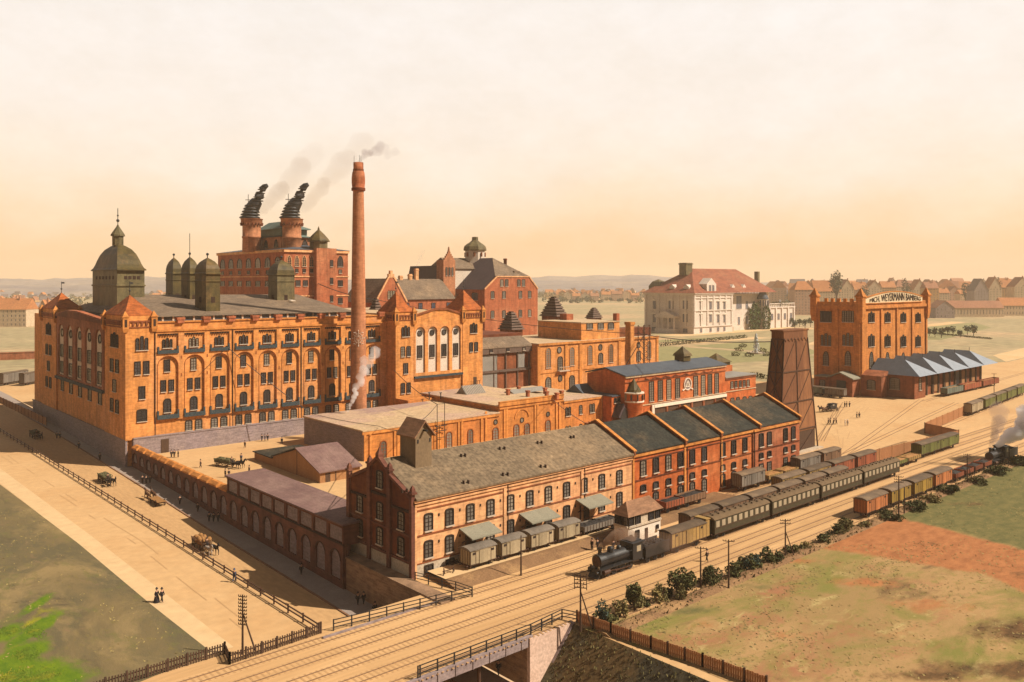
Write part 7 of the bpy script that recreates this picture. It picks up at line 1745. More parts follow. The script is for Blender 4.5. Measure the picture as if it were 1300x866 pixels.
def person_meshes(step, skirt):
    k = (step, skirt)
    if k in PM: return PM[k]
    s = 0.0 if step == 'sit' else .22 if step else .06
    leg = lambda sx, ss: [((sx*.11,-.42,.93),.07), ((sx*.11,-.46,.5),.05), ((sx*.11,-.6,.44),.04)] if step == 'sit' else [((sx*.11,-s*.6 if sx < 0 else s*.3,.5),.07), ((sx*.11,-s*.9+.02 if sx < 0 else s,.1),.05), ((sx*.11,-s*.9-.14 if sx < 0 else s-.16,.04),.04)]
    J = [((0,0,.98),(.15,.11)), ((0,0,1.2),(.15,.11)), ((0,0,1.45),(.17,.11)), ((0,0,1.58),.065), ((0,.0,1.68),(.085,.1)), ((0,0,1.80),(.07,.085)),
         ((-.1,0,.92),.1)] + leg(-1, s) + [((.1,0,.92),.1)] + leg(1, s) + [
         ((-.22,0,1.44),.07), ((-.28,s*.5,1.15),.05), ((-.27,s*.5-.1,.9),.038), ((-.27,s*.5-.13,.8),.04),
         ((.22,0,1.44),.07), ((.28,-s*.5,1.15),.05), ((.27,-s*.5-.1,.9),.038), ((.27,-s*.5-.13,.8),.04)]
    E = [(0,1),(1,2),(2,3),(3,4),(4,5),(0,6),(6,7),(7,8),(8,9),(0,10),(10,11),(11,12),(12,13),(2,14),(14,15),(15,16),(16,17),(2,18),(18,19),(19,20),(20,21)]
    body = skin_mesh('body', J, E, 'skin')
    CJ = [((0,0,.86),(.2,.17)), ((0,0,1.2),(.185,.145)), ((0,0,1.47),(.195,.14)), ((0,0,1.54),(.09,.09)), J[14], J[15], J[16], J[18], J[19], J[20]]
    CJ = [(p, (r, r) if not isinstance(r, tuple) else r) for p, r in CJ]; CJ = [(p, (r[0]+.02, r[1]+.02)) for p, r in CJ]
    coat = skin_mesh('coat', CJ, [(0,1),(1,2),(2,3),(2,4),(4,5),(5,6),(2,7),(7,8),(8,9)], 'coat_black', 1, 1)
    if skirt:
        b = MB(); b.lathe(0, 0, [(.40, .03), (.34, .4), (.25, .8), (.17, 1.05), (.1, 1.07)], 12); low = b.mesh('skirt', ['coat_black'])
    else:
        la, lb = leg(-1, s), leg(1, s); TJ = [((0,0,1.0),(.17,.13)), ((-.1,0,.92),(.12,.12)), (la[0][0],(.095,.095)), (la[1][0],(.08,.08)), ((.1,0,.92),(.12,.12)), (lb[0][0],(.095,.095)), (lb[1][0],(.08,.08))]
        low = skin_mesh('trousers', TJ, [(0,1),(1,2),(2,3),(0,4),(4,5),(5,6)], 'coat_black')
    b = MB(); b.lathe(0, 0, [(.19, 1.76), (.19, 1.79), (.115, 1.8), (.11, 1.94), (.06, 1.97)], 12); hat = b.mesh('hat', ['coat_black'])
    PM[k] = (body, coat, low, hat, 'skirt' if skirt else 'trousers'); return PM[k]
MC = {}
def recolor(me, m):
    if (me.name, m) not in MC:
        c = me.copy(); c.materials.clear(); c.materials.append(M_(m)); MC[me.name, m] = c
    return MC[me.name, m]
PR = random.Random(21)
def person(x, y, z, label, group=None, rz=None, coat='coat_black', low='coat_black', skirt=False, step=True, sc=1.08):
    t = thing('person', label, 'person', (x, y, z), group, PR.uniform(0, 6.28) if rz is None else rz); t.scale = (sc,)*3
    bd, ct, lw, ha_, ln = person_meshes(step, skirt)
    for nm, me in (('body', bd), ('coat', recolor(ct, coat)), (ln, recolor(lw, low)), ('hat', recolor(ha_, low))):
        o = bpy.data.objects.new(nm, me); COL.objects.link(o); o.parent = t
    return t
def ground_at(px, py, fz):
    z = -3.0
    for _ in range(30):
        x, y = G(px, py, z); z = z*.5 + fz(x, y)*.5
    x, y = G(px, py, z); return x, y, z
SWALK = lambda x, y: street_z(y)+.14
SROAD = lambda x, y: street_z(y)
FLAT = lambda x, y: .03
def people(px, py, n, fz, label, coat='coat_black', low='coat_black', spread=.55, dirv=None, skirt=(), step=True):
    x, y, z = ground_at(px, py, fz)
    for k in range(n):
        a = (k-(n-1)/2)*spread*2; xx, yy = x+AX[0]*a*.8+PR.uniform(-.1, .1), y+AX[1]*a*.3*0+AY[0]*0+PR.uniform(-.3, .3)
        yy = y - .664*a*.8 + PR.uniform(-.2, .2)
        person(xx, yy, fz(xx, yy), label if n == 1 else label, None if n == 1 else label, None if dirv is None else dirv, coat, low, k in skirt, step)
DN, UP = 0.0, math.pi          # towards / away from the viewpoint along the street
people(74.4, 557, 2, SWALK, 'dark-coated walker of the pair on the pavement at the malthouse far end', dirv=DN)
people(99.8, 570, 1, SWALK, 'lone dark walker on the pavement midway along the malthouse plinth', dirv=UP)
people(127, 584.5, 1, SWALK, 'lone dark walker on the pavement near the malthouse corner', dirv=DN)
people(185.5, 614, 3, SWALK, 'dark figure in the trio on the pavement near the first arches', dirv=DN, low='coat_brown')
people(228, 640.5, 1, SWALK, 'lone figure on the pavement by the flatbed cart', coat='coat_brown', dirv=UP)
people(251.5, 650.5, 1, SWALK, 'lone figure in brown on the pavement under the tiled coping', coat='coat_brown', low='coat_brown', dirv=DN)
people(271.5, 663, 3, SWALK, 'dark figure in the close trio on the pavement beside the two-horse wagon', dirv=UP)
people(383.4, 730.5, 1, SWALK, 'lone dark figure on the pavement below the lean-to shed', dirv=DN)
people(457.8, 768, 2, SWALK, 'dark figure of the pair under the rubble retaining wall', dirv=DN)
people(476, 781, 1, SWALK, 'single dark walker near the railway bridge railing', dirv=UP)
people(200, 765, 1, FLAT, 'strolling woman in long dark skirt on the pale footpath', skirt=(0,), dirv=.7)
people(206.5, 765, 1, FLAT, 'strolling man in black suit on the pale footpath', dirv=.7)
people(297.5, 739, 1, FLAT, 'person in blue jacket by the street rail fence', coat='coat_blue', low='coat_blue', dirv=2)
people(222, 581, 3, FLAT, 'person in the standing trio in the yard by the plinth door', low='coat_brown', step=False)
people(254.5, 594, 1, FLAT, 'lone person walking in the yard left of the yard wagon', coat='coat_brown')
people(311.5, 569, 1, FLAT, 'lone person in the yard behind the timber shed corner', coat='coat_brown', low='coat_brown')
people(336, 560, 3, FLAT, 'person in the trio standing in the yard close to the malthouse', step=False)
people(357.5, 564, 1, FLAT, 'lone dark person in the yard left of the machine house wall')
people(306, 586, 1, FLAT, 'yard worker in dark clothes behind the yard wagon', coat='coat_blue')
people(317, 602, 1, FLAT, 'yard worker in brown standing before the yard wagon horses', coat='coat_brown')
people(288, 606, 2, FLAT, 'yard worker of the pair in front of the yard wagon', low='coat_brown', step=False)
people(759.5, 699, 3, FLAT, 'railwayman in the trio standing left of the signal box', step=False)
people(778.5, 700, 1, FLAT, 'railwayman in black standing at the signal box corner', step=False)
people(897, 713, 1, FLAT, 'lone track worker standing between the rails near the passenger carriage', coat='coat_brown')
people(1075, 517, 3, FLAT, 'person in the trio standing right of the dark carriage in the far yard', step=False)
people(1056, 539, 4, FLAT, 'person in the group of four in the sandy yard right of the cooling tower', coat='coat_brown')
people(1090, 531, 2, FLAT, 'dark figure of the pair crossing the sandy yard toward the lettered warehouse')
people(1074.5, 541, 2, FLAT, 'white-clad figure of the pair in the sandy yard', coat='coat_white', low='coat_white', step=False)
people(605, 836, 2, lambda x, y: -6.05, 'dark walker of the pair under the railway bridge', dirv=DN)
people(633, 857, 1, lambda x, y: -6.05, 'lone walker coming out of the railway bridge', dirv=DN)
people(646, 706, 1, FLAT, 'small figure at the foot of the siding bank below the cream vans', coat='coat_brown') if False else None
for px_, py_, n, lb_ in ((860, 416, 2, 'tiny stroller of the pair before the villa portico'), (905, 418.5, 2, 'tiny stroller of the pair by the villa garden front'), (916, 419, 1, 'tiny lone stroller before the villa entrance steps'), (848, 434, 3, 'tiny figure in the trio on the villa garden path')):
    people(px_, py_, n, FLAT, lb_, coat='coat_brown', spread=1.2)

# ------------------------------------------------------------------ horses and carts
def horse_mesh():
    J = [((0,.95,1.22),(.27,.30)), ((0,.3,1.18),(.29,.32)), ((0,-.45,1.2),(.30,.34)), ((0,-.85,1.32),(.25,.28)), ((0,-1.12,1.62),(.15,.2)), ((0,-1.36,1.95),(.11,.15)), ((0,-1.55,1.9),(.1,.12)), ((0,-1.88,1.68),(.06,.075)),
         ((-.19,-.72,1.0),(.13,.14)), ((-.19,-.78,.62),(.07,.08)), ((-.19,-.74,.28),(.05,.05)), ((-.19,-.8,.05),(.065,.065)),
         ((.19,-.72,1.0),(.13,.14)), ((.19,-.98,.66),(.07,.08)), ((.19,-.86,.32),(.05,.05)), ((.19,-.98,.07),(.065,.065)),
         ((-.2,.95,.98),(.16,.19)), ((-.2,.86,.68),(.09,.1)), ((-.2,1.12,.42),(.06,.065)), ((-.2,1.04,.05),(.065,.065)),
         ((.2,.95,.98),(.16,.19)), ((.2,.98,.68),(.09,.1)), ((.2,1.3,.44),(.06,.065)), ((.2,1.28,.06),(.065,.065)),
         ((0,1.22,1.34),(.06,.06)), ((0,1.4,1.1),(.06,.06)), ((0,1.42,.7),(.03,.03)),
         ((-.06,-1.42,2.08),(.03,.03)), ((-.07,-1.43,2.2),(.015,.015)), ((.06,-1.42,2.08),(.03,.03)), ((.07,-1.43,2.2),(.015,.015))]
    E = [(0,1),(1,2),(2,3),(3,4),(4,5),(5,6),(6,7),(2,8),(8,9),(9,10),(10,11),(2,12),(12,13),(13,14),(14,15),(0,16),(16,17),(17,18),(18,19),(0,20),(20,21),(21,22),(22,23),(0,24),(24,25),(25,26),(5,27),(27,28),(5,29),(29,30)]
    return skin_mesh('horse', J, E, 'horse_brown', 1, 1)
HM = horse_mesh()
mane = MB()
for k in range(9):
    y = -.95-.06*k; z = 1.55+.062*k*1.0; mane.box(-.03, .03, y-.05, y+.05, z, z+.26-.012*k)
MANE = mane.mesh('mane', ['horse_black'])
def horse(x, y, z, rz, m, label, group):
    o = bpy.data.objects.new('horse', recolor(HM, m)); COL.objects.link(o); o.location = (x, y, z); o.rotation_euler = (0, 0, rz); tag(o, label, 'horse', group)
    c = bpy.data.objects.new('mane', MANE); COL.objects.link(c); c.parent = o; o.scale = (1.12,)*3
    return o
def cart(kind, L=5.2):
    """farm wagon, front (horses) towards -y"""
    t = thing('horse_cart', kind, 'cart'); h = L/2
    def cwheel(x, y, r):
        w = MB(); n = 16
        for k in range(n):
            a, a2 = 2*math.pi*k/n, 2*math.pi*(k+1)/n
            w.beam((x, y+r*math.cos(a), r+r*math.sin(a)), (x, y+r*math.cos(a2), r+r*math.sin(a2)), .1, .1)
            if k % 2 == 0: w.beam((x, y, r), (x, y+r*math.cos(a), r+r*math.sin(a)), .06)
        w.beam((x-.15, y, r), (x+.15, y, r), .2); w.build('wheel', 'wood_dark', t)
    for s in (-1, 1): cwheel(s*.95, -h*.62, .5); cwheel(s*.95, h*.62, .62)
    b = MB(); b.box(-.75, .75, -h, h, .85, 1.0)
    for y in (-h*.62, h*.62): b.box(-.95, .95, y-.08, y+.08, .45, .65)
    b.beam((0, -h, .75), (0, -h-3.0, .85), .1); b.beam((-.8, -h-.6, .8), (.8, -h-.6, .8), .08); b.build('bed', 'wood_dark', t)
    b = MB(); 
    if kind in ('crates', 'hay'):
        for s in (-1, 1):
            b.beam((s*.78, -h, 1.0), (s*1.0, -h, 1.9), .07)
            for k in range(6): y = -h+k*L/5; b.beam((s*.76, y, 1.0), (s*1.0, y, 1.95), .07)
            for q in (.3, .6, .95): b.beam((s*(.76+.24*q), -h, 1+.95*q), (s*(.76+.24*q), h, 1+.95*q), .1, .06)
        b.box(-.9, .9, h-.08, h, 1.0, 1.8); b.build('side_rack', 'crate_green' if kind == 'crates' else 'wagon_brown', t)
    if kind == 'crates':
        b = MB(); rng = random.Random(3)
        for i in range(3):
            for j in range(6): z = 1.0; b.box(-.8+i*.55, -.34+i*.55, -h+.2+j*.8, -h+.9+j*.8, z, z+.75+rng.uniform(0, .35))
        b.build('load', 'crate_green', t)
    elif kind == 'hay':
        b = MB(); rng = random.Random(4)
        for _ in range(46): b.ball((rng.uniform(-.75, .75), rng.uniform(-h+.4, h-.4), rng.uniform(1.2, 2.0)), rng.uniform(.3, .5), 0, 5)
        b.build('load', 'hay', t)
    elif kind == 'flat':
        b = MB()
        for k in range(5): b.box(-.95+k*.39, -.6+k*.39, -h-.2, h+.4, 1.0, 1.08)
        b.build('deck', 'hay', t)
    elif kind == 'coach':
        b = MB(); b.prism([(-h*.6, 1.0), (h*.6, 1.0), (h*.7, 1.8), (h*.62, 2.6), (-h*.4, 2.6), (-h*.7, 1.8)], 'x', -.8, .8); b.box(-.9, .9, -h*.45, h*.68, 2.6, 2.7); b.build('body', 'iron_black', t)
        b = MB(); b.box(-.82, .82, -.5, .4, 1.9, 2.45); b.build('window', 'glass_grey', t)
    if kind != 'flat' :
        b = MB(); b.box(-.7, .7, -h-.1, -h+.35, 1.4, 1.55); b.build('seat', 'wood_dark', t)
    return t
CP = {}
def team(kind, px, py, fz, rz, label, hl, cols, xoff=None):
    o = cart(kind); x, y, z = ground_at(px, py, fz); place(o, (x, y, z), rz, label)
    d = Vector((math.sin(rz), -math.cos(rz), 0)); s = Vector((math.cos(rz), math.sin(rz), 0))
    for k, (sg, c) in enumerate(zip((-.62, .62), cols)):
        p = Vector((x, y, z)) + d*4.75 + s*sg
        horse(p.x, p.y, fz(p.x, p.y), rz, c, hl[k], None)
    p = Vector((x, y, z)) + d*2.45
    if kind != 'flat': person(p.x, p.y, z+.66, 'driver seated on the ' + label[:60].split(' with')[0].split(' on the')[0].split(' in the')[0], None, rz, 'coat_brown', 'coat_black', False, 'sit', 1.0)
team('crates', 44, 555, SROAD, 0, 'green cart loaded with crates on the street beside the malthouse far end', ('dark near horse drawing the farthest green cart', 'black off horse drawing the farthest green cart'), ('horse_brown', 'horse_black'))
team('crates', 133, 612, SROAD, 0, 'olive rack wagon on the street at the edge of the malthouse shadow', ('dark near horse drawing the olive rack wagon', 'black off horse drawing the olive rack wagon'), ('horse_black', 'horse_black'))
team('flat', 200, 640, SROAD, math.pi, 'empty flatbed cart on the street heading away', ('brown horse drawing the empty flatbed cart, on its street side', 'brown horse drawing the empty flatbed cart, on its pavement side'), ('horse_brown', 'horse_brown'))
team('hay', 256, 696, SROAD, 0, 'brown laden wagon on the street by the rail fence', ('pale grey horse drawing the brown laden wagon', 'black horse drawing the brown laden wagon'), ('horse_grey', 'horse_black'))
team('crates', 285, 592, FLAT, .35, 'yard wagon stacked with barrels in the malthouse yard', ('dark horse harnessed left to the yard wagon', 'black horse harnessed right to the yard wagon'), ('horse_black', 'horse_black'))
team('coach', 1056, 522, FLAT, -1.75, 'black carriage in the sandy yard by the lettered warehouse', ('black horse drawing the yard carriage, nearer the cooling tower', 'dark brown horse drawing the yard carriage'), ('horse_black', 'horse_brown'))
# ------------------------------------------------------------------ fences, railings, bridge
def rail_fence(name, label, pts, step=3.6, h=1.25, rails=(.55, 1.1), m='iron_brown', pw=.14, rw=.09):
    """pts: list of (x, y, z)"""
    base = pts[0]; t = thing(name, label, 'fence', base)
    rl = MB(); 
    for a, b in zip(pts, pts[1:]):
        a = Vector(a); b = Vector(b); n = max(1, round((b-a).length/step))
        for q in rails: rl.beam(a+Vector((0,0,q)), b+Vector((0,0,q)), rw, rw*1.3)
        for k in range(n + (1 if b == Vector(pts[-1]) else 0)):
            p = a+(b-a)*k/n; m_ = MB(); m_.box(p.x-pw/2, p.x+pw/2, p.y-pw/2, p.y+pw/2, p.z-.2, p.z+h); m_.build('post', m, t)
    rl.build('rail', m, t); return t
def board_fence(name, label, pts, h=1.7, m='wood_board', post='wood_dark', step=3.0, bw=.24, gap=.05, cat='fence'):
    t = thing(name, label, cat, pts[0]); bd = MB(); rng = random.Random(2)
    for a, b in zip(pts, pts[1:]):
        a = Vector(a); b = Vector(b); d = (b-a); L = d.length; u = d/L; s = Vector((-u.y, u.x, 0))*.03
        n = max(1, int(L/(bw+gap)))
        for k in range(n):
            p = a+u*(k*L/n); q = a+u*((k+1)*L/n-gap); hh = h+rng.uniform(-.05, .05)
            bd.add([p-s, q-s, q+s, p+s] + [v+Vector((0,0,hh)) for v in (p-s, q-s, q+s, p+s)], [(0,1,5,4),(1,2,6,5),(2,3,7,6),(3,0,4,7),(4,5,6,7)])
        for q in (.4, h-.35): bd.beam(a+Vector((0,0,q))+s*3, b+Vector((0,0,q))+s*3, .1, .12)
        np_ = max(1, round(L/step))
        for k in range(np_+1):
            p = a+d*k/np_; m_ = MB(); m_.box(p.x-.1, p.x+.1, p.y-.1, p.y+.1, p.z-.1, p.z+h+.15); m_.build('post', post, t)
    bd.build('boards', m, t); return t
pts = [(51.0, 330, 0), (51.3, 288, 0), (51.8, 236, 0), (52.1, 180, 0), (52.3, 130, 0), (52.6, 96.5, 0)]
rail_fence('rail_fence', 'long brown two-rail fence dividing the street from the sandy terrace', pts, 4.2, 1.25, (.5, 1.0), 'iron_brown', .18, .12)
board_fence('picket_fence', 'dark picket fence between the left field and the tracks', [(23, 98.3, 0), (41.0, 98.4, 0), (40.3, 95.3, 0), (52.6, 96.0, 0)], 1.35, 'wood_dark', 'wood_dark', 2.2, .16, .16)
# railway bridge over the sunken street
br = thing('railway_bridge', 'railway bridge carrying the tracks over the sunken street', 'bridge', (62, 86, 0))
b = MB(); b.box(XF-1.1, 79.3, 77.6, 94.6, -1.0, .021); b.build('deck', 'ballast', br)
b = MB(); b.box(XF-1, 72.2, 77.2, 77.6, -1.1, .25); b.box(XF-1, 72.2, 94.2, 94.5, -1.1, .25)
for k in range(8): b.box(XF-1+k*2.6, XF-.9+k*2.6, 77.1, 77.2, -1.1, .2)
each(b, 'girder', 'stone_lilac', br)
b = MB(); b.box(71.5, 73.2, 77.6, 94.2, -6.5, -1.0); b.box(XF-1.4, XF-.0, 77.6, 94.2, -6.5, -1.0); each(b, 'abutment', 'stone_rubble', br)
b = MB(); b.prism([(71.5, -6.5), (73.4, -6.5), (79.0, -.02), (71.5, -.02)], 'y', 77.0, 77.58); b.build('wing_wall', 'plaster_rose', br)
b = MB(); b.beam((79.2, 76.9, .1), (72.6, 76.9, -7.2), .7, .45); each(b, 'coping', 'stone_lilac', br)
b = MB()
for k in range(2): b.lathe(59+k*5.5, 78.6, [(.22, -6.3), (.22, -1.1)], 10)
each(b, 'column', 'iron_brown', br)
sl_ = MB(); sl_.add([(73.0, 77.0, -6.3), (79.0, 77.0, .0), (79.0, -60, .0), (73.0, -60, -6.3)], [(0,1,2,3)]); struct(sl_, 'embankment', 'bank_green')
tuf = MB(); rng = random.Random(8)
for _ in range(1500):
    u = rng.random(); y = rng.uniform(40, 76.5); x = 73+6*u; z = -6.3+6.3*u
    hgt = rng.uniform(.1, .35); d = rng.uniform(0, 3.14); w = .16
    tuf.add([(x-w*math.cos(d), y-w*math.sin(d), z-.03), (x+w*math.cos(d), y+w*math.sin(d), z-.03), (x+rng.uniform(-.2,.2), y+rng.uniform(-.2,.2), z+hgt)], [(0,1,2)])
tag(tuf.build('grass', 'leaf_olive'), 'rough grass tufts on the bridge embankment', kind='stuff')
rail_fence('bridge_railing', 'dark three-rail railing along the north edge of the railway bridge', [(54.2, 95.6, 0.02), (71.6, 93.3, 0.02), (74.8, 92.7, .02)], 2.4, 1.5, (.45, .9, 1.4), 'iron_black', .14, .08)
rail_fence('bridge_railing', 'brown three-rail railing along the near parapet of the railway bridge, ending in a bend', [(54.6, 77.4, .25), (54.9, 77.4, .25), (72.0, 77.4, .25), (78.8, 78.6, .0), (79.6, 76.6, 0)], 2.6, 1.4, (.45, .9, 1.35), 'iron_black', .14, .08)
rail_fence('ledge_railing', 'short dark railing on the ledge between warehouse corner and retaining wall', [(72.3, 103.2, .05), (74.4, 96.0, .05), (74.8, 92.7, .05)], 2.4, 1.4, (.5, .95, 1.35), 'iron_black', .13, .07)
board_fence('board_fence', 'weathered brown board fence curving along the near field edge', [(79.6, 76.6, 0), (80.0, 71, 0), (80.6, 65, 0), (81.4, 58, 0), (82, 50, 0)], 1.5, 'wood_board', 'wood_dark', 2.6)
board_fence('board_wall', 'long brown board wall with a double bend along the far yard', [(170, 97.0, 0), (201.6, 95.4, 0), (251.0, 92.2, 0), (256.5, 103.7, 0), (318, 110.7, 0)], 3.1, 'wood_board', 'wood_shed', 6.0, .5, .03, 'fence')
x0 = G(-60, 505, 0); x1 = G(55, 535, 0)
board_fence('plank_fence', 'red brown plank fence at the far left foot of the malthouse', [(64.5, 292, 0), (62.5, 420, 0)], 2.4, 'wood_board', 'wood_dark', 4.5, .5, .06)
p0 = G(-40, 459); p1 = G(58, 457)
w = MB(); w.beam((p0[0], p0[1], 2.0), (p1[0]+20, p1[1]+6, 2.0), 1.0, 4.0); w.beam((p0[0], p0[1], 4.2), (p1[0]+20, p1[1]+6, 4.2), 1.6, .5, 0)
tag(w.build('boundary_wall', 'brick_brown', base=(p0[0], p0[1], 0)), 'long dark red boundary wall in the far left distance', 'wall')
# ------------------------------------------------------------------ poles
def pole(px, py, pytop, label, kind='plain', lean=0.0):
    x, y = G(px, py, 0); h = ZZ(x, y, pytop); t = thing('telegraph_pole', label, 'pole', (x, y, 0), 'poles along the railway')
    b = MB(); b.tube([(x, y, -.2), (x+lean, y, h)], [.15, .09], 7); b.build('shaft', 'wood_dark', t)
    if kind != 'plain':
        b = MB(); r_ = Vector((AX[0], -AX[1]*.0+AY[0], 0)).normalized() if kind == 'side' else Vector((.55, -.83, 0)).normalized()
        nn = {'arms': 3, 'ladder': 9, 'frame': 4, 'side': 2, 'one': 1}[kind]
        for k in range(nn):
            z = h-.25-k*(.42 if kind == 'ladder' else .5); p = Vector((x+lean, y, z)); w_ = .55 if kind == 'ladder' else .8; b.beam(p-r_*w_, p+r_*w_, .09)
            for s_ in (-1, -.5, .5, 1): q = p+r_*w_*s_; b.tube([q, q+Vector((0,0,.22))], .05, 5)
        if kind == 'frame':
            for s_ in (-.8, .8): p = Vector((x, y, h-2.0))+r_*s_; b.beam(p, p+Vector((0,0,2.1)), .08)
        b.build('crossarm', 'wood_dark', t)
    if kind in ('ladder', 'frame', 'side'):
        b = MB(); b.tube([(x+1.4, y-.9, -.2), (x+.05, y, h*.68)], [.12, .08], 6); b.build('strut', 'wood_dark', t)
    return t
pole(308, 831, 755, 'tall braced telegraph pole with many crossarms by the picket fence', 'ladder')
pole(737, 800, 729, 'braced pole with square crossarm frame at the near end of the bushes', 'frame')
pole(661.5, 731, 680, 'thin bare signal pole in front of the cream vans')
pole(889.5, 746, 694, 'slim pole in front of the luggage van, left of a taller pole', 'one')
pole(925, 747, 685, 'tall slim pole rising from the dark bush by the carriages', 'one')
pole(997, 708, 659, 'braced telegraph pole before the middle carriages', 'side')
pole(1141, 655, 604, 'telegraph pole beside the orange rear van of the goods train', 'arms')
pole(1148, 652, 618, 'shorter pole paired with the telegraph pole by the yellow van')
pole(1228, 614, 576, 'telegraph pole in front of the dark red open wagons', 'side')
pole(1162, 492, 470, 'far pole near the foot of the ridged shed') if False else None
pole(1262, 505, 474, 'far pole beside the red shed wagons', 'one')
# trestle on the ledge, tools
tr_ = thing('sawhorse', 'wooden sawhorse trestle on the ledge at the warehouse corner', 'trestle', (75.5, 101.4, .4))
b = MB()
for s_ in (-1, 1):
    cx, cy = 76.6+s_*.9, 100.6; b.beam((cx-.5, cy-.5, .42), (cx, cy, 1.9), .12); b.beam((cx+.5, cy+.3, .42), (cx, cy, 1.9), .12); b.beam((cx-.3, cy-.3, 1.0), (cx+.3, cy+.18, 1.0), .08)
b.build('leg', 'wood_dark', tr_)
b = MB(); b.beam((75.5, 100.6, 1.4), (77.7, 100.6, 1.4), .12); b.build('crosspiece', 'wood_dark', tr_)
# ------------------------------------------------------------------ cables
def cable(p, q, sag, label, r=.07):
    p = Vector(p); q = Vector(q); n = 14; b = MB()
    b.tube([p+(q-p)*k/n - Vector((0,0,sag*4*(k/n)*(1-k/n))) for k in range(n+1)], r, 5, 0, True)
    tag(b.build('cable', 'iron_black', base=tuple(p)), label, 'cable')
fx = onX(MY-.8, 289); ca = (fx, MY-.8, ZZ(fx, MY-.8, 441)); hutz = ZZ(hxx, hyy, 554)
pa = (onX(212, 394), 211.5, 8.2)
cable(ca, pa, .5, 'dark cable slanting down the malthouse facade to the machine house roof', .1)
cable(pa, (116, 181.5, 8.2), .3, 'dark cable across the machine house roof corner')
cable((116, 181.5, 8.2), (hxx+.5, hyy+1, hutz+1), .6, 'dark cable from the machine house roof to the hoist hut')
cable((fx, MY-.8, 27.3), (fx-7, MY-1.0, 20.8), .2, 'short cable stay fixed beside the malthouse arch', .07)
xq = onX(WY-.8, 500); cable((xq, WY-.8, ZZ(xq, WY-.8, 470)), (xg0, 180.2, 12.2), .8, 'cable from the wing tower to the iron gantry mast', .1)
cable((xg0, 180.2, 12.2), (hxx+1, hyy+1.5, hutz+1.5), .4, 'cable from the gantry mast down to the hoist hut')
x8 = onX(KY-3.2, 404); zt_c = ZZ(x8, KY-3.2, 360); cable((x8, KY-3.2, zt_c), (onX(260, 480), 260, ZZ(onX(260, 480), 260, 381)), 1, 'long cable from the kiln house past the tall chimney', .16)
zz9 = ZZ(mx0, 191, 424); cable((mx0, 191, zz9), (tcx-lx, tcy, ztop-3), 1.2, 'long cable from the lattice mast to the cooling tower', .13)
cable((onX(260, 480), 260, ZZ(onX(260, 480), 260, 381)), (mx0, 191, zz9), 2.0, 'long cable from the timber ventilator to the lattice mast', .10)
xq = onX(AYF, 700); cable((xq, AYF-.3, 9.6), (onX(121, 749), 121, 14.5), .5, 'thin cable from the boiler house to the granary chimneys', .08)
# ------------------------------------------------------------------ bushes along the tracks
def bush(px, py, wpx_, hpx, m, label, thin=1.0, grp='bushes along the railway verge'):
    x, y = G(px, py, 0); d = x*AX[1]+y*AX[0]*0+y*AY[1]; rx = wpx_*.62/FPX*d; h = hpx*(1.08 if px < 1090 else .8)/FPX*d
    t = thing('bush', label, 'bush', (x, y, 0), grp)
    b = MB(); rng = random.Random(int(px*7+py))
    for _ in range(5):
        a = rng.uniform(0, 6.28); b.tube([(x, y, -.1), (x+rx*.3*math.cos(a), y+rx*.3*math.sin(a), h*.35), (x+rx*.6*math.cos(a), y+rx*.6*math.sin(a), h*.75)], [.09, .06, .02], 5)
    b.build('stem', 'wood_dark', t)
    b = MB(); n = int(200*thin*max(1, rx*h/2.2))
    for k in range(9):
        a = rng.uniform(0, 6.28); q = rng.uniform(.2, .85)
        leaf_clump(b, (x+rx*q*math.cos(a), y+rx*q*math.sin(a)*.8, h*rng.uniform(.2, .8)*(1.15-q*.55)), rx*rng.uniform(.25, .5), rx*rng.uniform(.25, .45), h*rng.uniform(.16, .3), n//5, .15+rx*.035, (k+int(px)) % 2, rng)
    b.build('leaves', [m, {'leaf_dark': 'leaf_mid', 'leaf_mid': 'leaf_olive', 'leaf_olive': 'grass_dry', 'grass_dry': 'leaf_olive', 'leaf_blue': 'leaf_mid'}[m]], t)
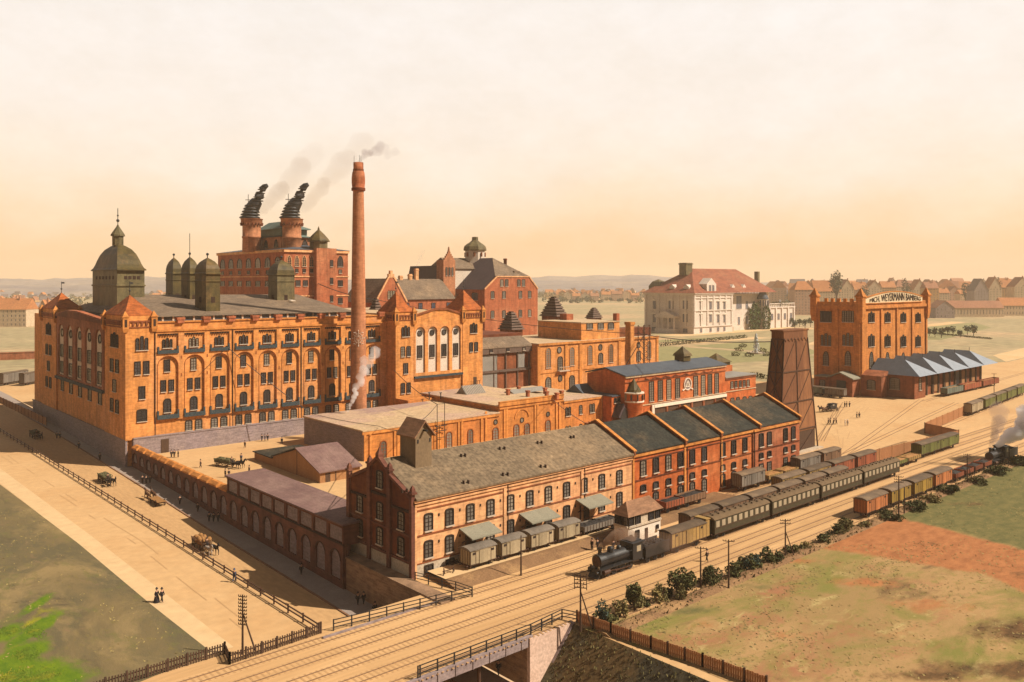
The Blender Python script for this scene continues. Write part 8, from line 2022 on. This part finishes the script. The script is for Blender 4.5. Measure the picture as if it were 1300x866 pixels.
for i, (px, py, w_, h_, m, lb_) in enumerate((
    (767, 792, 22, 27, 'leaf_blue', 'first bush at the near end of the row, grey green'), (787, 783, 18, 24, 'leaf_olive', 'second bush of the row, yellowish and narrow'),
    (806, 775, 32, 36, 'leaf_mid', 'big leafy bush, third from the near end'), (838, 764, 20, 24, 'leaf_olive', 'small olive bush left of the largest bush'),
    (862, 757, 36, 36, 'leaf_mid', 'largest roundest bush of the row'), (904, 743, 24, 26, 'leaf_dark', 'dark bush between the two slim poles'),
    (932, 733, 22, 22, 'leaf_dark', 'dark thin bush right of the taller slim pole'), (953, 722, 24, 20, 'leaf_blue', 'rounded blue green bush on the verge'),
    (980, 714, 26, 19, 'leaf_dark', 'spreading dark bush before the braced telegraph pole'), (1006, 704, 18, 14, 'leaf_mid', 'small bush right of the braced telegraph pole'),
    (1022, 698, 14, 10, 'leaf_olive', 'low scrubby bush at the corner of the red soil'), (1044, 690, 20, 14, 'leaf_dark', 'low dark bush above the red ploughed soil'),
    (1073, 678, 20, 19, 'leaf_mid', 'upright green bush above the red ploughed soil'), (1100, 670, 18, 10, 'leaf_olive', 'low bush under the orange rear van'),
    (1132, 660, 24, 13, 'leaf_dark', 'low bush at the foot of the paired poles'), (1162, 647, 28, 14, 'leaf_dark', 'wide low bush under the yellow vans'),
    (1186, 637, 20, 12, 'leaf_olive', 'low olive bush under the last orange van'), (1207, 627, 24, 15, 'leaf_dark', 'dark low bush left of the far telegraph pole'),
    (1240, 614, 24, 12, 'leaf_mid', 'low bush under the goods locomotive chimney'), (1270, 602, 26, 15, 'leaf_dark', 'wide bush under the goods tender'), (1292, 590, 24, 17, 'leaf_mid', 'bush at the far right end of the verge'))):
    bush(px, py, w_, h_, m, lb_)
SCR = random.Random(44)
for k in range(22):
    if k % 5 in (1, 4): continue
    px = 775+k*23.5+SCR.uniform(-9, 9); py = 788-(px-767)*.392+SCR.uniform(-1, 5)+(6 if px > 1050 else 0)*.3
    bush(px, py, SCR.uniform(9, 22), SCR.uniform(5, 13), SCR.choice(('leaf_olive', 'leaf_mid', 'leaf_dark', 'grass_dry')), 'low straggling scrub between the taller bushes of the railway verge', .8, 'scrub on the railway verge')
vgm = MB(); rng = random.Random(31)
for _ in range(2600):
    x = rng.uniform(80, 300); y = 71.7+rng.gauss(0, .6); hgt = rng.uniform(.15, .6); d = rng.uniform(0, 3.14); w = rng.uniform(.1, .25)
    vgm.add([(x-w*math.cos(d), y-w*math.sin(d), .1), (x+w*math.cos(d), y+w*math.sin(d), .1), (x+rng.uniform(-.3,.3), y+rng.uniform(-.3,.3), .15+hgt)], [(0,1,2)])
tag(vgm.build('weeds', 'leaf_olive'), 'weeds growing along the railway verge', kind='stuff')
# ------------------------------------------------------------------ trees, hedges and fountain near the villa
def tree(px, py, wpx_, hpx, m, label, name='tree', group=None, trunk=.3, n=260):
    x, y = G(px, py, 0); d = x*AX[1]+y*AY[1]; rx = wpx_/2/FPX*d; h = hpx/FPX*d
    t = thing(name, label, 'tree', (x, y, 0), group); rng = random.Random(int(px*3+py*5))
    b = MB(); b.tube([(x, y, -.2), (x, y, h*.55)], [h*.035, h*.018], 6)
    for _ in range(4): a = rng.uniform(0, 6.28); b.tube([(x, y, h*.35), (x+rx*.6*math.cos(a), y+rx*.6*math.sin(a), h*.75)], [h*.015, h*.006], 5)
    b.build('trunk', 'wood_dark', t); b = MB()
    for k in range(6): a = rng.uniform(0, 6.28); q = rng.uniform(.1, .5); leaf_clump(b, (x+rx*q*math.cos(a), y+rx*q*math.sin(a), h*rng.uniform(trunk+.15, .8)), rx*.62, rx*.62, h*.2, n//6, rx*.16+.12, k % 2, rng)
    b.build('crown', [m, 'leaf_dark' if m != 'leaf_dark' else 'leaf_blue'], t); return t
rng = random.Random(77)
for k, px in enumerate((1180, 1187, 1195, 1203, 1210, 1219, 1228, 1236)):
    tree(px, 427+(k % 3)*1.5-k*.3, 8+(k*5 % 4), 11+(k*7 % 5), ('leaf_blue', 'leaf_dark')[k % 2], 'small dark garden tree in the row right of the lettered warehouse', group='garden trees right of the lettered warehouse')
for k, px in enumerate((1003, 1009, 1015, 1022, 1029)):
    tree(px, 415+(k % 2)*2, 9, 12, ('leaf_mid', 'leaf_blue')[k % 2], 'garden tree in the clump between villa terrace and lettered warehouse', group='garden trees by the villa terrace')
for k, (px, py) in enumerate(((938, 446), (934, 452), (951, 453), (968, 447), (973, 452), (943, 441))):
    x, y = G(px, py); t = thing('shrub', 'low round garden shrub around the villa fountain', 'shrub', (x, y, 0), 'shrubs around the villa fountain'); b = MB(); leaf_clump(b, (x, y, 1.2), 2.6, 2.6, 1.5, 130, .5); b.build('leaves', 'leaf_mid', t)
def hedge(p, q, h, w, label):
    a = Vector(G(*p)+(0,)); c = Vector(G(*q)+(0,)); b = MB(); n = int((c-a).length/2.2); rng = random.Random(4)
    for k in range(n): v = a+(c-a)*k/n; leaf_clump(b, (v.x, v.y, h*.5), 2.2, w, h*.55, 26, .55, 0, rng)
    tag(b.build('hedge', 'leaf_dark', base=tuple(a)), label, 'hedge')
hedge((838, 440), (948, 429), 2.6, 1.6, 'clipped dark hedge along the villa lawn'); hedge((955, 478), (975, 482), 2.0, 1.5, 'short blue green hedge behind the vermilion hall annex')
hedge((1176, 423), (1260, 431), 1.2, 1.0, 'low hedge line behind the garden trees right of the lettered warehouse')
fxx, fyy = G(960, 449); ft = thing('fountain', 'round garden fountain with tall white water jet before the villa', 'fountain', (fxx, fyy, 0))
b = MB(); b.lathe(fxx, fyy, [(5.5, 0), (5.5, .9), (5.0, .9), (5.0, .6)], 24, 0, False); b.build('basin', 'stone_pale', ft)
b = MB(); rng = random.Random(6)
b.lathe(fxx, fyy, [(1.2, .6), (1.0, 4), (.75, 8), (.5, 11), (.2, 13)], 10)
for _ in range(60): z = rng.uniform(1, 12); a = rng.uniform(0, 6.28); r_ = (13-z)*.16+.3; b.ball((fxx+r_*math.cos(a), fyy+r_*math.sin(a), z), .3, 0, 4, 1.6)
b.build('water_jet', 'water', ft)
# ------------------------------------------------------------------ distant town
HC = dict(wall=['town_cream', 'town_rose', 'town_grey', 'town_ochre'], roof=['town_roof', 'town_roof2', 'town_slate'])
mat('town_cream', (0.50, 0.38, 0.25), (0.42, 0.31, 0.2), scale=0.05); mat('town_rose', (0.44, 0.27, 0.19), (0.36, 0.22, 0.15), scale=0.05)
mat('town_grey', (0.30, 0.24, 0.22), (0.24, 0.19, 0.18), scale=0.05); mat('town_ochre', (0.44, 0.27, 0.12), (0.36, 0.21, 0.09), scale=0.05)
mat('town_roof', (0.42, 0.17, 0.06), (0.34, 0.13, 0.05), scale=0.06); mat('town_roof2', (0.32, 0.14, 0.075), (0.25, 0.11, 0.06), scale=0.06); mat('town_slate', (0.16, 0.125, 0.12), (0.12, 0.1, 0.1), scale=0.06)
def house(px0, px1, pyb, pye, pyt, wall, roof, label, style='side', group=None, name='town_house', rows=None, chim=True, dep=None):
    """block facing the viewpoint: base row pyb, eaves pye, ridge pyt (survey rows)"""
    d = FPX*EYE/(pyb-CY); r0 = (px0-CX)/FPX*d; r1 = (px1-CX)/FPX*d; W_ = r1-r0; D_ = dep or min(W_, 22); zE = EYE-(pye-CY)*d/FPX; zT = EYE-(pyt-CY)*d/FPX
    f = Vector((AX[1], AY[1], 0)); r_ = Vector((AX[0], AY[0], 0)); c = f*d+r_*((r0+r1)/2)
    t = thing(name, label, 'house', (c.x, c.y, 0), group, math.atan2(AY[0], AX[0]))
    def put(mb, nm, m, par=t):
        o = bpy.data.objects.new(nm, mb.mesh(nm, m)); COL.objects.link(o); o.parent = par; return o
    h = W_/2; b = MB(); b.box(-h, h, 0, D_, -.5, zE)
    if style == 'gable': b.prism([(-h, zE), (h, zE), (0, zT)], 'y', .02, D_-.02)
    w_ = put(b, 'wall', wall)
    b = MB()
    if style == 'gable': b.prism([(-h-.4, zE-.3), (-h-.4, zE+.2), (0, zT+.4), (h+.4, zE+.2), (h+.4, zE-.3), (0, zT-.2)], 'y', -.4, D_+.4)
    elif style == 'hip': b.hip(-h-.5, h+.5, -.5, D_+.5, zE, zT, min(h*.6, D_*.5))
    else: b.prism([(-.5, zE-.1), (D_+.5, zE-.1), (D_/2, zT)], 'x', -h-.3, h+.3)
    ro = put(b, 'roof', roof)
    if chim:
        b = MB(); x = h*.35; b.box(x-.6, x+.6, D_*.4, D_*.4+1.2, zE, zT+2.2); put(b, 'chimney', 'town_roof2', ro)
    nr = rows or max(1, int(zE/3.6)); nc = max(2, int(W_/4.0))
    wb = MB(); hh = round(zE/nr*.5, 1); wb.box(-.55, .55, -.06, -.003, 0, hh); wm = wb.mesh('window', ['glass_grey'])
    spots = [(-h+(i+.5)*W_/nc, (j+.3)*zE/nr) for j in range(nr) for i in range(nc)][:100]
    if style == 'gable' and zT-zE > 4: spots = spots[:99] + [(0, zE+.6)]
    for x, z in spots:
        o = bpy.data.objects.new('window', wm); COL.objects.link(o); o.parent = t; o.location = (x, 0, z)
    if style != 'gable' and nc > 4:
        for i in range(2, nc-1, 3): b = MB(); x = -h+(i+.5)*W_/nc; b.box(x-.7, x+.7, D_*.12, D_*.3, zE+.4, zE+2.4); put(b, 'dormer', roof, ro)
    return t
# left edge
house(-14, 33, 415, 393, 379, 'town_cream', 'town_roof', 'long cream town house with orange roof at the far left edge', 'side')
house(34, 45, 411, 384, 384, 'town_grey', 'town_slate', 'narrow shaded grey house between cream house and gabled house, far left', 'side', chim=False)
house(46, 62, 412, 396, 381, 'town_cream', 'town_roof', 'cream house with rounded orange gable close behind the far left turret', 'gable')
house(8, 22, 395, 384, 377, 'town_rose', 'town_roof2', 'small rosy house with roof showing above the long cream house', 'gable')
# middle distance
for k, (a, b_, e, tt, st_) in enumerate(((716, 725, 374, 369, 'gable'), (727, 737, 376, 372, 'side'), (738, 748, 375, 371, 'gable'), (750, 760, 376, 372, 'side'), (764, 777, 374, 370, 'side'), (777, 790, 373, 369, 'side'), (791, 800, 372, 369, 'gable'), (802, 812, 375, 372, 'side'))):
    house(a, b_, 381.5+(k % 2), e, tt, HC['wall'][(0, 1, 0, 1)[k % 4]], HC['roof'][(1, 0, 1)[k % 3]], 'faint distant house in the row between the ventilators and the villa', st_, 'faint houses left of the villa')
# right town
house(1009, 1033, 400, 368, 357, 'town_rose', 'town_roof', 'large hip-roofed house directly left of the lettered warehouse', 'hip', chim=False)
house(1034, 1068, 396, 370, 356, 'town_cream', 'town_roof', 'long orange-roofed house right behind the lettered warehouse roofline', 'side')
house(1068, 1084, 394, 367, 355, 'town_cream', 'town_roof2', 'cream gabled house showing between the two left pinnacles', 'gable')
house(1085, 1102, 393, 368, 358, 'town_rose', 'town_roof', 'rosy town house behind the pinnacle left of the lettered board', 'side')
house(1102, 1120, 392, 366, 356, 'town_cream', 'town_roof', 'cream house above the left half of the lettered board', 'gable')
house(1120, 1138, 391, 365, 357, 'town_ochre', 'town_roof', 'ochre house above the middle of the lettered board', 'side')
house(1138, 1158, 390, 364, 355, 'town_cream', 'town_roof2', 'cream house above the right half of the lettered board', 'hip')
house(1160, 1176, 392, 368, 355, 'town_cream', 'town_roof', 'cream house behind the right pinnacle of the lettered warehouse', 'gable')
house(1176, 1192, 396, 366, 358, 'town_ochre', 'town_roof2', 'tall ochre house just right of the lettered warehouse', 'side')
for k, (a, b_, pb, e, tt, st_) in enumerate(((1193, 1206, 392, 372, 366, 'side'), (1205, 1219, 390, 371, 364, 'gable'), (1219, 1233, 391, 373, 368, 'side'))):
    house(a, b_, pb, e, tt, HC['wall'][k % 2], HC['roof'][k % 2], ('low rosy house right of the tall ochre house', 'cream gabled house between low rosy house and grey gable', 'low house just left of the tall grey gable')[k], st_)
house(1237, 1255, 395, 369, 354, 'town_grey', 'town_slate', 'tall grey gabled house in shade behind the long barn', 'gable', chim=False)
house(1256, 1272, 394, 366, 352, 'town_cream', 'town_roof', 'cream house with steep gable right of the tall grey gable', 'gable')
house(1272, 1288, 393, 365, 354, 'town_ochre', 'town_roof', 'ochre side-on house second from the right edge of the town', 'side')
house(1288, 1310, 394, 364, 352, 'town_cream', 'town_roof2', 'cream house at the right edge of the town', 'gable')
for k, (a, b_) in enumerate(((1040, 1052), (1090, 1104), (1128, 1140), (1178, 1190), (1242, 1256), (1270, 1284), (1205, 1216), (1284, 1297))):
    house(a, b_, 381, 363, 356-(k % 3)*1.5, HC['wall'][k % 4], HC['roof'][(k+1) % 3], 'hazy house of the farthest town row behind the lettered warehouse', ('gable', 'side')[k % 2], 'farthest town row')
house(1188, 1212, 404, 391, 382, 'town_grey', 'town_roof2', 'grey end house of the long barn', 'gable', name='barn', chim=False)
house(1206, 1275, 402.5, 391, 382, 'town_cream', 'town_roof2', 'long pale barn with low brown roof in the far meadow', 'side', name='barn', rows=1, chim=False)
house(1273, 1312, 401, 388, 378, 'town_cream', 'town_roof', 'barn end block at the right edge of the far meadow', 'side', name='barn', rows=2, chim=False)
tree(1062, 397, 18, 54, 'leaf_blue', 'tall hazy tree rising above the town houses left of the lettered board', n=700, trunk=.45)
for k, px in enumerate((1097, 1150, 1226, 1264)): tree(px, 393, 14, 36+(k % 2)*6, 'leaf_blue', 'hazy tree crown between the town houses', group='hazy trees in the town', n=240, trunk=.4)
for k in range(10): tree(702+k*12.2, 383.5+(k % 3)*.7, 9, 5.5, 'leaf_blue', 'hazy tree in the line before the faint houses', group='hazy tree line left of the villa', n=120, trunk=.2)
for k in range(5): tree(6+k*11, 408+(k % 2), 8, 8, 'leaf_blue', 'hazy tree among the far left houses', group='hazy trees at the far left', n=120, trunk=.25)
tw_m = MB(); tw_t = MB(); rng = random.Random(91)
def far_house(px, py, sc):
    d = FPX*EYE/(py-CY); r0 = (px-CX)/FPX*d; f = Vector((AX[1], AY[1], 0)); r_ = Vector((AX[0], AY[0], 0)); c = f*d+r_*r0
    w, dp, h, rr = rng.uniform(9, 22)*sc, rng.uniform(9, 14)*sc, rng.uniform(9, 17)*sc, rng.uniform(5, 9)*sc; m = rng.choice((0, 0, 1, 2)); rm = rng.choice((3, 3, 4, 5)); th = rng.uniform(-.5, .5)
    u = r_*math.cos(th)+f*math.sin(th); v = Vector((-u.y, u.x, 0)); P_ = lambda a, b, z: c+u*a+v*b+Vector((0, 0, z))
    q = [P_(-w/2, 0, 0), P_(w/2, 0, 0), P_(w/2, dp, 0), P_(-w/2, dp, 0), P_(-w/2, 0, h), P_(w/2, 0, h), P_(w/2, dp, h), P_(-w/2, dp, h)]
    tw_m.add(q, [(0,1,5,4), (1,2,6,5), (2,3,7,6), (3,0,4,7)], m)
    if rng.random() < .5: tw_m.add([q[4], q[5], q[6], q[7], P_(-w/2, dp/2, h+rr), P_(w/2, dp/2, h+rr)], [(0,1,5,4), (2,3,4,5), (1,2,5), (3,0,4)], rm)
    else: tw_m.add([q[4], q[5], q[6], q[7], P_(0, 0, h+rr), P_(0, dp, h+rr)], [(0,4,5,3), (1,2,5,4), (0,1,4), (2,3,5)], rm)
    for i in range(int(w/5)):
        for j in range(int(h/4.2)): a = -w/2+(i+.5)*w/int(w/5); z = 1.3+j*4.0; tw_m.add([P_(a-.7, -.1, z), P_(a+.7, -.1, z), P_(a+.7, -.1, z+2), P_(a-.7, -.1, z+2)], [(0,1,2,3)], 6)
for _ in range(70): far_house(rng.uniform(985, 1330), rng.uniform(379, 388), 2.1)
for _ in range(90): far_house(rng.uniform(985, 1330), rng.uniform(377, 386), 1.5)
for _ in range(60): far_house(rng.uniform(690, 830), rng.uniform(376.5, 381), 1.1)
for _ in range(26): far_house(rng.uniform(-30, 70), rng.uniform(376, 392), .9)
for _ in range(16): far_house(rng.uniform(190, 300), rng.uniform(377, 381), 1.0)
tag(tw_m.build('far_town', ['town_cream', 'town_rose', 'town_ochre', 'town_roof', 'town_roof2', 'town_slate', 'glass_grey']), 'hazy mass of far-off town houses along the horizon', kind='stuff')
for a0, a1, b0, b1, n, hh in ((985, 1330, 377, 388, 130, 15), (680, 840, 376.5, 381, 90, 10), (-40, 120, 372, 390, 60, 8), (1010, 1240, 386, 396, 26, 6), (430, 700, 376.5, 380, 50, 9), (110, 430, 376.5, 381, 70, 9), (690, 830, 380, 386, 40, 6), (-40, 110, 385, 400, 40, 5)):
    for _ in range(n):
        px, py = rng.uniform(a0, a1), rng.uniform(b0, b1); x, y = G(px, py); s_ = rng.uniform(.6, 1.3)
        leaf_clump(tw_t, (x, y, hh*s_*.8), hh*.9*s_, hh*.9*s_, hh*.8*s_, 26, 2.6, 0 if rng.random() < .6 else 1, rng)
tag(tw_t.build('treeline', ['leaf_blue', 'leaf_olive']), 'hazy tree masses among the far-off town', kind='stuff')
# ------------------------------------------------------------------ smoke and haze
def vol(name, color, dens, aniso=0.2):
    m = bpy.data.materials.new(name); m.use_nodes = True; t = m.node_tree; t.nodes.clear()
    o = N(t, 'ShaderNodeOutputMaterial'); v = N(t, 'ShaderNodeVolumePrincipled'); v.inputs['Color'].default_value = color + (1,); v.inputs['Density'].default_value = dens; v.inputs['Anisotropy'].default_value = aniso
    t.links.new(v.outputs[0], o.inputs['Volume']); MATS[name] = m
def plume(name, p, q, r0, r1, n, density, color, label, up=0.0, wob=1.0, seed=1):
    p = Vector(p); q = Vector(q); rng = random.Random(seed)
    for k, (f0, f1, dk) in enumerate(((0, .4, 1.0), (.4, .75, .5), (.75, 1.0, .25))):
        b = MB(); cnt = max(2, int(n*(f1-f0)))
        mn = f'{name}_vol{k}'; vol(mn, color, density*dk)
        bm = bmesh.new()
        for i in range(cnt):
            u = f0+(f1-f0)*(i+.5)/cnt; r = r0+(r1-r0)*u; c = p+(q-p)*u+Vector((0,0,up*math.sin(u*math.pi)))+Vector((rng.gauss(0,1), rng.gauss(0,1), rng.gauss(0,.7)))*r*.45*wob*min(1, u*4)
            ret = bmesh.ops.create_icosphere(bm, subdivisions=2, radius=r*rng.uniform(.8, 1.2), matrix=Matrix.Translation(c))
            for v in ret['verts']: d = (v.co-c); v.co += d*.35*noise.noise(v.co*1.3/max(r, .1)+Vector((seed, 0, 0)))
        me = bpy.data.meshes.new('smoke'); bm.to_mesh(me); bm.free(); me.materials.append(M_(mn))
        rm = bpy.data.objects.new('smoke', me); COL.objects.link(rm)
        mod = rm.modifiers.new('merge', 'REMESH'); mod.mode = 'VOXEL'; mod.voxel_size = max(.12, r0*.3)
        tag(rm, label, kind='stuff')
RT = Vector((AX[0], AY[0], 0)); UPV = Vector((0, 0, 1))
cz = Vector((cxx, 218, 81)); plume('chimney_smoke', cz, cz+RT*9.5+UPV*3, .55, 1.8, 26, .20, (.38, .31, .35), 'thin grey smoke from the tall chimney', 2.2, 1, 2)
for i, k in enumerate((K1, K2)):
    s = Vector(k)+UPV*4+RT*5; plume('kiln_smoke%d' % i, s, s+RT*(24+i*3)+UPV*(27+i*4), 2.6, 5.5, 30, .040, (.5, .38, .29), 'broad faint brown vapour drifting from the kiln stacks', 0, .28, 5+i)
st0 = Vector(G(441, 524, 8)+(8,)); plume('yard_steam', st0, st0+RT*7+UPV*17, .4, 1.7, 20, .9, (.98, .98, .99), 'white steam rising in front of the tall chimney', 0, .9, 9)
l2 = Vector((lo2.location.x-4.2, Y2, 4.8)); plume('loco_smoke', l2, l2+RT*3.4+UPV*9, .5, 2.0, 14, .5, (.4, .32, .3), 'dark smoke from the goods locomotive chimney', 0, .7, 12)
s2 = Vector((lo2.location.x+.5, Y2, 4.4)); plume('loco_steam', s2, s2+RT*17+UPV*12.5, .7, 4.4, 34, 1.6, (.99, .98, .985), 'white steam from the goods locomotive', 0, .8, 14)
l1_ = Vector((lo1.location.x-4.2, YT, 4.5)); plume('loco_smoke1', l1_, l1_+RT*4.6+UPV*1.9, .4, .95, 18, 2.2, (.42, .3, .22), 'curl of dark smoke above the passenger locomotive boiler', .9, .5, 15)
l1_ = Vector((lo1.location.x+2, YT+3.0, 2.2)); plume('loco_smoke2', l1_, l1_+RT*14+UPV*1.0+AY[1]*Vector((-.6, 3.0, 0)), .8, 1.9, 16, .15, (.45, .32, .25), 'brown drifting smoke between the train and the signal box', .6, .8, 17)
s3 = Vector(SMOKE3); plume('house_smoke', s3, s3+RT*3+UPV*9, .4, 1.6, 8, .10, (.45, .4, .42), 'thin smoke from the old malthouse chimney', 0, .8, 19)
vol('haze_air', (1.0, 0.84, 0.64), 0.00013, 0.0)
hz_ = MB(); hz_.box(-6600, 6600, -650, 6600, -8.0, 175.0)
tag(hz_.build('haze', 'haze_air'), 'warm summer haze over the whole scene', kind='stuff')
